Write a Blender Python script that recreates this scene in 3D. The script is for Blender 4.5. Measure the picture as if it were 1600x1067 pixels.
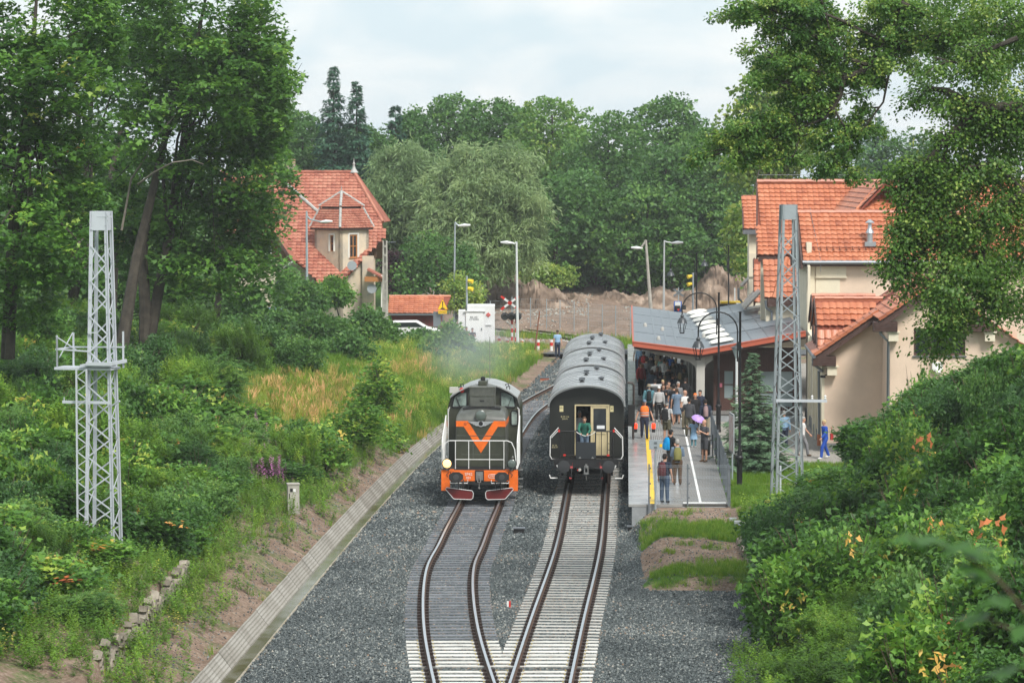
import bpy, math, random
import numpy as np
from mathutils import Vector, Matrix
R = math.radians
random.seed(7); rng = np.random.default_rng(7)
scene = bpy.context.scene
for o in list(bpy.data.objects): bpy.data.objects.remove(o)
COL = scene.collection

# ------------------------------------------------------------ camera
FPX, CAMH, PITCH = 5000.0, 13.05, math.atan(283 / 5000.0)
cam_d = bpy.data.cameras.new('camera'); cam = bpy.data.objects.new('camera', cam_d); COL.objects.link(cam)
cam.location = (0, 0, CAMH); cam.rotation_euler = (R(90) - PITCH, 0, 0)
cam_d.sensor_width = 36; cam_d.lens = 36 * FPX / 1600; cam_d.clip_start = 0.5; cam_d.clip_end = 6000
cam_d.dof.use_dof = True; cam_d.dof.focus_distance = 125; cam_d.dof.aperture_fstop = 5.6
scene.camera = cam

# ------------------------------------------------------------ sky and sun
SUN_EL, SUN_AZ = 50, 150          # azimuth clockwise from +Y (the view direction)
world = bpy.data.worlds.new('World'); scene.world = world; world.use_nodes = True
wt = world.node_tree; wt.nodes.clear()
def wn(t, **k):
    n = wt.nodes.new(t)
    for a, b in k.items(): setattr(n, a, b)
    return n
w_out = wn('ShaderNodeOutputWorld'); w_bg = wn('ShaderNodeBackground'); w_bg.inputs['Strength'].default_value = 0.15
w_sky = wn('ShaderNodeTexSky', sky_type='NISHITA', sun_disc=False, sun_elevation=R(SUN_EL), sun_rotation=R(SUN_AZ), air_density=1.0, dust_density=2.0, ozone_density=1.0)
w_tc = wn('ShaderNodeTexCoord'); w_map = wn('ShaderNodeMapping'); w_map.inputs['Scale'].default_value = (1.6, 1.6, 4.2)
w_n1 = wn('ShaderNodeTexNoise'); w_n1.inputs['Scale'].default_value = 9.5; w_n1.inputs['Detail'].default_value = 7; w_n1.inputs['Roughness'].default_value = 0.52
w_n1.inputs['Distortion'].default_value = 0.4
w_rmp = wn('ShaderNodeValToRGB'); e = w_rmp.color_ramp.elements
e[0].position = 0.40; e[0].color = (2.65, 3.12, 3.38, 1); e[1].position = 0.60; e[1].color = (3.5, 3.64, 3.68, 1)
w_mix = wn('ShaderNodeMix', data_type='RGBA'); w_mix.inputs[0].default_value = 0.92
lk = wt.links.new
lk(w_tc.outputs['Generated'], w_map.inputs['Vector']); lk(w_map.outputs[0], w_n1.inputs['Vector']); lk(w_n1.outputs['Fac'], w_rmp.inputs[0])
lk(w_sky.outputs[0], w_mix.inputs[6]); lk(w_rmp.outputs[0], w_mix.inputs[7]); lk(w_mix.outputs[2], w_bg.inputs['Color']); lk(w_bg.outputs[0], w_out.inputs['Surface'])
sun_d = bpy.data.lights.new('sun', 'SUN'); sun = bpy.data.objects.new('sun', sun_d); COL.objects.link(sun)
sun_d.energy = 2.4; sun_d.angle = R(18); sun_d.color = (1.0, 0.96, 0.9)
sdir = Vector((math.sin(R(SUN_AZ)) * math.cos(R(SUN_EL)), math.cos(R(SUN_AZ)) * math.cos(R(SUN_EL)), math.sin(R(SUN_EL))))
sun.rotation_euler = (-sdir).to_track_quat('-Z', 'Y').to_euler(); sun.location = (30, -40, 80)
scene.view_settings.view_transform = 'Standard'; scene.view_settings.look = 'None'
scene.view_settings.exposure = 0.9; scene.view_settings.gamma = 1; scene.view_settings.use_curve_mapping = False
scene.render.engine = 'CYCLES'
cy = scene.cycles; cy.max_bounces = 6; cy.diffuse_bounces = 3; cy.glossy_bounces = 3; cy.transmission_bounces = 4; cy.volume_bounces = 0; cy.transparent_max_bounces = 8
cy.use_denoising = True; cy.sample_clamp_indirect = 6; cy.use_adaptive_sampling = True; cy.adaptive_threshold = 0.02
cy.caustics_reflective = False; cy.caustics_refractive = False
try: cy.denoiser = 'OPENIMAGEDENOISE'; cy.denoising_prefilter = 'ACCURATE'
except Exception: pass

# ------------------------------------------------------------ surveying: where a line of sight meets a height or a distance
HAZE = 0.0002
CT, ST = math.cos(PITCH), math.sin(PITCH)
def ray(px, py):
    x, y = px - 800.0, 533.5 - py
    return Vector((x, FPX * CT + y * ST, y * CT - FPX * ST))
def W(px, py, z=0.0):
    d = ray(px, py); k = (z - CAMH) / d.z
    return Vector((d.x * k, d.y * k, z))
def D(px, py, dist):
    d = ray(px, py); k = dist / d.y
    return Vector((d.x * k, dist, CAMH + d.z * k))

# ------------------------------------------------------------ materials
MATS = {}
def mat(name, col, rough=0.7, metal=0.0, spec=0.4, noise=0.0, nscale=5.0, col2=None, bump=0.0, bscale=40.0, emit=None, alpha=None, trans=0.0, coords='Object', stretch=None):
    """Principled material; noise blends towards col2 in patches, bump is fine relief."""
    if name in MATS: return MATS[name]
    m = bpy.data.materials.new(name); m.use_nodes = True; nt = m.node_tree; b = nt.nodes['Principled BSDF']
    b.inputs['Roughness'].default_value = rough; b.inputs['Metallic'].default_value = metal; b.inputs['Specular IOR Level'].default_value = spec
    b.inputs['Base Color'].default_value = (*col, 1)
    tc = nt.nodes.new('ShaderNodeTexCoord'); mp = nt.nodes.new('ShaderNodeMapping'); nt.links.new(tc.outputs[coords], mp.inputs[0])
    if stretch: mp.inputs['Scale'].default_value = stretch
    if noise > 0 or col2:
        n = nt.nodes.new('ShaderNodeTexNoise'); n.inputs['Scale'].default_value = nscale; n.inputs['Detail'].default_value = 6; n.inputs['Roughness'].default_value = 0.65
        nt.links.new(mp.outputs[0], n.inputs['Vector'])
        r = nt.nodes.new('ShaderNodeValToRGB'); r.color_ramp.elements[0].position = 0.38; r.color_ramp.elements[1].position = 0.64
        c2 = col2 or tuple(c * (1 - noise) for c in col)
        r.color_ramp.elements[0].color = (*col, 1); r.color_ramp.elements[1].color = (*c2, 1)
        nt.links.new(n.outputs['Fac'], r.inputs[0]); nt.links.new(r.outputs[0], b.inputs['Base Color'])
    if bump > 0:
        n2 = nt.nodes.new('ShaderNodeTexNoise'); n2.inputs['Scale'].default_value = bscale; n2.inputs['Detail'].default_value = 4
        nt.links.new(mp.outputs[0], n2.inputs['Vector'])
        bp = nt.nodes.new('ShaderNodeBump'); bp.inputs['Strength'].default_value = bump; bp.inputs['Distance'].default_value = 0.02
        nt.links.new(n2.outputs['Fac'], bp.inputs['Height']); nt.links.new(bp.outputs[0], b.inputs['Normal'])
    if emit: b.inputs['Emission Color'].default_value = (*emit[0], 1); b.inputs['Emission Strength'].default_value = emit[1]
    if trans: b.inputs['Transmission Weight'].default_value = trans
    MATS[name] = m; return m
def rampmat(name, stops, rough=0.8, nscale=1.0, spec=0.3, rnd=True, bump=0.0, bscale=30, metal=0):
    """Colour picked per object (rnd) with a little noise: tiles, stones, slabs."""
    if name in MATS: return MATS[name]
    m = bpy.data.materials.new(name); m.use_nodes = True; nt = m.node_tree; b = nt.nodes['Principled BSDF']
    b.inputs['Roughness'].default_value = rough; b.inputs['Specular IOR Level'].default_value = spec; b.inputs['Metallic'].default_value = metal
    r = nt.nodes.new('ShaderNodeValToRGB'); el = r.color_ramp.elements
    while len(el) < len(stops): el.new(0.5)
    for q, (p, c) in zip(el, stops): q.position = p; q.color = (*c, 1)
    tc = nt.nodes.new('ShaderNodeNewGeometry')
    n = nt.nodes.new('ShaderNodeTexNoise'); n.inputs['Scale'].default_value = nscale; n.inputs['Detail'].default_value = 5; nt.links.new(tc.outputs['Position'], n.inputs['Vector'])
    if rnd:
        oi = nt.nodes.new('ShaderNodeObjectInfo'); at = nt.nodes.new('ShaderNodeAttribute'); at.attribute_name = 'tone'; at.attribute_type = 'GEOMETRY'
        a = nt.nodes.new('ShaderNodeMath'); a.operation = 'MULTIPLY_ADD'; nt.links.new(n.outputs['Fac'], a.inputs[0]); a.inputs[1].default_value = 0.74
        s = nt.nodes.new('ShaderNodeMath'); s.operation = 'ADD'; nt.links.new(oi.outputs['Random'], s.inputs[0]); nt.links.new(at.outputs['Fac'], s.inputs[1])
        f = nt.nodes.new('ShaderNodeMath'); f.operation = 'FRACT'; nt.links.new(s.outputs[0], f.inputs[0])
        h = nt.nodes.new('ShaderNodeMath'); h.operation = 'MULTIPLY'; nt.links.new(f.outputs[0], h.inputs[0]); h.inputs[1].default_value = 0.26
        nt.links.new(h.outputs[0], a.inputs[2]); nt.links.new(a.outputs[0], r.inputs[0])
    else: nt.links.new(n.outputs['Fac'], r.inputs[0])
    nt.links.new(r.outputs[0], b.inputs['Base Color'])
    if bump:
        n2 = nt.nodes.new('ShaderNodeTexNoise'); n2.inputs['Scale'].default_value = bscale; nt.links.new(tc.outputs['Position'], n2.inputs['Vector'])
        bp = nt.nodes.new('ShaderNodeBump'); bp.inputs['Strength'].default_value = bump; bp.inputs['Distance'].default_value = 0.03
        nt.links.new(n2.outputs['Fac'], bp.inputs['Height']); nt.links.new(bp.outputs[0], b.inputs['Normal'])
    MATS[name] = m; return m

# ------------------------------------------------------------ mesh building
class MB:
    def __init__(s): s.v = []; s.f = []; s.m = []; s.cur = 0
    def add(s, vs, fs):
        k = len(s.v); s.v.extend([tuple(p) for p in vs]); s.f.extend([tuple(i + k for i in f) for f in fs]); s.m.extend([s.cur] * len(fs)); return s
    def box(s, c, d, rz=0.0, rx=0.0, ry=0.0, taper=1.0):
        M = Matrix.Translation(Vector(c)) @ Matrix.Rotation(rz, 4, 'Z') @ Matrix.Rotation(ry, 4, 'Y') @ Matrix.Rotation(rx, 4, 'X')
        x, y, z = d[0] / 2, d[1] / 2, d[2] / 2
        vs = [M @ Vector((sx * x * (taper if sz > 0 else 1), sy * y * (taper if sz > 0 else 1), sz * z)) for sz in (-1, 1) for sx, sy in ((-1, -1), (1, -1), (1, 1), (-1, 1))]
        return s.add(vs, [(3, 2, 1, 0), (4, 5, 6, 7), (0, 1, 5, 4), (1, 2, 6, 5), (2, 3, 7, 6), (3, 0, 4, 7)])
    def bar(s, a, b, w, h=None, up=(0, 0, 1)):
        a, b = Vector(a), Vector(b); h = h or w; t = (b - a)
        if t.length < 1e-6: return s
        t.normalize(); u = Vector(up); sd = t.cross(u)
        if sd.length < 1e-4: sd = t.cross(Vector((0, 1, 0)))
        sd.normalize(); u = sd.cross(t); vs = []
        for p in (a, b):
            for i, j in ((-1, -1), (1, -1), (1, 1), (-1, 1)): vs.append(p + sd * (i * w / 2) + u * (j * h / 2))
        return s.add(vs, [(3, 2, 1, 0), (4, 5, 6, 7), (0, 1, 5, 4), (1, 2, 6, 5), (2, 3, 7, 6), (3, 0, 4, 7)])
    def tube(s, pts, r, n=8, cap=True):
        pts = [Vector(p) for p in pts]; rs = r if isinstance(r, (list, tuple)) else [r] * len(pts)
        vs = []; ref = None
        for i, p in enumerate(pts):
            t = (pts[min(i + 1, len(pts) - 1)] - pts[max(i - 1, 0)]).normalized()
            if ref is None: ref = Vector((0, 0, 1)) if abs(t.z) < 0.9 else Vector((0, 1, 0))
            a = t.cross(ref).normalized(); b = a.cross(t).normalized(); ref = b
            for k in range(n):
                q = 2 * math.pi * k / n; vs.append(p + (a * math.cos(q) + b * math.sin(q)) * rs[i])
        fs = [(i * n + k, i * n + (k + 1) % n, (i + 1) * n + (k + 1) % n, (i + 1) * n + k) for i in range(len(pts) - 1) for k in range(n)]
        if cap: fs += [tuple(range(n - 1, -1, -1)), tuple(range((len(pts) - 1) * n, len(pts) * n))]
        return s.add(vs, fs)
    def lathe(s, c, prof, n=16, axis='Z'):
        vs = []
        for r, h in prof:
            for k in range(n):
                q = 2 * math.pi * k / n; a, b = r * math.cos(q), r * math.sin(q)
                vs.append(Vector(c) + (Vector((a, b, h)) if axis == 'Z' else Vector((a, h, b)) if axis == 'Y' else Vector((h, a, b))))
        fs = [(i * n + k, i * n + (k + 1) % n, (i + 1) * n + (k + 1) % n, (i + 1) * n + k) for i in range(len(prof) - 1) for k in range(n)]
        fs += [tuple(range(n - 1, -1, -1)), tuple(range((len(prof) - 1) * n, len(prof) * n))]
        return s.add(vs, fs)
    def prism(s, poly, a, b):
        """poly: list of (u,v); a, b: functions or (origin, uvec, vvec, nvec*thickness)"""
        o, u, v = [Vector(q) for q in a]; nrm = Vector(b); n = len(poly)
        vs = [o + u * p[0] + v * p[1] for p in poly]; vs += [q + nrm for q in vs]
        return s.add(vs, [tuple(range(n - 1, -1, -1)), tuple(range(n, 2 * n))] + [(i, (i + 1) % n, (i + 1) % n + n, i + n) for i in range(n)])
    def quad(s, *p): return s.add(p, [tuple(range(len(p)))])
    def mesh(s, name, mats):
        me = bpy.data.meshes.new(name); me.from_pydata(s.v, [], s.f)
        for m in (mats if isinstance(mats, (list, tuple)) else [mats]): me.materials.append(m)
        if any(s.m): me.polygons.foreach_set('material_index', s.m)
        me.update(); return me
    def build(s, name, mats, parent=None, smooth=False, bevel=0.0, recalc=True, loc=None):
        me = s.mesh(name, mats)
        if recalc:
            import bmesh
            bm = bmesh.new(); bm.from_mesh(me); bmesh.ops.recalc_face_normals(bm, faces=bm.faces)
            if bevel > 0:
                bmesh.ops.bevel(bm, geom=list(bm.edges), offset=bevel, segments=1, affect='EDGES', profile=0.5, clamp_overlap=True)
            bm.to_mesh(me); bm.free()
        if smooth: shade(me)
        return link(name, me, parent, loc)
def shade(me, ang=40):
    me.polygons.foreach_set('use_smooth', [True] * len(me.polygons))
    try: me.set_sharp_from_angle(angle=R(ang))
    except Exception: pass
def link(name, data, parent=None, loc=None, rot=None):
    o = bpy.data.objects.new(name, data); COL.objects.link(o)
    if parent is not None: o.parent = parent
    if loc is not None: o.location = loc
    if rot is not None: o.rotation_euler = rot
    return o
def tag(o, label=None, cat=None, group=None, kind=None):
    if label: o['label'] = label
    if cat: o['category'] = cat
    if group: o['group'] = group
    if kind: o['kind'] = kind
    return o
def thing(name, label, cat, loc=(0, 0, 0), rz=0.0, group=None):
    return tag(link(name, None, None, loc, (0, 0, rz)), label, cat, group)
def copy_tree(o, parent=None):
    c = o.copy(); COL.objects.link(c); c.parent = parent
    for ch in o.children: copy_tree(ch, c)
    return c
def text_mesh(txt, size, thick=0.004, align='CENTER', spacing=1.0, line=0.9):
    cu = bpy.data.curves.new('lettering', 'FONT'); cu.body = txt; cu.size = size; cu.extrude = thick; cu.align_x = align; cu.align_y = 'CENTER'; cu.space_character = spacing; cu.space_line = line
    cu.resolution_u = 2
    o = bpy.data.objects.new('lettering', cu); COL.objects.link(o)
    dg = bpy.context.evaluated_depsgraph_get(); me = bpy.data.meshes.new_from_object(o.evaluated_get(dg)); bpy.data.objects.remove(o); return me
def lettering(txt, size, m, parent, loc, rot=(R(90), 0, 0), **k):
    me = text_mesh(txt, size, **k); me.materials.clear(); me.materials.append(m)
    return link('lettering', me, parent, loc, rot)
def spline(xs, ys):
    """natural cubic spline through the points, straight beyond its ends"""
    x, y = np.array(xs, float), np.array(ys, float); n = len(x); h = np.diff(x)
    A = np.eye(n); r = np.zeros(n)
    for i in range(1, n - 1):
        A[i, i - 1] = h[i - 1]; A[i, i] = 2 * (h[i - 1] + h[i]); A[i, i + 1] = h[i]
        r[i] = 3 * ((y[i + 1] - y[i]) / h[i] - (y[i] - y[i - 1]) / h[i - 1])
    c = np.linalg.solve(A, r); b = (y[1:] - y[:-1]) / h - h * (2 * c[:-1] + c[1:]) / 3; d = (c[1:] - c[:-1]) / (3 * h)
    def f(t):
        t = np.asarray(t, float); i = np.clip(np.searchsorted(x, t) - 1, 0, n - 2); q = t - x[i]; v = y[i] + b[i] * q + c[i] * q * q + d[i] * q ** 3
        se = b[-1] + 2 * c[-2] * h[-1] + 3 * d[-1] * h[-1] ** 2
        v = np.where(t < x[0], y[0] + b[0] * (t - x[0]), v); v = np.where(t > x[-1], y[-1] + se * (t - x[-1]), v); return v
    return f
def snoise(x, y, f=0.1, seed=0):
    """cheap smooth pseudo noise, about -1..1"""
    r = np.random.default_rng(seed); x = np.asarray(x, float); y = np.asarray(y, float); s = 0
    for k in range(6):
        a = r.uniform(0, 6.28); ff = f * r.uniform(0.6, 2.2); s = s + np.sin((x * math.cos(a) + y * math.sin(a)) * ff * 6.28 + r.uniform(0, 6.28))
    return s / 3.2

# ------------------------------------------------------------ lines of the place
_l = [(436, 1060), (370, 800), (350, 630), (352, 490), (372, 400), (407, 330), (450, 230), (516, 90)]
_lp = [W(600 + a / 3.475, 760 + b / 3.475, 0) for a, b in _l]
XLT = spline([p.y for p in _lp] + [140, 157, 166, 174, 184, 200], [p.x for p in _lp] + [-0.85, -0.06, 0.55, 1.45, 2.9, 5.3])   # left track centre
XRT = spline([80, 93, 107, 120, 140, 165, 185, 206], [.72, 1.42, 2.2, 2.72, 3.45, 4.3, 5.05, 5.8])                              # right track centre
XCH = spline([80, 104, 129, 151, 165, 184, 203], [-7.15, -6.05, -4.75, -3.3, -2.0, 0.5, 2.4])                             # right lip of the drain
PL_H = 0.75; PL_Y0 = 114.2
def XPL(y): return 4.18 + (y - PL_Y0) * 0.0357
XWALL = -9.95
# ------------------------------------------------------------ ground: one sheet
def sm(t): t = np.clip(t, 0, 1); return t * t * (3 - 2 * t)
def G(x, y, fine=True):
    x = np.asarray(x, float); y = np.asarray(y, float)
    u = XCH(np.clip(y, 20, 215)) - x                       # metres to the drain's left
    # ballast plateau and its shoulder
    z = np.full(np.broadcast(x, y).shape, -0.22)
    z = z - 0.15 * sm((1.2 + u) / 1.1)                      # shoulder down to the drain lip
    dt = np.minimum(np.abs(x - XLT(np.clip(y, 60, 210))), np.abs(x - XRT(np.clip(y, 60, 215)))); z = z + .016 * sm((1.36 - dt) / .1) * (y < 215)
    # left bank
    b = -0.66 + 0.50 * sm((u - 0.66) / 0.42) + 0.51 * sm((u - 1.05) / 1.3) + 0.5 * sm((u - 2.2) / 4.0) + 1.9 * sm((u - 3.0) / 11.0) + 1.4 * sm((u - 12) / 16)
    b = b + 0.62 * sm((XWALL + 0.05 - x) / 0.12) * sm((96 - y) / 3.0)
    far = sm((y - 165) / 45); b = b * (1 - far) + far * (0.15 + 0.75 * sm((u - 1) / 9) + 0.9 * sm((u - 20) / 30))
    z = np.where(u > 0.0, b, z)
    # right side
    rt = sm((x - (XPL(y) + 0.6)) / 0.8) * sm((y - 112.5) / 1.2)
    z = z * (1 - rt) + rt * 0.38
    md = sm((x - 4.0 - 0.25 * np.sin(y)) / 1.1) * sm((y - 97.8) / 1.0) * sm((115.5 - y) / 2.0 + 1)
    mh = -0.22 + 0.35 * sm((y - 98) / 1.5) + 0.5 * sm((y - 101) / 11)
    z = np.where((y < 116), z * (1 - md) + md * np.maximum(mh, z), z)
    v = x - (7.55 + 0.012 * (y - 90))                        # beyond the low wall on the right
    rb = 0.75 + 4.2 * sm((v - 0.4) / 9.0) + 3.0 * sm((v - 7) / 14)
    wgt = sm((v + 0.02) / 0.12) * (1 - sm((y - 112) / 9)); z = z * (1 - wgt) + np.maximum(rb, z) * wgt
    rb2 = 0.38 + 4.0 * sm((x - 15.0 - (y - 112) * 0.25) / 9.0)
    w2 = sm((v - 2) / 3) * sm((y - 112) / 9) * (1 - sm((y - 134) / 4)); z = z * (1 - w2) + np.maximum(rb2, z) * w2
    # beyond the crossing
    f2 = sm((y - 207) / 6); zf = 0.05 + 0.0 * x
    zf = zf + 1.0 * sm((y - (243 - 0.9 * (x - 0))) / 5) * sm((12 - x) / 4) + 0.9 * sm((y - 262) / 50)
    zf = np.where(x < -3, np.maximum(zf, 0.2 + 0.9 * sm((-x - 3) / 12)), zf)
    z = z * (1 - f2) + zf * f2
    if fine: z = z + np.where((u > 2.0) | (y > 215), 0.05 * snoise(x, y, 0.35, 3) + 0.03 * snoise(x, y, 0.9, 4), 0.0)
    return z
def gz(x, y): return float(G(x, y))
def axis(pieces):
    out = []
    for a, b, st in pieces: out += list(np.arange(a, b, st))
    return np.array(out + [pieces[-1][1]])
gx = axis([(-900, -200, 70), (-200, -60, 14), (-60, -24, 2.5), (-24, -10.2, 0.55), (-10.2, -9.3, 0.1), (-9.3, 9, 0.22), (9, 22, 0.5), (22, 60, 2.5), (60, 200, 14), (200, 900, 70)])
gy = axis([(-120, 40, 16), (40, 74, 2), (74, 125, 0.4), (125, 300, 0.8), (300, 400, 5), (400, 1500, 100)])
X, Y = np.meshgrid(gx, gy); Z = G(X, Y)
nx, ny = len(gx), len(gy)
vv = np.stack([X.ravel(), Y.ravel(), Z.ravel()], 1)
ii = (np.arange(ny - 1)[:, None] * nx + np.arange(nx - 1)[None, :]).ravel()
ff = np.stack([ii, ii + 1, ii + nx + 1, ii + nx], 1)
me = bpy.data.meshes.new('ground'); me.from_pydata(vv.tolist(), [], ff.tolist()); me.polygons.foreach_set('use_smooth', [True] * len(me.polygons))
def region(x, y):
    """weights: ballast, green, straw"""
    u = XCH(np.clip(y, 20, 215)) - x; v = x - (7.55 + 0.012 * (y - 90))
    n = snoise(x, y, 0.25, 11); n2 = snoise(x, y, 0.6, 12)
    bal = ((u < 0.02) & (x < XPL(y) + 0.4) & (y < 212)) | ((y < 98.2 + 0.5 * n) & (v < 0.1) & (u < 0.02)) | ((y < 112) & (x < 4.1 + 0.25 * n) & (u < 0.02))
    gr = sm(0.5 + 1.1 * n + 0.5 * n2) * 0.9
    gr = np.where(u > 6.0, 0.9, gr * 0.55); gr = np.where((u > 1.5) & (y > 150) & (y < 240), 0.95, gr)
    mound = (x > 4) & (x < 9.5) & (y > 97) & (y < 125)
    band = np.clip(0.15 + 0.9 * np.exp(-((y - 100.2 - 0.25 * (x - 6)) / 1.4) ** 2) + 0.9 * np.exp(-((y - 108.2 + 0.25 * (x - 6)) / 1.6) ** 2) + 0.35 * n2, 0, 1)
    gr = np.where(mound, band, gr); gr = np.where((x > 7.9) & (y > 114) & (y < 127.5), np.clip(0.75 + 0.5 * n, 0, 1), gr)
    lawn = (x > 8.0) & (y > 125) & (y < 133.2 - 0.0 * x); gr = np.where(lawn, 1.0, gr)
    gr = np.where((x > 8.0) & (y >= 133.2) & (y < 200), 0.12, gr); gr = np.where((v > 0.1) & (y < 112), 0.85, gr)
    gr = np.where((y > 216) & (y < 300) & (x > -8), np.clip(0.55 * np.exp(-((y - (236 - 0.9 * x)) / 1.6) ** 2) + 0.4 * sm((x - 5) / 3) * (y < 226), 0, 1), gr)
    gr = np.where((y > 300), 0.9, gr)
    lane = (x > 8.0) & (y >= 133.2) & (y < 200)
    return np.where(bal, 1.0, 0.0), np.where(bal, 0, gr), np.where(lane, 1.0, np.where((y > 226) & (y < 264) & (x > -10), .10, 0.0))
b_, g_, s_ = region(X.ravel(), Y.ravel())
ca = me.color_attributes.new('cover', 'FLOAT_COLOR', 'POINT'); ca.data.foreach_set('color', np.stack([b_, g_, s_, np.ones_like(b_)], 1).ravel().astype(np.float32))
m = bpy.data.materials.new('ground'); m.use_nodes = True; nt = m.node_tree; bs = nt.nodes['Principled BSDF']; bs.inputs['Roughness'].default_value = 0.95; bs.inputs['Specular IOR Level'].default_value = 0.15
def N(t, **k):
    n = nt.nodes.new(t)
    for a, b in k.items(): setattr(n, a, b)
    return n
geo = N('ShaderNodeNewGeometry'); att = N('ShaderNodeAttribute', attribute_name='cover'); sep = N('ShaderNodeSeparateColor'); nt.links.new(att.outputs['Color'], sep.inputs[0])
def noise(sc, det=6, ro=0.6):
    n = N('ShaderNodeTexNoise'); n.inputs['Scale'].default_value = sc; n.inputs['Detail'].default_value = det; n.inputs['Roughness'].default_value = ro; nt.links.new(geo.outputs['Position'], n.inputs['Vector']); return n.outputs['Fac']
def ramp(f, stops):
    r = N('ShaderNodeValToRGB'); el = r.color_ramp.elements
    while len(el) < len(stops): el.new(0.5)
    for q, (p, c) in zip(el, stops): q.position = p; q.color = (*c, 1)
    nt.links.new(f, r.inputs[0]); return r.outputs[0]
def mix(f, a, b):
    q = N('ShaderNodeMix', data_type='RGBA'); nt.links.new(f, q.inputs[0]); nt.links.new(a, q.inputs[6]); nt.links.new(b, q.inputs[7]); return q.outputs[2]
def mask(w, nz, k=0.5):
    a = N('ShaderNodeMath', operation='MULTIPLY_ADD'); nt.links.new(nz, a.inputs[0]); a.inputs[1].default_value = k; nt.links.new(w, a.inputs[2])
    r = N('ShaderNodeMapRange'); nt.links.new(a.outputs[0], r.inputs[0]); r.inputs[1].default_value = 0.45 + k * 0.42; r.inputs[2].default_value = 0.55 + k * 0.58; return r.outputs[0]
soil = ramp(noise(0.8), [(0.3, (.09, .06, .043)), (0.5, (.20, .135, .10)), (0.7, (.36, .27, .21))])
soil2 = ramp(noise(9, 8, .7), [(0.32, (.06, .042, .03)), (0.5, (.20, .14, .10)), (0.68, (.46, .38, .31))])
mm = N('ShaderNodeMix', data_type='RGBA'); mm.inputs[0].default_value = 0.5; nt.links.new(soil, mm.inputs[6]); nt.links.new(soil2, mm.inputs[7])
green = ramp(noise(1.6), [(0.3, (.03, .065, .014)), (0.5, (.055, .12, .02)), (0.75, (.10, .17, .035))])
vor = N('ShaderNodeTexVoronoi'); vor.inputs['Scale'].default_value = 17; nt.links.new(geo.outputs['Position'], vor.inputs['Vector'])
stone = ramp(vor.outputs['Color'], [(0.1, (.02, .027, .03)), (0.5, (.065, .08, .082)), (0.9, (.17, .19, .185))])
gravel = ramp(noise(14, 8, .75), [(0.3, (.16, .145, .13)), (0.5, (.30, .28, .25)), (0.7, (.44, .42, .38))])
c1 = mix(sep.outputs[2], mm.outputs[2], gravel)
nz = noise(5, 8, .75); c2 = mix(mask(sep.outputs[1], nz, 1.0), c1, green); c3 = mix(mask(sep.outputs[0], nz, 0.3), c2, stone)
nt.links.new(c3, bs.inputs['Base Color'])
bp = N('ShaderNodeBump'); bp.inputs['Strength'].default_value = 0.9; bp.inputs['Distance'].default_value = 0.05; nt.links.new(noise(12, 8, .7), bp.inputs['Height']); nt.links.new(bp.outputs[0], bs.inputs['Normal'])
me.materials.append(m); tag(link('ground', me), 'ground of banks, ballast bed, lawn and bare soil', None, None, 'structure')

# ------------------------------------------------------------ railway tracks
m_railside = mat('rail_side', (.075, .045, .032), .75, .2, noise=.5, nscale=9, col2=(.13, .075, .05))
m_railtop = mat('rail_top', (.62, .64, .66), .28, .9)
m_conc = rampmat('sleeper_concrete', [(.25, (.44, .43, .40)), (.5, (.60, .59, .55)), (.8, (.72, .71, .67))], .8, 2.5, bump=.3)
m_conc2 = rampmat('sleeper_saddle_concrete', [(.25, (.28, .27, .25)), (.5, (.44, .43, .40)), (.8, (.58, .565, .53))], .8, 1.2, bump=.3)
m_wood = rampmat('sleeper_dark', [(.25, (.07, .075, .085)), (.5, (.14, .15, .17)), (.8, (.24, .25, .275))], .55, 2.5, spec=.5)
m_clip = mat('rail_fastening', (.035, .022, .018), .7, .3)
m_clipy = mat('yellow_clip', (.36, .27, .07), .6)
def rail_pts(fx, off, y0, y1, st=1.0):
    ys = np.arange(y0, y1 + 1e-6, st); xs = fx(ys); dx = (fx(ys + .05) - fx(ys - .05)) / .1; n = 1 / np.sqrt(1 + dx * dx)
    return [(float(a + off * k), float(b - off * k * g)) for a, b, k, g in zip(xs, ys, n, dx)]
RP = [(-.075, -.172), (.075, -.172), (.075, -.16), (.012, -.14), (.012, -.05), (.036, -.04), (.036, -.003), (-.036, -.003), (-.036, -.04), (-.012, -.05), (-.012, -.14), (-.075, -.16)]
def rail(parent, line):
    mb = MB(); n = len(RP); vs = []
    for i, (x, y) in enumerate(line):
        a = Vector(line[max(i - 1, 0)]); b = Vector(line[min(i + 1, len(line) - 1)]); t = (b - a).normalized(); s = Vector((t.y, -t.x))
        for px, pz in RP: vs.append((x + s.x * px, y + s.y * px, pz))
    fs = []; ms = []
    for i in range(len(line) - 1):
        for k in range(n): fs.append((i * n + k, i * n + (k + 1) % n, (i + 1) * n + (k + 1) % n, (i + 1) * n + k)); ms.append(1 if k == 6 else 0)
    fs.append(tuple(range(n))); ms.append(0); mb.add(vs, fs); mb.m = ms
    return mb.build('rail', [m_railside, m_railtop], parent)
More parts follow.
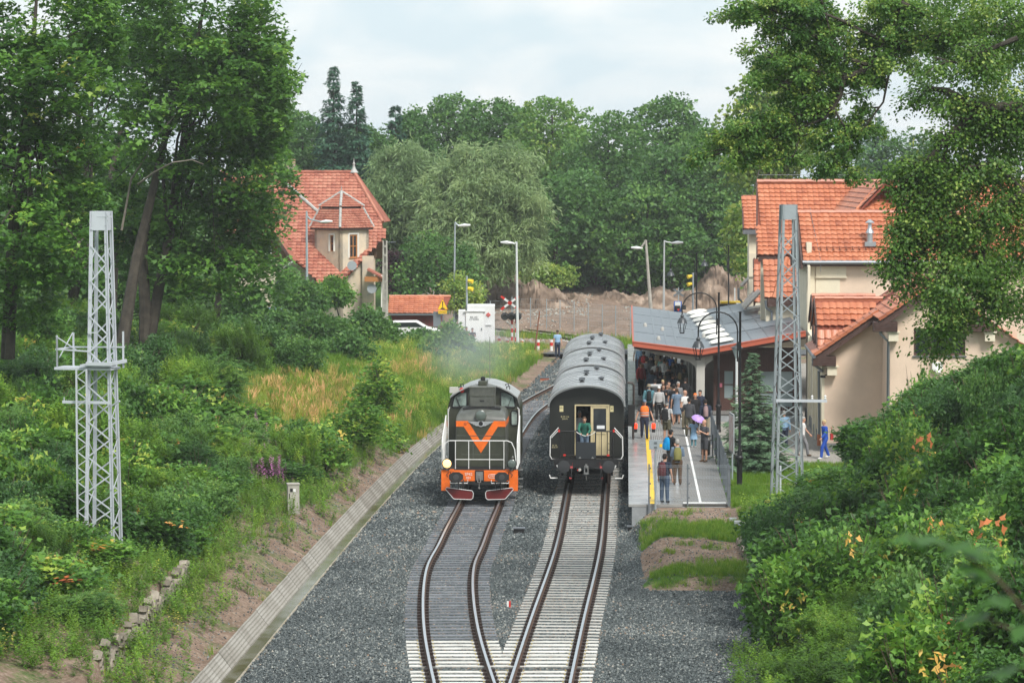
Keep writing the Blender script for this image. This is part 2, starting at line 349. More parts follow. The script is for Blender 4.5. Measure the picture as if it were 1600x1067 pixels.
def sleeper_mesh(L, saddle=False, w=.26, m=None):
    mb = MB(); h = .16
    st = [(-L / 2, 0), (L / 2, 0)] if not saddle else [(-L / 2, -.015), (-.72, .0), (-.42, -.010), (.42, -.010), (.72, .0), (L / 2, -.015)]
    vs = []
    for x, dz in st:
        ww = w * (0.8 if saddle and abs(x) < .5 else 1)
        vs += [(x, -ww / 2, -.17 - h), (x, ww / 2, -.17 - h), (x, ww / 2 * .86, -.178 + dz), (x, -ww / 2 * .86, -.178 + dz)]
    fs = [(i * 4 + k, i * 4 + (k + 1) % 4, i * 4 + 4 + (k + 1) % 4, i * 4 + 4 + k) for i in range(len(st) - 1) for k in range(4)] + [(0, 1, 2, 3), tuple(len(vs) - 1 - k for k in range(4))]
    mb.add(vs, fs); me = mb.mesh('sleeper', m); return me
def track(label, fx, y0, y1, y_sw, far_mesh, far_pitch):
    t = thing('railway_track', label, 'railway track', (0, 0, 0))
    for s in (-1, 1): rail(t, rail_pts(fx, s * .7535, y0, y1, 1.0))
    cl = MB(); me_sw = sleeper_mesh(2.55, m=m_conc)
    y = y_sw
    ys = [(y_sw - k * .6, me_sw, 0) for k in range(0, int((y_sw - 82.8) / .6) + 1)] + [(y_sw + .6 + k * far_pitch, far_mesh, 1) for k in range(int((min(y1, 176) - y_sw) / far_pitch))]
    for yy, me, kd in ys:
        x = float(fx(yy)); dx = float((fx(yy + .1) - fx(yy - .1)) / .2)
        o = link('sleeper', me, t, (x, yy, random.uniform(-.004, .004)), (0, 0, -math.atan(dx) * (1 if kd else 0)))
        if yy < 150:
            for s in (-.7535, .7535):
                for q in (-.12, .12):
                    cl.cur = 0; cl.box((x + s + q, yy - s * dx, -.145), (.10, .16, .075))
                    if kd == 0: cl.cur = 1; cl.box((x + s + q * 1.75, yy, -.15), (.032, .05, .03))
    tag(cl.build('rail_fastening', [m_clip, m_clipy], t, recalc=False), kind='stuff')
    return t
tl = track('curving railway track of dark sleepers under the orange and green locomotive', XLT, 66, 204, 87.6, sleeper_mesh(2.55, w=.21, m=m_wood), .6)
tr = track('straight railway track of pale saddle shaped concrete sleepers under the dark carriages', XRT, 66, 206, 87.6, sleeper_mesh(2.5, True, .22, m=m_conc2), .6)
# long switch timbers where the two tracks meet
cl = MB()
for k in range(25):
    yy = 82.4 - k * .6; a, b = float(XLT(yy)) - 1.28, float(XRT(yy)) + 1.28
    link('sleeper', sleeper_mesh(b - a, m=m_conc), tr, ((a + b) / 2, yy, 0))
    for f in (XLT, XRT):
        for s in (-.7535, .7535):
            for q in (-.12, .12): cl.cur = 0; cl.box((float(f(yy)) + s + q, yy, -.145), (.10, .16, .075)); cl.cur = 1; cl.box((float(f(yy)) + s + q * 1.75, yy, -.15), (.032, .05, .03))
tag(cl.build('rail_fastening', [m_clip, m_clipy], tr, recalc=False), kind='stuff')
# the line beyond the crossing, bending away
t3 = thing('railway_track', 'railway track curving away beyond the level crossing past the bare soil', 'railway track')
arc = [(5.8, 206), (6.2, 214), (6.0, 222), (5.0, 230), (3.2, 236.5), (.4, 243), (-3.2, 249), (-8, 255), (-14, 261), (-22, 267)]
fine = []
for i in range(len(arc) - 1):
    p0, p1, p2, p3 = [np.array(arc[min(max(j, 0), len(arc) - 1)], float) for j in (i - 1, i, i + 1, i + 2)]
    for s in np.linspace(0, 1, 9)[:-1]: fine.append(.5 * ((2 * p1) + (p2 - p0) * s + (2 * p0 - 5 * p1 + 4 * p2 - p3) * s * s + (3 * p1 - 3 * p2 + p3 - p0) * s ** 3))
mb = MB()
for s in (-.7535, .7535):
    ln = []
    for i, p in enumerate(fine):
        t = fine[min(i + 1, len(fine) - 1)] - fine[max(i - 1, 0)]; t = t / np.linalg.norm(t); ln.append((float(p[0] + t[1] * s), float(p[1] - t[0] * s)))
    rail(t3, ln).location.z = 0.24
acc = 0
sl = MB()
for i in range(1, len(fine)):
    acc += np.linalg.norm(fine[i] - fine[i - 1])
    if acc > .6:
        acc = 0; t = fine[i] - fine[i - 1]; sl.box((fine[i][0], fine[i][1], .02), (2.5, .25, .14), rz=math.atan2(t[1], t[0]) - math.pi / 2)
tag(sl.build('sleeper', m_conc2, t3, recalc=False), kind='stuff')

# ------------------------------------------------------------ concrete drain
m_slab = rampmat('drain_slab', [(.2, (.22, .20, .17)), (.5, (.36, .34, .30)), (.8, (.47, .45, .41))], .85, 1.3, bump=.3)
m_lip = mat('drain_concrete', (.33, .30, .25), .8, noise=.4, nscale=1.5, col2=(.20, .17, .10), bump=.3)
m_water = mat('drain_water', (.085, .075, .03), .12, spec=.25, noise=.3, nscale=1.0, col2=(.20, .19, .15))
dr = thing('drainage_channel', 'concrete drainage channel with sloping perforated slabs and shallow water', 'drain')
me_bits = []
holes_m = mat('slab_joint', (.10, .09, .07), .9)
def ch_frame(y):
    y = float(y); x = float(XCH(y)); dx = float((XCH(y + .3) - XCH(y - .3)) / .6); t = Vector((dx, 1, 0)).normalized(); return Vector((x, y, 0)), t, Vector((-t.y, t.x, 0))
prof = [(0.0, -.60), (0.0, -.36), (.07, -.36), (.07, -.62)]
lip = MB(); vs = []; ysl = np.arange(60, 160.01, 1.0)
for y in ysl:
    o, t, l = ch_frame(y)
    for a, z in prof: vs.append(o + l * a + Vector((0, 0, z)))
lip.add(vs, [(i * 4 + k, i * 4 + (k + 1) % 4, i * 4 + 4 + (k + 1) % 4, i * 4 + 4 + k) for i in range(len(ysl) - 1) for k in range(4)]); lip.build('concrete_lip', m_lip, dr)
bed = MB(); vs = []
for y in ysl:
    o, t, l = ch_frame(y); vs += [o + l * .0 + Vector((0, 0, -.535)), o + l * .62 + Vector((0, 0, -.535))]
bed.add(vs, [(2 * i, 2 * i + 1, 2 * i + 3, 2 * i + 2) for i in range(len(ysl) - 1)]); bed.build('water', m_water, dr)
y = 62.0; k = 0
while y < 160:
    o, t, l = ch_frame(y + .5)
    for row in range(1):
        mb = MB(); L = .985; a0 = .56; z0 = -.58
        sd = (l * .62 + Vector((0, 0, .78))).normalized(); n = t.cross(sd) * (-1 if t.cross(sd).z < 0 else 1)
        ln, wd = L, .62
        base = o + l * a0 + Vector((0, 0, z0 + random.uniform(-.01, .01)))
        # slab with a grid of sunk slots: ribs over a darker plate
        def P(s_, w_, h_): return base + t * s_ + sd * w_ + n * h_
        mb.cur = 1; mb.add([P(-ln / 2, 0, 0), P(ln / 2, 0, 0), P(ln / 2, wd, 0), P(-ln / 2, wd, 0)], [(0, 1, 2, 3)]); mb.cur = 0
        nr, nc = (6, 9)
        for r_ in range(nr + 1):
            w_ = r_ * wd / nr; mb.add([P(-ln / 2, max(w_ - .03, 0), .02), P(ln / 2, max(w_ - .03, 0), .02), P(ln / 2, min(w_ + .03, wd), .02), P(-ln / 2, min(w_ + .03, wd), .02)], [(0, 1, 2, 3)])
        for c_ in range(nc + 1):
            s_ = -ln / 2 + c_ * ln / nc; a_, b_ = max(s_ - .028, -ln / 2), min(s_ + .028, ln / 2); mb.add([P(a_, 0, .023), P(b_, 0, .023), P(b_, wd, .023), P(a_, wd, .023)], [(0, 1, 2, 3)])
        mb.add([P(-ln / 2, 0, -.06), P(ln / 2, 0, -.06), P(ln / 2, 0, .02), P(-ln / 2, 0, .02)], [(0, 1, 2, 3)])
        mb.add([P(-ln / 2, wd, -.06), P(ln / 2, wd, -.06), P(ln / 2, wd, .02), P(-ln / 2, wd, .02)], [(3, 2, 1, 0)])
        mb.build('slab', [m_slab, holes_m], dr, recalc=False)
    y += 1.0

# ------------------------------------------------------------ dry stone walls
m_stone = rampmat('wall_stone', [(.2, (.08, .07, .055)), (.45, (.20, .175, .14)), (.7, (.33, .29, .235)), (.95, (.17, .18, .15))], .9, 3.0, bump=.6, bscale=14)
def stone_mesh(w, h, d, seed):
    r = random.Random(seed); mb = MB(); vs = []
    for x, z in ((-1, -1), (1, -1), (1, 1), (-1, 1)):
        vs.append((x * w / 2 * r.uniform(.82, 1), -d / 2 * .3, z * h / 2 * r.uniform(.82, 1)))
    for x, z in ((-1, -1), (1, -1), (1, 1), (-1, 1)):
        vs.append((x * w / 2 * r.uniform(.6, .85), -d / 2 * r.uniform(.8, 1.15), z * h / 2 * r.uniform(.6, .85)))
    for x, z in ((-1, -1), (1, -1), (1, 1), (-1, 1)): vs.append((x * w / 2, d / 2, z * h / 2))
    fs = [(4, 5, 6, 7)] + [(a, (a + 1) % 4, (a + 1) % 4 + 4, a + 4) for a in range(4)] + [(8 + a, 8 + (a + 1) % 4, (a + 1) % 4, a) for a in range(4)]
    mb.add(vs, fs); return mb.mesh('stone', m_stone)
def stone_wall(label, path, zb, zt, face):
    w = thing('stone_wall', label, 'stone wall'); core = MB(); pool = [stone_mesh(random.uniform(.2, .42), random.uniform(.13, .27), .22, i) for i in range(24)]
    for (a, b) in zip(path[:-1], path[1:]):
        a, b = Vector((*a, 0)), Vector((*b, 0)); L = (b - a).length; t = (b - a) / L; n = Vector((t.y, -t.x, 0)) * face; s = 0
        core.bar(a + Vector((0, 0, (zb + zt) / 2 - .1)) - n * .1, b + Vector((0, 0, (zb + zt) / 2 - .1)) - n * .1, .2, zt - zb)
        while s < L:
            z = zb; st = random.uniform(.24, .36)
            top = zt + random.uniform(-.3, .14)
            while z < top:
                me = random.choice(pool); p = a + t * (s + random.uniform(-.05, .05)) + n * random.uniform(-.02, .05); h = random.uniform(.8, 1.15)
                o = link('stone', me, w, (p.x, p.y, z + .12), (random.uniform(-.2, .2), random.uniform(-.9, .9), math.atan2(n.y, n.x) + math.pi / 2 + random.uniform(-.1, .1)))
                z += random.uniform(.14, .24)
            s += st
    core.build('wall_core', mat('wall_core', (.09, .08, .07), .95), w); return w
stone_wall('rough dry stone retaining wall along the bank beside the drainage channel', [(-10.05, 77), (-9.9, 84), (-9.82, 90), (-9.8, 95.6)], .05, .92, 1)
stone_wall('low dry stone wall half hidden by bushes beside the grassy mound', [(7.62, 107), (7.6, 98), (7.5, 89)], -.1, .38, 1)
# ------------------------------------------------------------ roofs of real tiles
def tile_mesh(tw, th, m, seed=0):
    mb = MB(); n = 5; vs = []
    hs = [0.0, .028, .034, .018, -.004]; sc = [0, -.01, -.03, -.05, -.02]
    for j, (y, z) in enumerate(((0, .045), (th * 1.12, .0))):
        for i in range(n):
            vs.append((tw * (i / (n - 1)), y + (sc[i] if j == 0 else 0), z * 1.45 + hs[i]))
    for i in range(n): vs.append((tw * (i / (n - 1)), sc[i], hs[i] - .0))
    fs = [(i, i + 1, n + i + 1, n + i) for i in range(n - 1)] + [(2 * n + i, 2 * n + i + 1, i + 1, i) for i in range(n - 1)]
    mb.add(vs, fs); return mb.mesh('tile', m)
def tiled(roof, O, U, V, L, Wd, m, tw=.30, th=.34, single=0, keep=None, rake=0.0, jit=.006):
    """courses of overlapping tiles on a slope: O lower corner, U along the eave, V up the slope"""
    O, U, V = Vector(O), Vector(U).normalized(), Vector(V).normalized(); Nn = U.cross(V)
    flip = Nn.z < 0
    if flip: O = O + U * L; U = -U; Nn = U.cross(V)
    me = tile_mesh(tw, th, m); base = np.array([v.co[:] for v in me.vertices]); fc = [tuple(p.vertices) for p in me.polygons]
    Rm = np.array([list(U), list(V), list(Nn)]); allv = []; allf = []; tone = []; made = 0
    for j in range(int(Wd / th)):
        for i in range(int(L / tw)):
            s, t = i * tw, j * th
            if keep and not keep((L - s - tw / 2) if flip else (s + tw / 2), t + th / 2): continue
            P = O + U * s + V * t + Nn * (.02 + random.uniform(-jit, jit))
            if made < single:
                mt = Matrix((( U.x, V.x, Nn.x, P.x), (U.y, V.y, Nn.y, P.y), (U.z, V.z, Nn.z, P.z), (0, 0, 0, 1)))
                o = link('tile', me, roof); o.matrix_local = mt; made += 1
            else:
                allf += [tuple(q + len(allv) * len(base) for q in f) for f in fc]; allv.append(base @ Rm + np.array(P)); tone += [random.random()] * len(base)
    if allv:
        mm = bpy.data.meshes.new('tile'); mm.from_pydata(np.concatenate(allv).tolist(), [], allf); mm.materials.append(m)
        at = mm.attributes.new('tone', 'FLOAT', 'POINT'); at.data.foreach_set('value', np.array(tone, np.float32))
        tag(link('tile', mm, roof), kind='stuff')
    return made
def slope(parent, pts, th, m, name='roof'):
    """roof slab from a planar polygon"""
    P = [Vector(p) for p in pts]; n = (P[1] - P[0]).cross(P[2] - P[0]).normalized(); n = n if n.z > 0 else -n
    mb = MB(); k = len(P); vs = [p - n * .012 for p in P] + [p - n * th for p in P]
    mb.add(vs, [tuple(range(k)), tuple(range(2 * k - 1, k - 1, -1))] + [(i, (i + 1) % k, (i + 1) % k + k, i + k) for i in range(k)]); return mb.build(name, m, parent)
def rebase(t, loc):
    d = Vector(loc); t.location = d
    for c in t.children: c.location = c.location - d
m_tile = rampmat('orange_roof_tile', [(.2, (.30, .09, .045)), (.5, (.45, .15, .072)), (.8, (.56, .23, .125))], .42, 1.2, spec=.5)
m_tileold = rampmat('aged_roof_tile', [(.2, (.20, .066, .046)), (.45, (.36, .128, .085)), (.8, (.48, .23, .155))], .8, .9)
m_under = mat('roof_batten', (.22, .06, .035), .9)
m_peach = mat('peach_render', (.70, .545, .42), .9, noise=.12, nscale=.8, bump=.15, bscale=60)
m_cream = mat('cream_render', (.72, .65, .50), .9, noise=.12, nscale=.8, bump=.15, bscale=60)
m_brown = mat('brown_timber', (.085, .045, .036), .7, noise=.3, nscale=6)
m_brownclad = mat('brown_cladding', (.10, .048, .038), .6, noise=.2, nscale=4)
m_zinc = mat('zinc_gutter', (.20, .22, .24), .4, .6)
m_glass = mat('window_glass', (.02, .025, .03), .05, spec=.8)
m_glasspale = mat('pale_window_glass', (.30, .37, .38), .12, spec=.7)
m_plinth = mat('grey_plinth', (.24, .24, .23), .9, noise=.3, nscale=2)
m_bitumen = mat('roof_felt', (.115, .135, .155), .38, spec=.6, noise=.35, nscale=.35, col2=(.16, .185, .21), bump=.1, bscale=8)
m_redtrim = mat('red_roof_edge', (.42, .10, .055), .5)
m_greypaint = mat('pale_grey_paint', (.46, .45, .41), .7, noise=.15, nscale=1)
def wall(parent, a, b, z0, z1, m, th=.3, name='wall', holes=None):
    """upright wall from a to b; holes = [(s0,s1,z0,z1)] cut right through"""
    a, b = Vector((a[0], a[1], 0)), Vector((b[0], b[1], 0)); L = (b - a).length; t = (b - a) / L; n = Vector((-t.y, t.x, 0))
    ss = sorted({0, L, *[h[0] for h in holes or []], *[h[1] for h in holes or []]}); zs = sorted({z0, z1, *[h[2] for h in holes or []], *[h[3] for h in holes or []]})
    mb = MB()
    for s0, s1 in zip(ss[:-1], ss[1:]):
        for q0, q1 in zip(zs[:-1], zs[1:]):
            if any(h[0] <= s0 and h[1] >= s1 and h[2] <= q0 and h[3] >= q1 for h in holes or []): continue
            vs = [a + t * s + n * w + Vector((0, 0, z)) for w in (0, th) for s, z in ((s0, q0), (s1, q0), (s1, q1), (s0, q1))]
            mb.add(vs, [(0, 1, 2, 3), (7, 6, 5, 4), (0, 4, 5, 1), (1, 5, 6, 2), (2, 6, 7, 3), (3, 7, 4, 0)])
    return mb.build(name, m, parent, recalc=False)
def window(parent, a, b, z0, z1, mf, mg, th=.06, bars=(1, 0), inset=.12, sill=None):
    """frame, glass and bars standing between a and b (plan points), set back by inset"""
    a, b = Vector((a[0], a[1], 0)), Vector((b[0], b[1], 0)); L = (b - a).length; t = (b - a) / L; n = Vector((-t.y, t.x, 0)) * inset
    Z = Vector((0, 0, 1)); f = MB(); p = lambda s, z: a + t * s + n + Z * z
    for s in (th / 2, L - th / 2): f.bar(p(s, z0), p(s, z1), th, th)
    for z in (z0 + th / 2, z1 - th / 2): f.bar(p(th, z), p(L - th, z), th, th)
    for i in range(bars[0]): s = L * (i + 1) / (bars[0] + 1); f.bar(p(s, z0 + th), p(s, z1 - th), th * .9, th * .9)
    for i in range(bars[1]): z = z0 + (z1 - z0) * (i + 1) / (bars[1] + 1); f.bar(p(th, z), p(L - th, z), th * .7, th * .7)
    w = f.build('window', mf, parent)
    g = MB(); q = n.normalized() * .02; g.add([p(th * .5, z0 + th * .5) + q, p(L - th * .5, z0 + th * .5) + q, p(L - th * .5, z1 - th * .5) + q, p(th * .5, z1 - th * .5) + q], [(0, 1, 2, 3)]); g.build('pane', mg, w)
    if sill: s_ = MB(); s_.bar(p(-.05, z0 - .03) - n, p(L + .05, z0 - .03) - n, .16, .05); s_.build('sill', sill, w)
    return w
def ridge(parent, a, b, m, r=.09):
    a, b = Vector(a), Vector(b); L = (b - a).length; k = max(1, int(L / .38)); mb = MB()
    for i in range(k):
        p, q = a.lerp(b, i / k), a.lerp(b, (i + 1.08) / k); up = Vector((0, 0, .01 * (i % 2))); mb.tube([p + up, q + up], [r * 1.12, r], 7)
    return mb.build('ridge_tile', m, parent, recalc=False)
def pipe(parent, pts, r=.055, m=None, name='downpipe'): return MB().tube(pts, r, 8).build(name, m or m_zinc, parent, smooth=True)

# ------------------------------------------------------------ station building (wings at three depths)
st = thing('station_building', 'large cream and peach station building with steep orange tiled roofs beside the platform', 'building')
# wing next to the camera: ridge runs away from the camera
zr, ze = 7.87, 4.6
xl = lambda y: 13.15 + (y - 138.5) * .05
m_lt = (zr - ze) / (17.85 - 13.15)
wall(st, (13.6, 139.0), (16.15, 139.0), .3, 4.95, m_peach, .3)
g = MB(); g.prism([(13.6, 4.95), (16.15, 4.95), (16.15, 6.5), (15.75, 6.2), (13.9, 4.95)], ((0, 139.0, 0), (1, 0, 0), (0, 0, 1)), (0, .3, 0)); g.build('wall', m_peach, st)
wall(st, (13.58, 138.95), (16.15, 138.95), .2, .75, m_plinth, .05, 'plinth')
hl = [(1.0, 3.2, 4.75, 5.9)]
wall(st, (16.1, 136.0), (21.5, 136.0), .3, 6.0, m_peach, .3, holes=hl)
g = MB(); g.prism([(16.1, 6.0), (19.9, 6.0), (19.9, 6.25), (18.0, 7.6), (17.7, 7.6), (16.1, 6.3)], ((0, 136.0, 0), (1, 0, 0), (0, 0, 1)), (0, .3, 0)); g.build('wall', m_peach, st)
wall(st, (16.103, 138.99), (16.103, 136.31), .3, 6.2, m_peach, .3)
window(st, (17.1, 136.0), (19.3, 136.0), 4.75, 5.9, m_brown, m_glass, .09, (2, 0), .14, m_zinc)
wall(st, (16.1, 135.95), (21.5, 135.95), .2, .85, m_plinth, .05, 'plinth')
# side wall towards the tracks
hs = [(s, s + .8, 1.2, 3.4) for s in (2.0, 4.2, 10.0, 12.5, 15.0)]
wall(st, (14.55, 158.0), (13.6, 139.3), .3, 4.7, m_cream, .3, holes=[(19 - b, 19 - a, c, d) for a, b, c, d in hs])
a, b = Vector((13.6, 139.0, 0)), Vector((14.55, 158, 0)); tt = (b - a).normalized()
for s0, s1, c, d in hs: p, q = a + tt * s1, a + tt * s0; window(st, p, q, c, d, m_brown, m_glass, .07, (1, 0), .12)
for s0 in (0, 3.4, 6.2, 9.0, 14.0): p = a + tt * (s0 + .15); MB().box((p.x - .06, p.y, 2.5), (.12, .3, 4.3)).build('pilaster', m_cream, st)
wall(st, (14.50, 158.0), (13.52, 139.0), .2, .85, m_plinth, .06, 'plinth')
wall(st, (14.55, 157.9), (14.45, 156.2), 4.7, 7.9, m_cream, .12, holes=[(.5, 1.2, 5.2, 6.9)])
# left slope of the near wing
r1 = slope(st, [(13.15, 138.5, ze), (15.9, 138.5, ze + 2.75 * m_lt), (15.9, 135.55, ze + 2.75 * m_lt), (17.85, 135.55, zr), (18.3, 146.5, zr), (13.55, 146.5, ze)], .16, m_under)
U = Vector((.05, 1, 0)).normalized(); V = Vector((1, -.03, m_lt)).normalized(); sl_len = math.hypot(4.7, zr - ze)
def inA(s, t):
    return not (s < 0)
dl = [(2.3, 4.9), (5.3, 7.9)]
def keepA(s, t): return not any(a_ < s < b_ and .55 < t < 4.6 for a_, b_ in dl)
n1 = tiled(r1, (13.15, 138.5, ze), (U.x, U.y, 0), (1, -.03, m_lt), 8.0, sl_len, m_tile, single=150, keep=keepA)
tiled(r1, (15.62, 135.6, ze + 2.47 * m_lt), (.03, 1, 0), (1, 0, m_lt), 3.0, sl_len - 3.0, m_tile, single=40)
r1b = slope(st, [(17.85, 135.55, zr), (19.9, 135.55, zr - 2.05 * m_lt), (22.6, 146.5, ze), (18.3, 146.5, zr)], .16, m_under)
tiled(r1b, (22.3, 135.6, zr - 4.45 * m_lt), (-.0, 1, 0), (-1, 0, m_lt), 10, sl_len - .3, m_tile, keep=lambda s, t: not (s < 0))
ridge(r1, (17.85, 135.5, zr + .03), (18.3, 146.5, zr + .03), m_tile, .11)
# verge tiles and barge boards along the two gable edges
def verge(p, q, m1, m2, w=.3):
    p, q = Vector(p), Vector(q); L = (q - p).length; k = int(L / .33); mb = MB()
    for i in range(k):
        a_, b_ = p.lerp(q, i / k), p.lerp(q, (i + 1.1) / k); mb.bar(a_ + Vector((0, 0, .05 + .03 * 0)), b_ + Vector((0, 0, .02)), .16, .13)
    mb.build('verge_tile', m1, st, recalc=False)
    MB().bar(p + Vector((0, .05, -w / 2 - .06)), q + Vector((0, .05, -w / 2 - .06)), .06, w).build('barge_board', m2, st)
verge((13.1, 138.45, ze), (15.85, 138.45, ze + 2.75 * m_lt), m_tile, m_brown)
verge((15.55, 135.5, ze + 2.4 * m_lt), (17.85, 135.5, zr), m_tile, m_brown); verge((20.2, 135.5, zr - 2.35 * m_lt), (17.85, 135.5, zr), m_tile, m_brown)
for cx, cy, cz in ((13.55, 138.75, 4.35), (15.85, 135.8, 6.0), (19.95, 135.8, 6.0)):
    bx = MB(); bx.box((cx, cy, cz), (1.0, .55, .42)); [bx.box((cx, cy - .285, cz - .15 + .1 * i), (1.0, .02, .07)) for i in range(4)]; bx.build('eave_box', m_brown, st)
    MB().box((cx + .35, cy + .05, cz - .42), (.42, .42, .40)).box((cx + .35, cy + .05, cz - .235), (.56, .54, .06)).build('corbel', m_cream, st)
for i, (yy, zz) in enumerate(((142.1, 6.9), (145.1, 6.9))):       # two dormers with ridges across
    w0, xA = 1.15, 13.45 + i * .15; rx = 13.15 + (zz - ze) / m_lt
    f = slope(st, [(xA, yy - w0, zz - 1.15), (rx - 1.6, yy - w0, zz - 1.15), (rx, yy, zz), (xA, yy, zz)], .1, m_under)
    tiled(f, (xA, yy - w0, zz - 1.15), (1, 0, 0), (0, 1, 1), rx - xA, w0 * 1.45, m_tile, single=55 - 5 * i, keep=lambda s, t, q=rx - xA: s < q - 1.55 + t * 1.08)
    f2 = slope(st, [(xA, yy - w0 - .3, zz - 2.0), (rx - 2.6, yy - w0 - .3, zz - 2.0), (rx - 1.6, yy - w0, zz - 1.16), (xA, yy - w0, zz - 1.16)], .08, m_under)
    tiled(f2, (xA, yy - w0 - .3, zz - 2.0), (1, 0, 0), (0, .3, .85), rx - xA, .85, m_tile, keep=lambda s, t, q=rx - xA: s < q - 2.5 + t * 1.1)
    f3 = slope(st, [(xA, yy + w0, zz - 1.15), (rx - 1.6, yy + w0, zz - 1.15), (rx, yy, zz), (xA, yy, zz)], .1, m_tile)
    ridge(f, (xA, yy, zz + .03), (rx, yy, zz + .03), m_tile)
    g = MB(); g.prism([(yy - w0, zz - 1.25), (yy + w0, zz - 1.25), (yy, zz - .1)], ((xA + .1, 0, 0), (0, 1, 0), (0, 0, 1)), (.1, 0, 0)); g.box((xA + .15, yy, zz - 1.75), (.1, 1.9, 1.1)); g.build('dormer_front', m_brown, st)
    MB().bar((xA - .02, yy - w0 - .05, zz - 1.2), (xA - .02, yy, zz - .02), .06, .2).bar((xA - .02, yy + w0 + .05, zz - 1.2), (xA - .02, yy, zz - .02), .06, .2).bar((xA - .02, yy - w0 - .3, zz - 2.05), (xA - .02, yy - w0, zz - 1.2), .06, .14).build('barge_board', m_brown, st)
gut = MB(); gut.tube([(13.08, 138.4, ze - .04), (13.5, 146.6, ze - .04)], .09, 8); gut.build('gutter', m_zinc, st)
pipe(st, [(13.05, 138.6, 4.45), (13.1, 138.65, 4.2), (13.5, 138.9, 3.9), (13.5, 140.5, 3.8), (13.55, 140.6, .6)], .06)
pipe(st, [(15.6, 135.6, 6.05), (15.65, 135.65, 5.7), (16.0, 135.85, 5.35), (16.0, 135.85, .3)], .06)
MB().box((13.55, 140.62, .75), (.18, .18, .5)).build('pipe_boot', mat('orange_pipe', (.5, .16, .07), .6), st)
MB().box((18.1, 135.9, 4.3), (.45, .2, .35)).tube([(18.1, 135.8, 4.15), (18.1, 135.7, 4.0)], .12, 10).build('wall_unit', mat('white_plastic', (.75, .75, .72), .4), st)
MB().tube([(13.75, 138.95, 3.75), (13.6, 138.75, 3.72)], .03, 6).box((13.5, 138.6, 3.68), (.1, .26, .1), rz=.5).build('security_camera', mat('black_metal', (.02, .02, .022), .45, .3), st)
# second wing
zc, yc = 8.06, 158.0; rr = 2.5; zrc = 10.4
wall(st, (14.6, yc), (34, yc), 4.5, 8.0, m_peach, .3)
MB().box((14.78, yc - .03, 6.7), (.36, .06, 2.6)).box((15.75, yc - .05, 7.62), (1.5, .1, .62)).box((15.75, yc - .07, 7.28), (1.56, .14, .06)).build('cream_trim', m_cream, st)
MB().box((15.6, yc - .02, 6.2), (1.2, .04, 2.0)).build('cream_trim', m_cream, st)
yE = yc - .45; r2 = slope(st, [(14.35, yE, zc), (34, yE, zc), (34, yc + rr, zrc), (14.35, yc + rr, zrc)], .14, m_under)
lenC = math.hypot(rr + .45, zrc - zc); tiled(r2, (14.35, yE, zc), (1, 0, 0), (0, rr + .45, zrc - zc), 19.6, lenC + .2, m_tile)
r2b = slope(st, [(14.35, yc + rr + 2.9, zc), (34, yc + rr + 2.9, zc), (34, yc + rr, zrc), (14.35, yc + rr, zrc)], .14, m_tile)
ridge(r2, (14.3, yc + rr, zrc + .04), (34, yc + rr, zrc + .04), m_tile, .12)
g = MB(); g.prism([(yE - .1, zc - .35), (yc + rr + 3, zc - .35), (yc + rr + 3, zc), (yc + rr, zrc + .05), (yE - .1, zc + .05)], ((14.22, 0, 0), (0, 1, 0), (0, 0, 1)), (.1, 0, 0)); g.build('barge_board', m_brown, st)
MB().tube([(14.3, yE - .06, zc - .03), (34, yE - .06, zc - .03)], .1, 8).build('gutter', m_zinc, st)
MB().box((24.2, yE + .12, zc - .16), (19.6, .2, .14)).build('fascia', m_brown, st)
wall(st, (14.55, yc + rr + 2.6), (14.55, yc), 4.5, 9.0, m_cream, .25)
gr = MB()
for i in range(60): x = 14.9 + i * .32; gr.box((x, yE + .55, zc + .66), (.03, .04, .16)); gr.box((x + .05, yE + .55, zc + .6), (.05, .16, .03))
gr.bar((14.8, yE + .55, zc + .7), (33.6, yE + .55, zc + .7), .025)
tag(gr.build('snow_guard', mat('snow_guard', (.16, .06, .04), .6, .3), st, recalc=False), kind='stuff')
gv = MB(); gx0 = 17.72; gv.box((gx0, yE + .9, zc + .85), (.55, .5, .22)).lathe((gx0, yE + 1.0, zc + .9), [(.16, 0), (.16, .45), (.22, .5), (.1, .75), (.1, .95), (.24, 1.0), (.05, 1.16)], 14); gv.build('roof_vent', mat('galvanised', (.5, .52, .54), .35, .8), st, smooth=True)
for x in (14.95, 22.6):                                          # lightning wires down the slope
    MB().tube([(x, yc + rr, zrc + .25), (x, yc + rr - .1, zrc + .06), (x + .25, yE, zc + .1), (x + .25, yE - .12, zc - .5)], .012, 5).build('lightning_wire', m_zinc, st)
# cross gable joining the big roof
cga = slope(st, [(17.2, 164.2, 9.9), (19.2, 164.2, 11.95), (19.2, 176.4, 11.95), (17.2, 176.4, 9.9)], .12, m_under); cgb = slope(st, [(19.2, 164.2, 11.95), (21.2, 164.2, 9.9), (21.2, 176.4, 9.9), (19.2, 176.4, 11.95)], .12, m_under)
tiled(cga, (16.9, 164.2, 9.6), (0, 1, 0), (1, 0, 1.03), 12, 3.2, m_tile); tiled(cgb, (21.5, 164.2, 9.6), (0, 1, 0), (-1, 0, 1.03), 12, 3.2, m_tile)
cgf = slope(st, [(17.1, 163.6, 9.8), (21.3, 163.6, 9.8), (19.2, 166.0, 11.95)], .1, m_under)
tiled(cgf, (17.1, 163.6, 9.8), (1, 0, 0), (0, 2.4, 2.15), 4.2, 3.2, m_tile, keep=lambda s, t: abs(s - 2.1) < 2.1 - t * .66)
ridge(cgf, (17.05, 163.5, 9.85), (19.2, 166.0, 12.02), m_tile, .1); ridge(cgf, (21.35, 163.5, 9.85), (19.2, 166.0, 12.02), m_tile, .1)
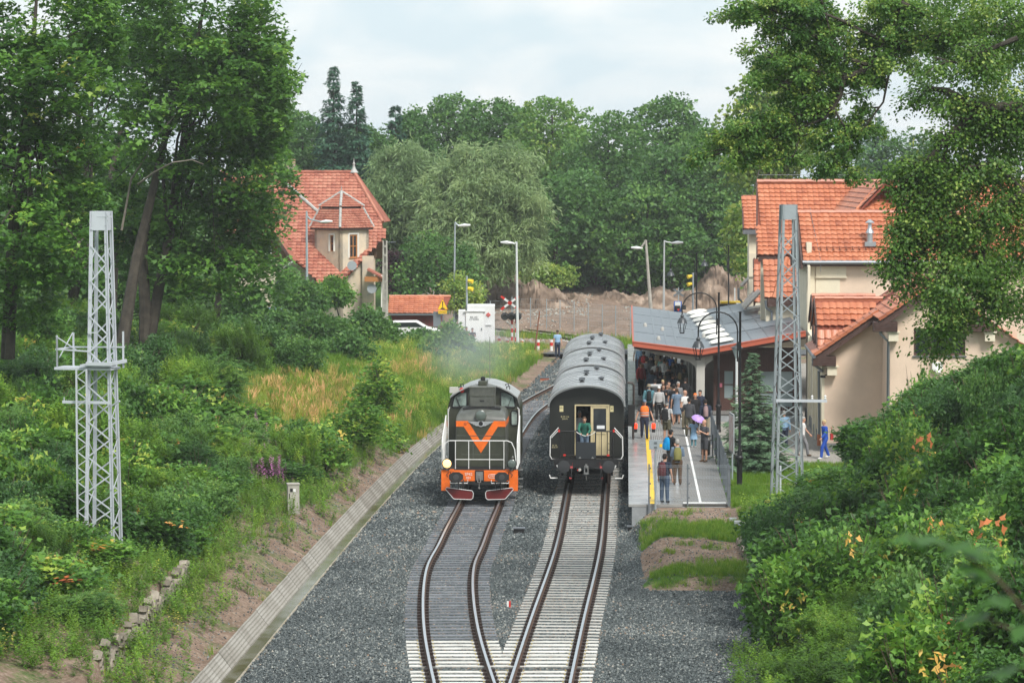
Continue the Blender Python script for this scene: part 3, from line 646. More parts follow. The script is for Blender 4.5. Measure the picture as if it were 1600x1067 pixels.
# big wing behind
yD, zD, rD, zRD = 172.0, 7.95, 4.6, 11.82
r3 = slope(st, [(13.2, yD, zD), (32, yD, zD), (32, yD + rD, zRD), (13.55, yD + rD, zRD)], .16, m_under)
tiled(r3, (13.2, yD, zD), (1, 0, 0), (.0, rD, zRD - zD), 18.6, math.hypot(rD, zRD - zD) + .1, m_tile, keep=lambda s, t: s > t * .06)
r3b = slope(st, [(13.9, yD + 2 * rD, zD), (32, yD + 2 * rD, zD), (32, yD + rD, zRD), (13.55, yD + rD, zRD)], .16, m_tile)
ridge(r3, (13.5, yD + rD, zRD + .05), (32, yD + rD, zRD + .05), m_tile, .13)
MB().tube([(13.6, yD + rD, zRD + .42), (32, yD + rD, zRD + .42)], .012, 5).build('lightning_wire', m_zinc, st)
for i in range(8): MB().tube([(14 + i * 2.3, yD + rD, zRD), (14 + i * 2.3, yD + rD, zRD + .45)], .012, 5).build('lightning_rod', m_zinc, st)
MB().bar((13.16, yD - .05, zD - .1), (13.5, yD + rD, zRD - .1), .08, .26).build('barge_board', m_brown, st)
MB().box((22.6, yD + .1, zD - .2), (18.7, .2, .3)).build('fascia', m_brown, st)
wall(st, (13.4, yD + .25), (32, yD + .25), 3, 7.85, m_cream, .3)
g = MB(); g.prism([(yD + .4, 3), (yD + 9, 3), (yD + 9, 7.9), (yD + rD, zRD - .3), (yD + .4, 8.0)], ((.21, 0, 0), (.0765, 1, 0), (0, 0, 1)), (.28, 0, 0)); g.build('wall', m_cream, st)
# skirt roof below it, with a hip
sk = slope(st, [(13.45, 170.3, 5.75), (18, 170.3, 5.75), (18, 171.7, 7.72), (13.55, 171.7, 7.72)], .12, m_under)
tiled(sk, (13.45, 170.3, 5.75), (1, 0, 0), (0, 1.4, 1.97), 4.5, 2.42, m_tile)
ridge(sk, (13.95, 170.15, 5.7), (14.75, 171.6, 7.8), m_tile, .14)
MB().box((14.4, 170.35, 5.5), (1.6, .5, .42)).build('eave_box', m_brown, st); MB().box((14.3, 170.9, 4.9), (1.5, .8, .9)).build('wall', m_cream, st)
pipe(st, [(13.5, 170.2, 5.6), (13.55, 170.2, 5.2), (13.85, 170.4, 5.0), (13.85, 170.4, 4.45), (13.5, 170.2, 4.3)], .07)
# roofs further along
r4 = slope(st, [(13.62, 188, 9.0), (18, 188, 9.0), (18, 190.6, 10.98), (13.75, 190.6, 10.98)], .14, m_under)
tiled(r4, (13.62, 188, 9.0), (1, 0, 0), (0, 2.6, 1.98), 4.3, 3.27, m_tile)
slope(st, [(13.9, 193.2, 9.0), (18, 193.2, 9.0), (18, 190.6, 10.98), (13.75, 190.6, 10.98)], .14, m_tile)
MB().box((15.9, 188.0, 8.84), (4.7, .12, .26)).build('fascia', m_zinc, st); MB().bar((13.58, 187.95, 8.95), (13.7, 190.7, 10.9), .08, .3).build('barge_board', m_brown, st)
wall(st, (13.95, 188.4), (18, 188.4), 3, 8.8, m_cream, .3); wall(st, (14.2, 193), (13.95, 188.4), 3, 8.8, m_cream, .3)
MB().box((14.2, 188.35, 6.9), (.5, .1, 1.4)).build('cream_trim', m_cream, st)
for i in range(3):
    a_ = slope(st, [(13.95 + i * .1, 184 + i, 4.9), (14.8, 184 + i, 4.9), (14.8, 185.3 + i, 7.3), (14.0 + i * .1, 185.3 + i, 7.3)], .1, m_under)
    tiled(a_, (13.95 + i * .1, 184 + i, 4.9), (1, 0, 0), (0, 1.3, 2.4), .8, 2.6, m_tile); MB().bar((13.93 + i * .1, 184 + i, 4.7), (13.98 + i * .1, 185.3 + i, 7.3), .07, .2).build('barge_board', m_brown, st)
m_tilewet = mat('wet_pale_tile', (.42, .33, .30), .25, noise=.3, nscale=6)
g1 = slope(st, [(13.05, 180, 4.7), (14.0, 180, 5.7), (14.2, 186, 5.7), (13.3, 186, 4.7)], .1, m_tilewet); g2 = slope(st, [(13.55, 189.5, 5.6), (14.6, 189.5, 6.6), (14.8, 193, 6.6), (13.75, 193, 5.6)], .12, m_tilewet)
pipe(st, [(13.4, 189.2, 5.5), (13.4, 189.2, 4.9), (13.8, 189.4, 4.5), (13.8, 189.4, 3)], .07)
wall(st, (14.5, 186), (13.7, 178), .3, 4.6, m_cream, .3)
rebase(st, (14.6, 150, .4))

# ------------------------------------------------------------ canopy and clad waiting hall
cn = thing('platform_canopy', 'butterfly platform canopy with grey felt roof, red edge and curved grey brackets', 'canopy')
def cx_(y): return 9.2 + (y - 156) * .0357
y0, y1 = 155.6, 194.2
def strip(xa, za, xb, zb, name, m, th=.14, ya=y0, yb=y1):
    ka, kb = cx_(ya) - 9.2, cx_(yb) - 9.2
    return slope(cn, [(xa + ka, ya, za), (xb + ka, ya, zb), (xb + kb, yb, zb), (xa + kb, yb, za)], th, m, name)
strip(5.95, 4.22, 9.2, 3.80, 'roof', m_bitumen); strip(9.2, 3.80, 14.3, 4.72, 'roof', m_bitumen)
fr = MB()
for a_, b_ in (((5.9, 4.22), (9.2, 3.80)), ((9.2, 3.80), (14.3, 4.72))):
    fr.bar((a_[0], y0 - .06, a_[1] - .10), (b_[0], y0 - .06, b_[1] - .10), .08, .24); fr.bar((a_[0], y0 + .02, a_[1] + .02), (b_[0], y0 + .02, b_[1] + .02), .3, .05)
fr.bar((5.9, y0, 4.14), (5.9 + cx_(y1) - cx_(y0), y1, 4.14), .08, .24); fr.build('roof_edge', m_redtrim, cn)
fb = MB(); fb.bar((5.95, y0 + .05, 3.98), (9.2, y0 + .05, 3.56), .1, .2); fb.bar((9.2, y0 + .05, 3.56), (14.3, y0 + .05, 4.48), .1, .2); fb.build('soffit_board', m_brown, cn)
seam = MB()
for fx_ in (.33, .5, .66):
    for (xa, za), (xb, zb) in ((((5.95, 4.22)), (9.2, 3.80)), ((9.2, 3.80), (14.3, 4.72))):
        x = xa + (xb - xa) * fx_; z = za + (zb - za) * fx_; seam.bar((x, y0 + .2, z + .0), (x + cx_(y1) - cx_(y0), y1 - .1, z + .0), .09, .02)
for i in range(1, 4): yy = y0 + i * 9.6; k = cx_(yy) - 9.2; seam.bar((6.0 + k, yy, 4.215), (9.2 + k, yy, 3.805), .05, .02); seam.bar((9.2 + k, yy, 3.805), (14.2 + k, yy, 4.705), .05, .02)
seam.build('roof_seam', mat('felt_seam', (.16, .185, .205), .45), cn)
rv = MB()
for x, yy in ((6.6, 172), (7.5, 170), (7.2, 160.5), (9.6, 166)): z = (4.22 - (x - 5.95) * .129) if x < 9.2 else 3.8 + (x - 9.2) * .18; rv.lathe((x + cx_(yy) - 9.2, yy, z - .02), [(.11, 0), (.09, .14), (.05, .2)], 8)
rv.build('roof_vent', m_greypaint, cn)
for i in range(5):
    yy = 156.2 + i * 9.4; x = cx_(yy)
    c = MB(); c.box((x, yy, 2.2), (.42, .42, 3.0)); c.build('column', m_greypaint, cn, bevel=.02)
    br = MB(); br.prism([(-.2, 2.75), (-.28, 3.0), (-.5, 3.2), (-1.0, 3.36), (-3.15, 3.86), (-3.15, 4.0), (-.2, 3.66)], ((x, yy - .1, 0), (1, 0, 0), (0, 0, 1)), (0, .2, 0))
    br.prism([(.2, 2.85), (.3, 3.1), (.6, 3.3), (.6, 3.7), (.2, 3.62)], ((x, yy - .1, 0), (1, 0, 0), (0, 0, 1)), (0, .2, 0)); br.build('bracket', m_greypaint, cn)
for i in range(3): k = i * 9; MB().tube([(7.0 + cx_(160 + k) - 9.2, 160 + k, 3.42), (8.6 + cx_(160 + k) - 9.2, 160 + k, 3.2)], .07, 8).build('white_tube', mat('white_enamel', (.75, .75, .72), .3), cn)  # plain white enamel pipes slung below the canopy roof
rebase(cn, (9.2, 156, PL_H))
wh = thing('waiting_hall', 'dark brown board clad waiting hall with pale windows under the canopy roof', 'building')
bx0, bx1, by0, by1 = 9.95, 14.2, 157.2, 195.0
wall(wh, (bx0, by0), (bx1, by0), .3, 3.85, m_brownclad, .2, holes=[(.45, 1.0, 1.3, 2.75), (2.2, 3.95, .55, 2.75)])
wall(wh, (bx0 + 1.35, by1), (bx0 + .0, by0 + .2), .3, 3.8, m_brownclad, .2)
bd = MB()
for i in range(34):
    x = bx0 + .06 + i * .125
    if .45 - .02 < x - bx0 < 1.0 or 2.2 - .02 < x - bx0 < 3.95: bd.box((x, by0 - .015, 3.3), (.10, .03, 1.0)); bd.box((x, by0 - .015, .78), (.10, .03, .9 if x - bx0 < 1.5 else .3))
    else: bd.box((x, by0 - .015, 2.05), (.10, .03, 3.5))
for i in range(120): yy = by0 + i * .31; bd.box((bx0 + (yy - by0) * .0357 - .015, yy, 2.0), (.03, .25, 3.4))
tag(bd.build('board', m_brownclad, wh, recalc=False), kind='stuff')
window(wh, (bx0 + .45, by0), (bx0 + 1.0, by0), 1.3, 2.75, m_brownclad, m_glasspale, .06, (0, 1), .08)
window(wh, (bx0 + 2.2, by0), (bx0 + 3.95, by0), .55, 2.75, m_brownclad, m_glasspale, .08, (1, 1), .08)
MB().box((bx0 + .3, by0 - .04, 2.0), (.19, .02, .2)).build('notice', mat('pink_notice', (.65, .18, .25), .5), wh)
rebase(wh, (12, 157, .3))
m_bag = mat('white_sack', (.74, .73, .68), .8, noise=.15, nscale=3, bump=.4, bscale=9)
for i in range(8):
    yy = 158.5 + i * 4.6; x = 10.35 + (yy - 156) * .02; z = 3.80 + (x - (cx_(yy))) * .18
    mb = MB(); n = 10; vs = []
    for a_, w_, h_ in ((-.55, .15, .03), (-.45, .8, .2), (-.2, 1, .27), (.15, 1, .3), (.42, .85, .2), (.55, .15, .03)):
        for k in range(n): q = 2 * math.pi * k / n; vs.append((a_, math.cos(q) * w_ * .36, max(-.02, math.sin(q) * h_ * .62 + .04) + .05))
    mb.add(vs, [(a_ * n + k, a_ * n + (k + 1) % n, a_ * n + n + (k + 1) % n, a_ * n + n + k) for a_ in range(5) for k in range(n)] + [tuple(range(n)), tuple(range(5 * n, 6 * n))])
    o = mb.build('sandbag', m_bag, None, smooth=True, loc=(x, yy, z)); o.rotation_euler = (0, -.18, random.uniform(-.15, .15)); o.scale = (1.15, 1.5, 1.0)
    tag(o, 'white sandbag on the canopy roof, ' + ['first of the row, nearest the red roof edge', 'second of the row from the red roof edge', 'third of the row from the red roof edge', 'fourth of the row, before its middle', 'fifth of the row, past its middle', 'third from the far end of the row', 'second from the far end of the row', 'last of the row at the far roof edge'][i], 'sandbag', 'white sandbags on the canopy roof')

# ------------------------------------------------------------ platform
m_platc = mat('platform_concrete', (.40, .40, .385), .22, spec=.6, noise=.35, nscale=.5, col2=(.22, .22, .215), bump=.12, bscale=30)
m_platf = mat('platform_face', (.34, .36, .37), .7, noise=.3, nscale=1.5, bump=.2)
m_yellow = mat('yellow_line', (.80, .52, .03), .6, noise=.12, nscale=8); m_white = mat('white_line', (.78, .78, .75), .6, noise=.1, nscale=8)
m_black = MATS['black_metal']
pav = bpy.data.materials.new('grey_paving'); pav.use_nodes = True; nt = pav.node_tree; b = nt.nodes['Principled BSDF']; b.inputs['Roughness'].default_value = .6
tc = nt.nodes.new('ShaderNodeTexCoord'); br = nt.nodes.new('ShaderNodeTexBrick'); nt.links.new(tc.outputs['Object'], br.inputs['Vector'])
br.inputs['Scale'].default_value = 1; br.inputs['Brick Width'].default_value = .2; br.inputs['Row Height'].default_value = .1; br.inputs['Mortar Size'].default_value = .008
br.inputs['Color1'].default_value = (.165, .16, .15, 1); br.inputs['Color2'].default_value = (.235, .225, .21, 1); br.inputs['Mortar'].default_value = (.08, .077, .07, 1)
nt.links.new(br.outputs['Color'], b.inputs['Base Color']); bp = nt.nodes.new('ShaderNodeBump'); bp.inputs['Strength'].default_value = .5; bp.inputs['Distance'].default_value = .01; nt.links.new(br.outputs['Fac'], bp.inputs['Height']); bp.invert = True; nt.links.new(bp.outputs[0], b.inputs['Normal'])
pf = tag(link('platform', None), 'station platform of pale concrete edge slabs and grey paving', None, None, 'structure')
def pstrip(a, b, y0, y1, z, name, m, parent=None, th=.0, wide=None):
    vs = []; ysn = [y0, y1]
    for yy in ysn:
        bb = b if wide is None else wide(yy)
        vs += [(XPL(yy) + a, yy, z), (XPL(yy) + bb, yy, z)]
    mb = MB(); mb.add(vs, [(0, 1, 3, 2)])
    if th: mb.add([(x, y, z_ - th) for x, y, z_ in vs], []); k = 4; mb.f += [(0, 4, 5, 1), (1, 5, 7, 3), (3, 7, 6, 2), (2, 6, 4, 0), (4, 6, 7, 5)]; mb.m += [0] * 5
    return mb.build(name, m, parent or pf)
pstrip(.12, 3.57, PL_Y0 + .02, 155.0, PL_H - .08, 'platform_base', m_platf, th=1.2); pstrip(.12, 8.5, 155.0, 214.0, PL_H - .08, 'platform_base', m_platf, th=1.2)
pstrip(.16, 3.5, PL_Y0 + .12, 155.2, .15, 'dark_recess', mat('dark_recess', (.04, .036, .034), .8), th=.7)  # near-black block set back as the recess below the platform face
me_s = None
for i in range(46):
    yy = PL_Y0 + i * 1.0; o = pstrip(0.0, 1.93, yy + .006, yy + .994, PL_H + random.uniform(-.003, .003), 'slab', m_platc, th=.09)
pstrip(0.0, 1.93, PL_Y0 + 46, 214, PL_H, 'slab', m_platc, th=.09)
pstrip(1.935, 3.57, PL_Y0, 155.0, PL_H, 'paving', pav, th=.06); pstrip(1.935, 8.5, 155.005, 214, PL_H, 'paving', pav, th=.06)
pstrip(.77, .96, PL_Y0 + .1, 213, PL_H + .006, 'yellow_line', m_yellow, th=0); pstrip(2.54, 2.63, PL_Y0 + .55, 157, PL_H + .005, 'white_line', m_white, th=0)
pstrip(1.95, 3.5, PL_Y0 + .2, PL_Y0 + .62, PL_H + .009, 'white_line', m_white, th=0)
mm_ = MB()
for k in range(5):
    a = 1.06 + k * .085
    vs = [(XPL(y) + x, y, PL_H + .009) for y in (PL_Y0 + .3, 150) for x in (a, a + .03)]; mm_.add(vs, [(0, 1, 3, 2)])
mm_.build('guide_strip', mat('guide_strip', (.24, .24, .23), .6), pf)
pf.location = (0, 0, 0)
# ------------------------------------------------------------ locomotive
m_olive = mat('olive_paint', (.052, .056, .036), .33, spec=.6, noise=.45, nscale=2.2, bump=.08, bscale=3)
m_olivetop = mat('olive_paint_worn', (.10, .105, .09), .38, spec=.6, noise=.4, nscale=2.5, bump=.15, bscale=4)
m_orange = mat('signal_orange', (.85, .16, .012), .4, spec=.5, noise=.2, nscale=3)
m_whitemetal = mat('white_rail_paint', (.72, .72, .70), .35, spec=.5)
m_dark = mat('underframe_black', (.012, .012, .013), .6, noise=.3, nscale=4)
m_steel = mat('worn_steel', (.32, .32, .31), .4, .7)
m_rubber = mat('rubber', (.02, .02, .02), .7)
m_red = mat('red_paint', (.55, .03, .02), .45); m_maroon = mat('maroon_paint', (.13, .012, .012), .5)
m_lens = mat('lamp_glass', (.10, .125, .11), .08, spec=.9); m_lit = mat('lit_lamp', (1, .7, .25), .3, emit=((1.0, .55, .16), 1.5))
m_rooflt = mat('pale_roof_paint', (.33, .34, .33), .35, spec=.6, noise=.35, nscale=1.5)
yL = 122.0; xL = float(XLT(yL + 4)); dxL = (float(XLT(yL + 12)) - float(XLT(yL))) / 12
lo = thing('diesel_locomotive', 'olive diesel locomotive with orange chevron nose, white railings and one lit headlamp', 'locomotive', (float(XLT(yL)) , yL, 0), -math.atan(dxL) - .018)
B = lambda nm, m, f, sm=False, bv=0.0, par=None: (lambda mb: (f(mb), mb.build(nm, m, par or lo, smooth=sm, bevel=bv))[1])(MB())
B('frame', m_dark, lambda b: (b.box((0, 7, 1.0), (2.6, 13.4, .36)), b.box((0, 7, 1.21), (2.94, 13.9, .06))))
bb = B('buffer_beam', m_orange, lambda b: (b.box((0, .02, 1.0), (2.2, .08, .42)), b.box((-1.3, .02, .82), (.34, .1, .80)), b.box((1.3, .02, .82), (.34, .1, .80)), b.box((-1.06, .03, 1.2), (.16, .1, .1)), b.box((1.06, .03, 1.2), (.16, .1, .1))), bv=.012)
for s in (-1, 1):
    bf = B('buffer', m_dark, lambda b: (b.lathe((s * .875, -.5, 1.0), [(.10, .5), (.13, .45), (.09, .3), (.09, .08), (.05, .0)], 14, 'Y'),))
    hd = MB(); pts = []
    for k in range(8): q = math.pi / 8 + k * math.pi / 4; pts.append((.29 * max(-.93, min(.93, math.cos(q) * 1.08)), .2 * max(-.93, min(.93, math.sin(q) * 1.08))))
    hd.prism(pts, ((s * .875, -.52, 1.0), (1, 0, 0), (0, 0, 1)), (0, .06, 0)); hd.build('buffer_head', m_rubber, bf)
    MB().lathe((s * .875, -.522, 1.0), [(.11, 0), (.10, -.004)], 16, 'Y').build('buffer_face', mat('buffer_grease', (.05, .05, .05), .5), bf)
    pl = MB(); p = [(s * .23, .34), (s * .28, .44), (s * .75, .50), (s * 1.26, .56), (s * 1.30, .50), (s * 1.0, .14), (s * .95, .12), (s * .32, .10), (s * .25, .16)]
    pl.prism(p, ((0, -.12, 0), (1, 0, 0), (0, .0, 1)), (0, .05, 0)); plo = pl.build('snow_plough', m_maroon, lo)
    ed = MB(); pp = [Vector((x, -.135, z)) for x, z in p]; ed.tube(pp + [pp[0]], .014, 6, cap=False); ed.build('plough_edge', m_whitemetal, plo)
    hl_ = MB(); hl_.lathe((s * 1.24, -.10, 1.48), [(.06, .2), (.17, .12), (.19, .02), (.19, -.05), (.165, -.06)], 20, 'Y'); h = hl_.build('headlamp', m_dark if s > 0 else m_dark, lo, smooth=True)
    MB().lathe((s * 1.24, -.155, 1.48), [(.168, 0), (.15, -.015), (.08, -.03), (.0, -.034)], 20, 'Y').build('lens', m_lit if s < 0 else m_lens, h, smooth=True)
    MB().box((s * 1.24, 0, 1.3), (.06, .06, .2)).lathe((s * 1.27, 0, 1.68), [(.035, 0), (.04, .05), (.0, .09)], 8).build('bracket', m_steel, h)
    st_ = MB(); st_.tube([(s * .45, -.03, .84), (s * .45, -.03, .72), (s * 1.12, -.03, .72), (s * 1.12, -.03, .8)], .018, 6); st_.build('shunter_step', m_whitemetal, lo)
    for q in (.62, .8): MB().tube([(s * q, -.06, .86), (s * q, -.14, .76), (s * q, -.16, .56), (s * (q + .02), -.1, .46)], .022, 6).build('brake_hose', m_rubber, lo)
    MB().tube([(s * 1.22, -.1, 1.3), (s * 1.16, -.06, 1.15), (s * 1.27, -.06, 1.05), (s * 1.2, -.05, .95)], .012, 5).build('lamp_cable', m_rubber, lo)
cpl = MB(); cpl.box((0, -.04, 1.0), (.26, .1, .32)).box((0, -.2, 1.0), (.06, .28, .12)).tube([(-.05, -.28, 1.08), (-.05, -.3, .78), (.05, -.3, .78), (.05, -.28, 1.08)], .022, 6).tube([(0, -.25, .8), (0, -.26, .58)], .016, 6).lathe((0, -.26, .5), [(.0, 0), (.045, .03), (.045, .07), (.0, .1)], 10)
cpl.build('coupling', m_steel, lo, smooth=True); B('coupling_plate', m_dark, lambda b: b.box((0, -.03, .98), (.34, .04, .46)))
mw = m_whitemetal
t1 = lettering('SP42', .15, mw, lo, (-.42, -.026, 1.06), (R(90), 0, 0)); lettering('001', .13, mw, lo, (-.42, -.026, .92), (R(90), 0, 0))
lo_ = MB(); pts = [Vector((.50 + .155 * math.copysign(abs(math.cos(q)) ** .6, math.cos(q)), -.026, .99 + .07 * math.copysign(abs(math.sin(q)) ** .6, math.sin(q)))) for q in [k * math.pi / 12 for k in range(25)]]
lo_.tube(pts, .009, 5, cap=False); lo_.build('oval_emblem', mw, lo); lettering('PKP', .095, mw, lo, (.50, -.026, .99), (R(90), 0, 0), spacing=1.1)
# bonnet
hw, yb0 = .97, 1.05
def hoodsec(y, w, zt, rr_=.30):
    pts = [(-w, 1.24), (-w, zt - rr_)]
    for k in range(1, 5): q = k * math.pi / 8; pts.append((-w + rr_ - rr_ * math.cos(q), zt - rr_ + rr_ * math.sin(q)))
    pts += [(0, zt + .05)] + [(-x, z) for x, z in reversed(pts[1:])] + [(w, 1.24)]
    return [(x, y, z) for x, z in pts]
def loftsec(secs, close=True):
    mb = MB(); n = len(secs[0]); mb.add([p for s in secs for p in s], [(i * n + k, i * n + (k + 1) % n, (i + 1) * n + (k + 1) % n, (i + 1) * n + k) for i in range(len(secs) - 1) for k in range(n)] + [tuple(range(n)), tuple(range((len(secs) - 1) * n, len(secs) * n))]); return mb
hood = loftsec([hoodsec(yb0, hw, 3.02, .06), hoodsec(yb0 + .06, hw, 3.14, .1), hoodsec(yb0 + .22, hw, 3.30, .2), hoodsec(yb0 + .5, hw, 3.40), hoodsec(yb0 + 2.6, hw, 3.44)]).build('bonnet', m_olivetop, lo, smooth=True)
MB().box((0, yb0 - .008, 2.13), (1.90, .02, 1.74)).build('bonnet_front', m_olive, lo)
MB().box((0, yb0 - .03, 2.45), (1.88, .02, .025)).box((0, yb0 - .022, 1.72), (1.5, .01, .02)).box((-.3, yb0 - .022, 2.2), (.02, .012, 1.4)).build('panel_joint', m_olivetop, hood)
yv = yb0 - .024
ch = MB(); zt_ = 3.02
ch.prism([(-.955, zt_), (-.50, zt_), (0.0, 2.22), (.50, zt_), (.955, zt_), (.955, zt_ - .22), (.66, zt_ - .22), (0, 1.78), (-.66, zt_ - .22), (-.955, zt_ - .22)], ((0, yv, 0), (1, 0, 0), (0, 0, 1)), (0, -.006, 0)); ch.build('chevron', m_orange, lo)
sd_ = MB(); 
for s in (-1, 1): sd_.box((s * (hw + .004), yb0 + 1.35, 2.92), (.008, 2.6, .2))
sd_.build('side_stripe', m_orange, lo)
em = MB()
for s in (-1, 1):
    for k, (a_, z_, l_) in enumerate(((0, .0, .42), (0, -.045, .34), (0, -.09, .24), (0, -.13, .15))): em.prism([(s * .08, 2.99 + z_), (s * (.08 + l_), 3.0 + z_), (s * (.06 + l_ * .9), 2.965 + z_), (s * .08, 2.955 + z_)], ((0, yb0 - .04, 0), (1, 0, 0), (0, 0, 1)), (0, -.02, 0))
em.lathe((0, yb0 - .04, 2.92), [(.13, 0), (.13, -.03), (.10, -.035)], 14, 'Y'); em.build('winged_emblem', mat('emblem_metal', (.62, .63, .64), .3, .6), lo)
MB().lathe((0, yb0 - .08, 2.92), [(.085, 0), (.07, -.004)], 12, 'Y').build('emblem_centre', m_dark, lo)
MB().lathe((-.60, yb0 - .03, 2.91), [(.07, 0), (.065, -.012), (0, -.014)], 14, 'Y').build('round_cover', mat('dull_orange', (.5, .1, .02), .5), lo)
tl_ = MB().lathe((0, yb0 - .02, 3.24), [(.12, .5), (.20, .25), (.225, .0), (.225, -.09), (.20, -.10)], 22, 'Y').build('top_headlamp', m_olivetop, lo, smooth=True)
MB().lathe((0, yb0 - .115, 3.24), [(.2, 0), (.17, -.02), (.09, -.035), (0, -.04)], 22, 'Y').build('lens', m_lens, tl_, smooth=True)
lv = MB()
for k in range(26): lv.box((-.66 + k * .053, yb0 + .75, 3.455), (.03, .34, .05), rx=.25)
lv.box((0, yb0 + .75, 3.44), (1.46, .4, .04)); lv.build('louvre', m_dark, lo)
bx = MB(); bx.box((0, yb0 + 1.35, 3.86), (1.02, .75, .86)); bxo = bx.build('exhaust_box', m_olivetop, lo, bevel=.05); MB().box((0, yb0 + 1.9, 4.3), (.34, 1.2, .34)).box((0, yb0 + 1.30, 4.31), (.30, .1, .3)).build('exhaust_duct', m_olive, lo, bevel=.02)
for z in (3.5, 3.9, 4.22): MB().box((0, yb0 + .968, z), (1.0, .012, .02)).build('seam', m_olive, bxo)
MB().box((.0, yb0 + .966, 3.72), (.16, .012, .05)).build('plate', m_dark, bxo); MB().lathe((0, yb0 + 1.7, 4.46), [(.09, 0), (.09, .12), (.05, .16)], 10).build('whistle', m_dark, lo)
# cab
yc0, yc1, cw = 3.35, 6.3, 1.42
def cabsec(w=cw, zs=3.75, zc_=4.28, n=9):
    pts = [(-w, 1.25), (-w, 3.35)] + [(-w + .12, zs)] ; 
    arc = [(x, zs + (zc_ - zs) * (1 - (x / (w - .12)) ** 2)) for x in np.linspace(-(w - .12), w - .12, n)][1:-1]
    return pts + arc + [(w - .12, zs), (w, 3.35), (w, 1.25)]
sec = cabsec(); 
# front face with window openings: built from strips
F = MB(); wl = [(-1.22, -.60, 3.42, 3.93), (.60, 1.22, 3.42, 3.93)]
F.prism([(x, z) for x, z in sec], ((0, yc0 + .10, 0), (1, 0, 0), (0, 0, 1)), (0, .04, 0))
cabf = F.build('cab_front', m_olive, lo)
body = MB(); n = len(sec); vs = [(x, y, z) for y in (yc0, yc1) for x, z in sec]; body.add(vs, [(k, k + 1, n + k + 1, n + k) for k in range(n - 1)] + [tuple(range(n, 2 * n))]); cab = body.build('cab', m_olive, lo, smooth=True)
rf = MB(); sc_ = [(x * 1.02, z + .035) for x, z in sec[2:-2]]; n = len(sc_); rf.add([(x, y, z) for y in (yc0 - .12, yc1 + .1) for x, z in sc_] + [(x, y, z - .05) for y in (yc0 - .12, yc1 + .1) for x, z in sc_], [(k, k + 1, n + k + 1, n + k) for k in range(n - 1)] + [(2 * n + k, 3 * n + k, 3 * n + k + 1, 2 * n + k + 1) for k in range(n - 1)] + [(k, 2 * n + k, 2 * n + k + 1, k + 1) for k in range(n - 1)] + [(n + k, n + k + 1, 3 * n + k + 1, 3 * n + k) for k in range(n - 1)]); rf.build('cab_roof', m_rooflt, lo, smooth=True)
m_cabglass = mat('cab_glass', (.33, .42, .38), .04, spec=.9, noise=.5, nscale=1.4, col2=(.06, .08, .075))
for s in (-1, 1):
    pts = [(s * .66, 3.40), (s * .66, 3.96), (s * .9, 3.95), (s * 1.17, 3.80), (s * 1.25, 3.42), (s * 1.2, 3.36), (s * .9, 3.38)]
    g = MB(); g.prism(pts, ((0, yc0 + .085, 0), (1, 0, 0), (0, 0, 1)), (0, -.01, 0)); wnd = g.build('cab_window', m_cabglass, lo)
    MB().tube([Vector((x, yc0 + .07, z)) for x, z in pts] + [Vector((pts[0][0], yc0 + .07, pts[0][1]))], .03, 6, cap=False).build('window_rubber', m_rubber, wnd)
    MB().bar((s * .95, yc0 + .05, 3.4), (s * 1.08, yc0 + .05, 3.75), .02).build('wiper', m_dark, wnd)
pts = [(1.07, 2.72), (1.07, 3.18), (1.12, 3.24), (1.28, 3.24), (1.33, 3.18), (1.33, 2.72), (1.28, 2.66), (1.12, 2.66)]
g = MB(); g.prism(pts, ((0, yc0 + .085, 0), (1, 0, 0), (0, 0, 1)), (0, -.01, 0)); w_ = g.build('door_window', m_cabglass, lo); MB().tube([Vector((x, yc0 + .07, z)) for x, z in pts + [pts[0]]], .025, 6, cap=False).build('window_rubber', m_rubber, w_)
MB().lathe((-.86, yc0 - .02, 4.04), [(.08, .1), (.10, .0), (.09, -.03), (0, -.05)], 14, 'Y').build('red_marker_lamp', m_red, lo, smooth=True)
MB().box((-1.18, yc0 + .4, 4.02), (.36, .3, .22)).build('roof_box', m_greypaint, lo)
hk = MB()
for x, y in ((-.95, yc0 + .3), (-.95, yc0 + 1.6), (.95, yc0 + .3), (.85, yc0 + 1.6)): hk.tube([(x - .06, y, 4.02), (x - .06, y, 4.16), (x + .06, y, 4.18), (x + .06, y, 4.06)], .02, 6)
hk.build('lifting_eye', m_dark, lo)
MB().tube([(.12, yc0 + 2.6, 4.25), (.12, yc0 + 2.6, 6.0)], .014, 5).build('antenna', m_steel, lo)
loftsec([hoodsec(yc1 + .02, hw, 3.3), hoodsec(13.4, hw, 3.3)]).build('rear_bonnet', m_olive, lo, smooth=True)
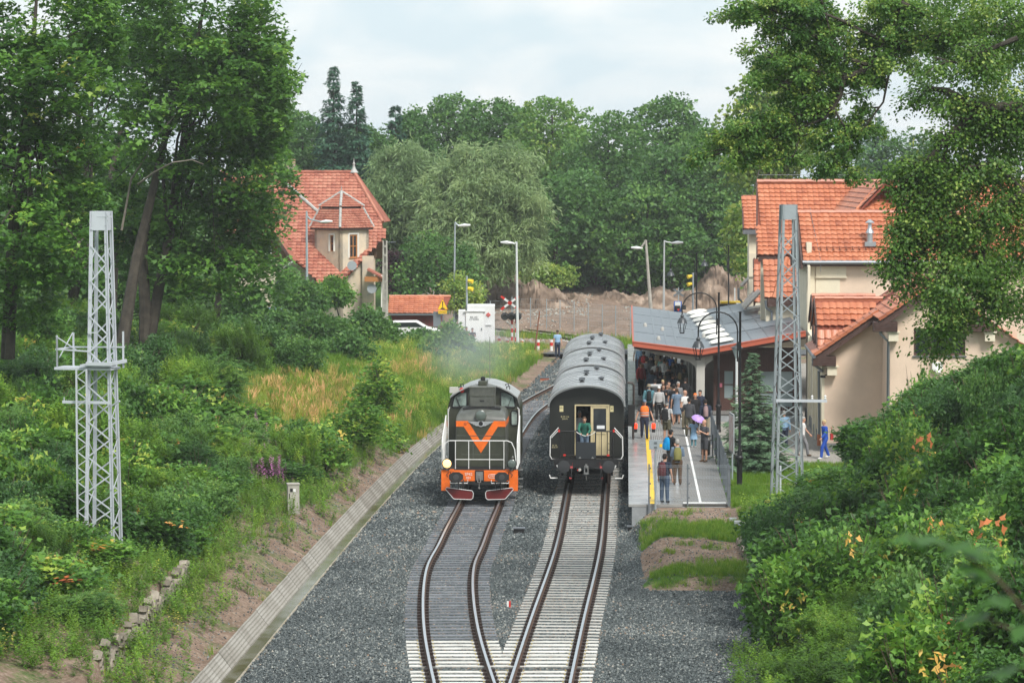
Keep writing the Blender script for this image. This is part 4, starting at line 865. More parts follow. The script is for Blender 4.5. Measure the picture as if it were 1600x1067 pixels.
# railings
rl = MB(); zf, zt2, zm = 1.26, 2.34, 1.62
rl.tube([(-1.42, .05, zf), (-1.40, .05, 2.0), (-1.30, .05, 2.26), (-1.15, .05, zt2), (1.05, .05, zt2), (1.22, .05, 2.28), (1.34, .05, 2.02), (1.42, .05, zf)], .019, 8)
rl.tube([(-.93, .05, zm), (.93, .05, zm)], .016, 6)
for x in (-.93, -.42, .38, .93): rl.tube([(x, .05, zf), (x, .05, zt2)], .016, 6)
rl.build('front_railing', mw, lo, smooth=True)
for s in (-1, 1):
    sr = MB(); x = s * 1.44
    sr.tube([(x, .1, zf), (x, .1, 2.28), (x, .35, 2.42), (x, 2.6, 3.1)], .022, 6); sr.tube([(x, .1, 1.7), (x, 2.6, 2.35)], .02, 6)
    for y, z in ((.45, 2.44), (.9, 2.58), (1.35, 2.72), (1.8, 2.85), (2.25, 2.98), (2.6, 3.1)): sr.tube([(x, y, zf), (x, y, z)], .018, 6)
    sr.tube([(x - s * .05, 3.2, zf), (x - s * .05, 3.2, 3.3), (x - s * .1, 3.3, 3.36), (x - s * .05, 3.4, 3.2)], .024, 6); sr.build('side_railing', mw, lo, smooth=True)
    tr_ = MB(); tr_.box((s * 1.15, 3.6, .72), (.25, 3.6, .4)); [tr_.box((s * 1.28, 1.9 + k * 1.5, .7), (.12, .5, .3)) for k in range(3)]; tr_.build('bogie_frame', m_dark, lo)
    for k, (z, y) in enumerate(((.95, 3.0), (.6, 2.95), (.3, 2.9))): MB().box((s * 1.40, y, z), (.3, .4, .03)).build('cab_step', m_steel, lo)
for y in (2.4, 5.0, 9.4, 12.0):
    ax = MB(); [ax.lathe((s * .7535, y, .5), [(.5, -.065), (.5, .04), (.535, .05), (.535, .068), (.1, .075)], 24, 'X') for s in (-1, 1)]; ax.box((0, y, .5), (1.5, .16, .16)); ax.build('wheelset', m_steel, lo, smooth=True)

# ------------------------------------------------------------ carriages
m_black_end = mat('carriage_black', (.016, .017, .014), .35, spec=.5, noise=.3, nscale=1.5)
m_carr = mat('carriage_green', (.022, .026, .018), .4)
m_rooffelt = mat('carriage_roof', (.42, .435, .44), .22, spec=.8, metal=.25, noise=.45, nscale=1.3, col2=(.17, .18, .19), stretch=(.5, 2.2, .5), bump=.35, bscale=5)  # pale bands in the colour paint the streaky highlights on the dark grey roof
m_creamdoor = mat('cream_door_paint', (.56, .47, .28), .5, noise=.1)
m_label = mat('cream_label', (.62, .55, .30), .6)
def carriage(label, yF, L=12.6, front=True):
    x0, x1 = float(XRT(yF)), float(XRT(yF + L)); a = math.atan((x1 - x0) / L)
    c = thing('railway_carriage', label, 'railway carriage', (x0, yF, 0), -a, 'dark four wheeled carriages coupled in a train')
    w, ze_, zc2 = 1.47, 3.30, 4.12
    def arc(n, sc=1.0, dz=0.0):
        out = []
        for k in range(n + 1):
            q = math.pi * k / n; out.append((-math.cos(q) * w * sc, ze_ + dz + (zc2 - ze_) * math.sin(q) ** .9))
        return out
    A_ = arc(20); az = lambda x: float(np.interp(x, [q[0] for q in A_], [q[1] for q in A_]))
    y_a = .75
    endp = MB(); dl_, dr_ = -.47, .90                       # door opening in the end wall
    endp.prism([(-w, 1.28), (dl_, 1.28), (dl_, 3.36), (dl_, az(dl_))] + [p for p in reversed([q for q in A_ if q[0] < dl_])], ((0, y_a, 0), (1, 0, 0), (0, 0, 1)), (0, .06, 0))
    endp.prism([(dr_, 1.28), (w, 1.28)] + [q for q in reversed(A_) if q[0] > dr_] + [(dr_, az(dr_)), (dr_, 3.36)], ((0, y_a, 0), (1, 0, 0), (0, 0, 1)), (0, .06, 0))
    endp.prism([(dl_, 3.36), (dr_, 3.36), (dr_, az(dr_))] + [q for q in reversed(A_) if dl_ <= q[0] <= dr_] + [(dl_, az(dl_))], ((0, y_a, 0), (1, 0, 0), (0, 0, 1)), (0, .06, 0))
    endp.build('end_wall', m_black_end, c)
    sd = MB()
    for s in (-1, 1): sd.box((s * (w - .02), (L + y_a) / 2 + .03, 2.3), (.04, L - y_a - .1, 2.05))
    sd.box((0, L - .04, 2.4), (2.9, .05, 2.2)); sd.box((0, (L + y_a) / 2, 1.3), (2.88, L - y_a, .08)); sd.build('side_wall', m_carr, c)
    for k in range(7):
        for s in (-1, 1): g = MB(); g.box((s * (w + .004), 1.9 + k * 1.55, 2.75), (.02, .95, .8)); g.build('side_window', m_glass, c)
    R_ = MB(); n = 21; ys_ = [0.42, L - .3]; vs = []
    for y in ys_:
        vs += [(x * 1.035, y, z + .04) for x, z in A_]
    for y in ys_: vs += [(x * 1.0, y, z - .03) for x, z in A_]
    R_.add(vs, [(k, k + 1, n + k + 1, n + k) for k in range(n - 1)] + [(2 * n + k, 3 * n + k, 3 * n + k + 1, 2 * n + k + 1) for k in range(n - 1)] + [(k, 2 * n + k, 2 * n + k + 1, k + 1) for k in range(n - 1)] + [(n + k, n + k + 1, 3 * n + k + 1, 3 * n + k) for k in range(n - 1)])
    rf = R_.build('roof', m_rooffelt, c, smooth=True)
    rb = MB()
    for k in range(12):
        y = .95 + k * 1.0
        for (xa, za), (xb, zb) in zip(A_[1:-2], A_[2:-1]): rb.bar((xa * 1.036, y, za + .042), (xb * 1.036, y, zb + .042), .045, .035, up=(xa, 0, .6))
    rb.build('roof_rib', m_rooffelt, rf)
    ed = MB(); ed.tube([(x * 1.03, .42, z + .03) for x, z in A_], .035, 6); ed.build('roof_rim', mat('roof_rim', (.30, .31, .31), .4, .4), rf)
    gut = MB(); [gut.box((s * (w + .03), L / 2, ze_ + .02), (.05, L - .8, .05)) for s in (-1, 1)]; gut.build('roof_gutter', m_carr, rf)
    for i, (vx, vy) in enumerate(((-.22, 2.6), (-.22, 3.6), (.55, 4.4), (-.1, 6.6), (-.1, 7.8), (.3, 10.2), (.3, 11.2))):
        v = MB(); z = ze_ + (zc2 - ze_) * math.sqrt(max(0, 1 - (vx / w) ** 2)) + .02
        v.lathe((vx, vy, z), [(.09, 0), (.09, .04), (.05, .05), (.05, .08), (.12, .09), (.12, .12), (.04, .15)], 12); v.lathe((vx, vy + .35, z), [(.09, 0), (.09, .04), (.05, .05), (.05, .08), (.12, .09), (.12, .12), (.04, .15)], 12) if i % 2 == 0 else None
        v.build('roof_ventilator', mat('ventilator', (.06, .065, .07), .4, .3), c, smooth=True)
    B2 = lambda nm, m, f, sm=False, bv=0.0, par=None: (lambda mb: (f(mb), mb.build(nm, m, par or c, smooth=sm, bevel=bv))[1])(MB())
    B2('underframe', m_dark, lambda b: (b.box((0, L / 2, 1.12), (2.5, L - .2, .3)), b.box((0, .35, 1.24), (2.9, .8, .08)), b.box((0, 0.0, 1.08), (2.56, .12, .26))))
    for y in (3.0, L - 3.0):
        ax = MB(); [ax.lathe((s * .7535, y, .5), [(.46, -.065), (.46, .04), (.495, .05), (.495, .068), (.1, .075)], 22, 'X') for s in (-1, 1)]; ax.box((0, y, .5), (1.5, .15, .15)); ax.build('wheelset', m_dark, c)
        B2('axle_guard', m_dark, lambda b: [b.box((s * 1.0, y, .72), (.08, .6, .7)) for s in (-1, 1)])
    for s in (-1, 1):
        bf = MB(); bf.lathe((s * .875, -.62, 1.04), [(.11, .6), (.14, .5), (.09, .3), (.09, .05), (.23, .03), (.25, .0), (.24, -.02), (.0, -.04)], 22, 'Y'); bf.build('buffer', mat('buffer_dark', (.045, .047, .05), .5, .3), c, smooth=True)
    if not front: return c
    # doorway, door, interior
    B2('interior', mat('interior_dark', (.03, .018, .012), .7), lambda b: (b.box((-.55, 2.2, 2.3), (.05, 2.8, 2.1)), b.box((.95, 2.2, 2.3), (.05, 2.8, 2.1)), b.box((.2, 3.6, 2.3), (1.5, .05, 2.1)), b.box((.2, 2.2, 3.38), (1.5, 2.8, .04)), b.box((.2, 2.1, 1.34), (1.5, 2.9, .05))))
    fr_ = B2('door_frame', m_creamdoor, lambda b: (b.box((dl_ + .02, y_a - .02, 2.34), (.05, .08, 2.04)), b.box((dr_ - .02, y_a - .02, 2.34), (.05, .08, 2.04)), b.box(((dl_ + dr_) / 2, y_a - .02, 3.36), (dr_ - dl_, .08, .05)), b.box((.18, y_a - .0, 2.34), (.04, .08, 2.04))))
    def door(b):
        y = y_a - .01; b.box((.23, y, 2.33), (.07, .05, 2.0)); b.box((.82, y, 2.33), (.09, .05, 2.0)); b.box((.53, y, 3.28), (.6, .05, .1)); b.box((.53, y, 2.28), (.6, .05, .12)); b.box((.53, y + .015, 1.78), (.6, .03, .95))
        for x in (.30, .53, .76): b.box((x, y - .012, 1.78), (.03, .03, .92))
    dd = B2('door', m_creamdoor, door); B2('pane', m_glass, lambda b: b.box((.52, y_a + .0, 2.78), (.54, .02, .9)), par=dd)
    B2('door_notice', mat('white_paper', (.7, .72, .74), .5), lambda b: b.box((.56, y_a - .02, 2.49), (.31, .01, .13)), par=dd)
    lb = B2('label', m_label, lambda b: (b.box((-1.0, y_a - .01, 3.22), (.15, .012, .24)), b.box((1.0, y_a - .01, 3.22), (.13, .012, .24))))
    tx = MATS['carriage_black']; tj = 0
    for (t_, s_, p_) in (('AB 4', .07, (-1.0, 3.25)), ('8', .1, (1.0, 3.22))): lettering(t_, s_, tx, c, (p_[0], y_a - .02, p_[1]), (R(90), 0, 0 if len(t_) < 2 else 0))
    yl = mat('label_yellow', (.55, .50, .28), .6)
    lettering('Bi 29 116\nJelenia', .085, yl, c, (-.86, y_a - .008, 2.86), (R(90), 0, 0)); lettering('Bi 29\n20.6.07', .085, yl, c, (-1.27, y_a - .008, 1.72), (R(90), 0, 0))
    # end platform railings
    zt = 2.38
    def rails(b):
        for a_, e_ in ((-1.05, -.40), (.36, 1.05)):
            b.tube([(a_, .06, zt), (e_, .06, zt)], .028, 6); b.tube([(a_, .06, 1.42), (e_, .06, 1.42)], .02, 6)
            for k in range(4): x = a_ + (e_ - a_) * k / 3; b.tube([(x, .06, 1.2), (x, .06, zt)], .026 if k in (0, 3) else .016, 6)
        b.tube([(-1.05, .06, 1.9), (-.85, .06, 1.9)], .014, 5); b.tube([(-1.05, .06, 1.65), (-.85, .06, 1.65)], .014, 5); b.tube([(.85, .06, 1.9), (1.05, .06, 1.9)], .014, 5); b.tube([(.85, .06, 1.65), (1.05, .06, 1.65)], .014, 5)
        for s in (-1, 1): b.tube([(s * 1.05, .06, zt), (s * 1.05, .06, 2.5)], .02, 6)
    B2('railing', m_dark, rails, True)
    B2('gangway_plate', mat('gangway_plate', (.028, .032, .036), .5, .2), lambda b: (b.box((-.02, .0, 1.62), (.80, .05, .66)), b.box((-.38, -.01, 1.94), (.05, .05, .06)), b.box((.34, -.01, 1.94), (.05, .05, .06))), bv=.01)
    B2('plate_hinge', m_steel, lambda b: [b.prism([(x - .06, 1.31), (x + .06, 1.31), (x, 1.40)], ((0, -.03, 0), (1, 0, 0), (0, 0, 1)), (0, -.02, 0)) for x in (-.25, .25)])
    for s in (-1, 1):
        B2('handrail', mw, lambda b: (b.tube([(s * 1.1, .06, 2.52), (s * 1.42, .1, 2.16), (s * 1.44, .1, 1.42), (s * 1.36, .1, 1.27), (s * 1.08, .06, 1.25)], .022, 7), b.tube([(s * 1.12, .02, 2.40), (s * 1.38, .06, 2.12)], .018, 6)), True)
        B2('railing_clip', m_red, lambda b: (b.box((s * 1.08, .03, 2.40), (.07, .05, .1)), b.box((s * .86, .03, 1.44), (.1, .05, .07))))
        B2('end_step', mw, lambda b: (b.tube([(s * .7, -.05, .94), (s * 1.12, -.05, .94), (s * 1.17, -.05, 1.05)], .03, 6), b.tube([(s * 1.13, .1, .52), (s * 1.42, .1, .52), (s * 1.46, .1, .66)], .03, 6)), True)
        B2('brake_cock', mat('pink_red_valve', (.5, .08, .08), .5), lambda b: (b.box((s * .62, -.05, .97), (.17, .08, .08)), b.tube([(s * .55, -.05, 1.0), (s * .54, -.05, 1.16)], .012, 5), b.box((s * .62, -.1, .55), (.09, .07, .07))))
        B2('brake_hose', m_rubber, lambda b: b.tube([(s * .60, -.06, .94), (s * .58, -.16, .8), (s * .58, -.16, .62), (s * .62, -.1, .55)], .028, 7), True)
    B2('chain', mw, lambda b: b.tube([(-.40 + .76 * k / 8, .02, 2.36 - .16 * math.sin(math.pi * k / 8)) for k in range(9)], .014, 5))
    B2('coupling', m_steel, lambda b: (b.box((0, -.2, 1.04), (.07, .34, .13)), b.tube([(-.06, -.26, 1.06), (-.07, -.3, .78), (.07, -.3, .78), (.06, -.26, 1.06)], .024, 6), b.tube([(0, -.26, .78), (0, -.26, .48)], .016, 5), b.box((0, -.28, .74), (.2, .06, .06))))
    B2('tail_valve', m_red, lambda b: b.box((-.33, -.04, .86), (.05, .05, .06))); B2('air_coupling', m_greypaint, lambda b: b.lathe((-.26, -.1, .86), [(.05, 0), (.07, .04), (.05, .08)], 8, 'Y'))
    return c
yC = 125.8
carriage('dark carriage with open end balcony and cream door, last of the train beside the platform', yC)
carriage('middle carriage with ribbed grey barrel roof between two other dark carriages', yC + 13.1, front=False)
carriage('farthest dark carriage with barrel roof, nearest the level crossing', yC + 26.2, front=False)
sg = thing('gooseneck_panel', 'dark rectangular panel hanging from a bent pipe post between carriage roof and platform', 'signal panel', (XPL(141) + .12, 141, PL_H))
MB().box((.02, 0, 1.05), (.30, .10, .95)).build('panel', m_dark, sg, bevel=.01); MB().tube([(.12, .03, 1.4), (.12, .03, 2.36), (.06, .03, 2.48), (-.16, .03, 2.5)], .05, 8).tube([(.1, .03, 0.0), (.1, .03, .6)], .05, 8).build('pipe', mat('brown_pipe', (.04, .028, .024), .5), sg, smooth=True)
# ------------------------------------------------------------ villa
m_villa = mat('villa_render', (.62, .52, .38), .9, noise=.25, nscale=.9, col2=(.45, .40, .33), bump=.3, bscale=20)
m_winwood = mat('orange_window_wood', (.38, .16, .05), .5); m_plank = mat('weathered_plank', (.20, .11, .06), .8, noise=.4, nscale=3, stretch=(6, 1, .5))
m_lead = mat('grey_ridge_flashing', (.42, .42, .40), .7, noise=.3, nscale=3)
v = thing('villa', 'old cream villa with red tiled hipped roof and corner turret behind the bushes', 'house')
rd = 250.0; P0 = lambda px, py, y: D(px, py, y)
A, Bp = D(425, 272, rd), D(553, 270, rd); zR = Bp.z
z_lo = D(500, 455, 240).z; run = rd - 240
def ptR(px, z): y = rd - (zR - z) * (run / (zR - z_lo)); return Vector(((px - 800) / FPX * y, y, z))
ze1 = D(604, 368, 246).z
front = slope(v, [ptR(478, z_lo + 1.6), ptR(512, z_lo), ptR(520, z_lo), ptR(600, ze1), ptR(597, ze1 + 1.0), Vector((Bp.x, rd, zR)), Vector((A.x - 4, rd, zR)), ptR(400, D(0, 362, 245).z)], .2, m_under)
Uv, Vv = Vector((1, 0, 0)), Vector((0, run, zR - z_lo)).normalized(); O = Vector((ptR(330, z_lo).x, 240, z_lo)); Wd = math.hypot(run, zR - z_lo)
def kV(s, t):
    x = O.x + s; z = O.z + t * Vv.z; y = O.y + t * Vv.y; px = 800 + FPX * x / y; py = 250 + FPX * (CAMH - z) / y
    if z < ze1 and px > 604 - (604 - 520) * (ze1 - z) / (ze1 - z_lo): return False
    if py > 365 and px < 428 + (py - 365) * .9: return False
    return px < (600 if py > 350 else 553 + (py - 270) * .59)
tiled(front, O, Uv, Vv, 16.0, Wd, m_tileold, tw=.34, th=.36, keep=kV, jit=.012)
sideR = slope(v, [Vector((Bp.x, rd, zR)), ptR(597, ze1 + 1.0), ptR(597, ze1 + 1.0) + Vector((.4, 7.5, 0)), Vector((Bp.x + .2, rd + .6, zR))], .15, m_tileold)
slope(v, [Vector((A.x - 4, rd, zR)), Vector((Bp.x, rd, zR)), Vector((Bp.x + 2.4, rd + 9, z_lo + 2)), Vector((A.x - 4, rd + 9, z_lo + 2))], .2, m_tileold)
for a, b in ((Vector((Bp.x, rd, zR)), ptR(598, ze1 + 1.0)), (Vector((A.x - 4, rd, zR)), Vector((Bp.x, rd, zR)))): ridge(v, a + Vector((0, -.05, .05)), b + Vector((0, -.05, .05)), m_tileold, .13)
ridge(v, D(430, 272, 249.6), D(498, 332, 246.4), m_lead, .12)
MB().lathe(tuple(Vector((Bp.x, rd, zR))), [(.35, 0), (.12, .35), (.08, .6), (.12, .7), (.04, .8), (.015, 1.15)], 10).build('finial', m_lead, v, smooth=True)
zh = ptR(600, ze1); wall(v, (ptR(440, ze1).x, zh.y + .6), (zh.x - .7, zh.y + .6), 1, zh.z, m_villa, .3)
pk = MB(); [pk.box((zh.x - 1.35 + i * .17, zh.y + .55, zh.z - .85), (.15, .05, 1.6)) for i in range(5)]; tag(pk.build('plank', m_plank, v, recalc=False), kind='stuff')
MB().bar(tuple(ptR(520, ze1) + Vector((0, -.1, -.1))), tuple(zh + Vector((0, -.1, -.1))), .12).build('gutter', m_zinc, v)
# turret, one corner towards the railway
tcx, tcy = (534 - 800) / FPX * 243.5, 243.5; hd = 2.05; gzv = 1.0; zt_ = D(534, 356, 241.6).z
cor = [(tcx, tcy - hd), (tcx + hd, tcy), (tcx, tcy + hd), (tcx - hd, tcy)]
sd = hd * math.sqrt(2)
wr = (1.28 - .31, 1.28 + .31, D(554, 403, 242).z, D(554, 367, 242).z); w2 = (1.75, 2.15, D(520, 393, 242).z, D(520, 368, 242).z)
wall(v, cor[0], cor[1], gzv - 2, zt_, m_villa, .25, holes=[(.95, 1.75, wr[2], wr[3])]); wall(v, cor[3], cor[0], gzv - 2, zt_, m_villa, .25, holes=[w2])
wall(v, cor[1], cor[2], gzv - 2, zt_, m_villa, .25); wall(v, cor[2], cor[3], gzv - 2, zt_, m_villa, .25)
def along(a, b, s): a, b = Vector(a), Vector(b); return tuple(a + (b - a).normalized() * s)
m_wtrim = mat('white_window_surround', (.68, .66, .60), .8)
window(v, along(cor[0], cor[1], .95), along(cor[0], cor[1], 1.75), wr[2], wr[3], m_winwood, m_glass, .09, (1, 1), .05, m_winwood); window(v, along(cor[3], cor[0], w2[0]), along(cor[3], cor[0], w2[1]), w2[2], w2[3], m_winwood, m_glass, .07, (0, 1), .05)
for (a, b, s0, s1, z0, z1) in ((cor[0], cor[1], .95, 1.75, wr[2], wr[3]), (cor[3], cor[0], w2[0], w2[1], w2[2], w2[3])):
    f = MB(); p = lambda s, z: Vector((*along(a, b, s), z)); nn = Vector((0, -.03, 0)); f.bar(p(s0 - .08, z0) + nn, p(s0 - .08, z1 + .1) + nn, .14, .05, up=(0, 1, 0)); f.bar(p(s1 + .08, z0) + nn, p(s1 + .08, z1 + .1) + nn, .14, .05, up=(0, 1, 0)); f.bar(p(s0 - .1, z1 + .08) + nn, p(s1 + .1, z1 + .08) + nn, .05, .12); f.build('window_surround', m_wtrim, v)
def pyr(r0, z0, r1, z1, nm):
    mb = MB(); q = [(tcx, tcy - 1), (tcx + 1, tcy), (tcx, tcy + 1), (tcx - 1, tcy)]; c = Vector((tcx, tcy)); ds = [Vector((0, -1)), Vector((1, 0)), Vector((0, 1)), Vector((-1, 0))]
    lo_ = [Vector((*(c + d * r0), z0)) for d in ds]; hi = [Vector((*(c + d * r1), z1)) for d in ds]
    mb.add([*lo_, *hi], [(i, (i + 1) % 4, (i + 1) % 4 + 4, i + 4) for i in range(4)] + [(3, 2, 1, 0)]); o = mb.build(nm, m_under, v)
    for i in (0, 3):
        a, b, c_, d_ = lo_[i], lo_[(i + 1) % 4], hi[i], hi[(i + 1) % 4]; U_ = (b - a).normalized(); mid = (c_ + d_) / 2 - (a + b) / 2; L = (b - a).length; Wn = mid.length
        tiled(o, a, U_, mid, L, Wn, m_tileold, tw=.17, th=.19, keep=lambda s, t, L=L, W=Wn, k=(L - (d_ - c_).length) / 2: k * t / W < s < L - k * t / W, jit=.004)
    for i, mm in ((0, m_lead), (1, m_lead), (3, m_lead)): ridge(o, lo_[i] + Vector((0, 0, .05)), hi[i] + Vector((0, 0, .05)), mm, .10)
    return o
pyr(2.42, zt_ - .02, 1.62, zt_ + 1.42, 'turret_roof'); MB().box((tcx, tcy, zt_ + 1.48), (2.1, 2.1, .18), rz=R(45)).build('turret_band', m_brown, v); pyr(1.72, zt_ + 1.55, .06, zt_ + 2.62, 'turret_roof')
MB().lathe((tcx, tcy, zt_ + 2.6), [(.1, 0), (.14, .12), (.04, .2), (.02, .55)], 8).build('finial', m_lead, v)
ev = MB(); [ev.bar((tcx + a[0] * 2.36, tcy + a[1] * 2.36, zt_ - .1), (tcx + b[0] * 2.36, tcy + b[1] * 2.36, zt_ - .1), .08, .16) for a, b in (((-1, 0), (0, -1)), ((0, -1), (1, 0)))]; ev.build('eave', m_brown, v)
for px, py, dd_ in ((550, 415, 240.6), (581, 451, 239.5)):
    c = D(px, py, dd_); di = MB().lathe(tuple(c), [(.36, 0), (.3, .06), (.15, .1), (0, .11)], 18, 'Y').tube([c + Vector((0, .1, 0)), c + Vector((-.1, .6, -.4)), c + Vector((-.4, .9, -.5))], .025, 5); di.build('satellite_dish', mat('dish_grey', (.30, .33, .35), .5), v, smooth=True)
# gable with boards at the left and porch roof at the right
gA = D(428, 362, 238); gx_ = gA.x; e1 = D(459, 408, 238)
g = MB(); g.prism([(gx_ - 3, e1.z), (e1.x - .2, e1.z), (gx_, gA.z - .15)], ((0, 238.3, 0), (1, 0, 0), (0, 0, 1)), (0, .2, 0)); g.build('gable_boards', m_plank, v)
slope(v, [(gx_, 237.6, gA.z), (e1.x, 237.6, e1.z - .05), (e1.x, 243, e1.z - .05), (gx_, 243, gA.z)], .14, m_tileold); MB().bar((gx_, 237.55, gA.z - .1), (e1.x, 237.55, e1.z - .15), .06, .2).build('barge_board', m_brown, v)
wall(v, (gx_ - 3, 238.3), (e1.x - .3, 238.3), -1, e1.z, m_villa, .3); window(v, (gx_ - .7, 238.25), (gx_ - .2, 238.25), e1.z - .1, e1.z + 1.2, m_whitemetal, m_glass, .08, (0, 0), 0)
pipe(v, [tuple(D(459, 408, 237.5)), tuple(D(445, 417, 237.6)), tuple(D(443, 425, 238)), tuple(D(443, 460, 238))], .06, m_whitemetal)
MB().box(tuple(D(452, 258, 249)), (.9, .8, .9)).build('chimney', mat('old_chimney_brick', (.42, .25, .17), .9, noise=.5, nscale=4, col2=(.30, .28, .25)), v)
slope(v, [D(574, 420, 240), D(604, 436, 238.5), D(604, 436, 238.5) + Vector((0, 3, 0)), D(574, 420, 240) + Vector((0, 3, 0))], .12, m_tileold); MB().box(tuple(D(586, 436, 240)), (1.5, 1.6, .35)).build('porch_beam', m_winwood, v)
MB().box(tuple(D(597, 455, 239.5)), (.16, .16, 2.4)).build('porch_post', m_wtrim, v)
wall(v, (tcx + 1.6, 242.6), (zh.x - .7, 242.6), -1, D(590, 400, 242.6).z, m_villa, .3)
rebase(v, (-13, 243, 1.0))
# ------------------------------------------------------------ garage
ga = thing('garage', 'dark red wooden garage with bright orange tiled roof behind the bushes', 'garage')
g0, g1 = D(606, 490, 229), D(692, 490, 229); gt0 = D(606, 464, 231.6); zG0, zG1 = g0.z, gt0.z
gr_ = slope(ga, [g0, g1, Vector((g1.x + .5, 231.6, zG1)), Vector((g0.x, 231.6, zG1))], .1, m_under)
tiled(gr_, g0, (1, 0, 0), (0, 2.6, zG1 - zG0), g1.x - g0.x + .35, math.hypot(2.6, zG1 - zG0), m_tile, tw=.36, th=.34, single=0)
ridge(gr_, (g0.x, 231.6, zG1 + .04), (g1.x + .5, 231.6, zG1 + .04), m_tile, .1)
slope(ga, [Vector((g0.x, 234, zG0)), Vector((g1.x, 234, zG0)), Vector((g1.x + .5, 231.6, zG1)), Vector((g0.x, 231.6, zG1))], .1, m_tile)
wall(ga, (g0.x + .2, 229.3), (g1.x - .2, 229.3), -.5, zG0 - .05, mat('dark_red_boards', (.16, .022, .018), .6, noise=.2, nscale=5), .2); wall(ga, (g1.x - .2, 229.3), (g1.x - .1, 233.8), -.5, zG0, MATS['dark_red_boards'], .2)
MB().bar((g0.x, 228.9, zG0 - .06), (g1.x, 228.9, zG0 - .06), .12).build('gutter', m_zinc, ga)
dg_ = MB(); [dg_.box((g0.x + 2.2 + i * .22, 229.25, .9), (.03, .03, 2.0)) for i in range(8)]; dg_.build('door_batten', m_brown, ga)
rebase(ga, (-6.8, 231, .6))
# ------------------------------------------------------------ white signal cabin
cb = thing('signal_cabin', 'white equipment cabin with door and small red diamond plate by the crossing', 'cabin')
c0 = D(730, 536, 226); w_ = 43 * 226 / FPX; h_ = 59 * 226 / FPX; m_cab = mat('cabin_white', (.74, .75, .75), .5, noise=.08, nscale=2)
base = (c0.x + w_ / 2, 227.2, c0.z); MB().box((base[0], 227.2, c0.z + h_ / 2 - .2), (w_, 2.4, h_ + .4)).build('body', m_cab, cb, bevel=.02)
MB().box((base[0] - .45, 225.97, c0.z + 1.12), (1.24, .06, 2.2)).build('door', mat('cabin_door_white', (.80, .81, .80), .4), cb, bevel=.015); MB().box((base[0] - .45, 225.93, c0.z + 2.26), (1.5, .14, .06)).build('door_hood', m_cab, cb)
MB().box((base[0] + .05, 225.90, c0.z + 1.0), (.06, .06, .14)).build('handle', m_dark, cb)
lettering('RK 243\n127 B.894', .17, m_dark, cb, (base[0] - .5, 225.93, c0.z + 1.75), (R(90), 0, 0))
MB().box((base[0] + .52, 225.97, c0.z + 2.0), (.24, .03, .24), ry=R(45)).build('red_diamond', m_red, cb); lettering('PKP', .08, m_whitemetal, cb, (base[0] + .52, 225.94, c0.z + 2.0), (R(90), 0, 0))
MB().box((base[0] + .55, 225.95, c0.z + 1.3), (.4, .08, .05)).build('vent_hood', m_cab, cb); MB().box((base[0] - 1.35, 226.3, c0.z + 1.3), (.5, .5, 2.1)).build('side_box', m_cab, cb, bevel=.02)
rebase(cb, base)
# ------------------------------------------------------------ warning sign
ws = thing('warning_sign', 'yellow triangular warning sign with exclamation mark and plate in front of the garage roof', 'sign', tuple(D(692, 512, 215)))
q = lambda px, py, y=215: D(px, py, y) - ws.location
tri = [q(683, 484), q(700.5, 484), q(691.5, 466)]; yb = Vector((0, .03, 0)); MB().add([*tri, *[p + yb for p in tri]], [(0, 1, 2), (5, 4, 3), (0, 3, 4, 1), (1, 4, 5, 2), (2, 5, 3, 0)]).build('sign_border', m_redtrim, ws)
m_syel = mat('sign_yellow', (.85, .52, .02), .5); cen = (tri[0] + tri[1] + tri[2]) / 3; t2 = [cen + (p - cen) * .86 - yb * .3 for p in tri]; MB().add(t2, [(0, 1, 2)]).build('sign_plate', m_syel, ws)
e = MB(); ce = cen - yb; e.prism([(-.035, .32), (.035, .32), (.02, -.02), (-.02, -.02)], ((ce.x, ce.y, ce.z - .02), (1, 0, 0), (0, 0, 1)), (0, .01, 0)); e.box((ce.x, ce.y, ce.z - .09), (.06, .01, .06)); e.prism([(-.15, -.2), (.15, -.2), (.1, -.13), (0, -.15), (-.1, -.13)], ((ce.x, ce.y, ce.z + .0), (1, 0, 0), (0, 0, 1)), (0, .01, 0)); e.build('exclamation_mark', m_dark, ws)
pc = q(691.5, 487.5); MB().box(tuple(pc), (.58, .03, .22)).build('lower_plate', m_syel, ws); lettering('UWAGA', .14, m_dark, ws, tuple(pc + Vector((0, -.03, 0))), (R(90), 0, 0))
MB().tube([(0, .05, -1), (0, .05, tri[2].z - .2)], .035, 6).build('post', m_zinc, ws)
MB().box(tuple(q(685, 492) + Vector((-.1, .3, -.3))), (.5, .2, 1.0)).build('grey_cabinet', m_zinc, ws)
# ------------------------------------------------------------ street lamps, poles and signals
m_galv = mat('galvanised_pole', (.36, .41, .44), .45, .4); m_whitepole = mat('pale_pole', (.66, .68, .68), .45, .2); m_concpole = mat('concrete_pole', (.42, .40, .35), .9, noise=.3, nscale=2)
def pole_lamp(label, base_px, base_py, top_px, top_py, d, arm, m, r=.09, name='street_lamp'):
    b = D(base_px, base_py, d); tp = D(top_px, top_py, d) - b; t = thing(name, label, 'street lamp', tuple(b))
    MB().tube([(0, 0, -.5), tuple(tp)], [r, r * .6], 8).build('pole', m, t, smooth=True); pts = [tuple(tp)] + [tuple(tp + Vector((a * d / FPX, 0, -c * d / FPX))) for a, c in arm]; MB().tube(pts, r * .5, 6).build('arm', m, t, smooth=True)
    e = Vector(pts[-1]); s = 1 if arm[-1][0] > 0 else -1; hd_ = MB(); hd_.tube([e - Vector((s * .15, 0, 0)), e + Vector((s * .3, 0, .04)), e + Vector((s * .75, 0, .05))], [.05, .13, .06], 8); hd_.build('lamp_head', m_whitepole, t, smooth=True); return t
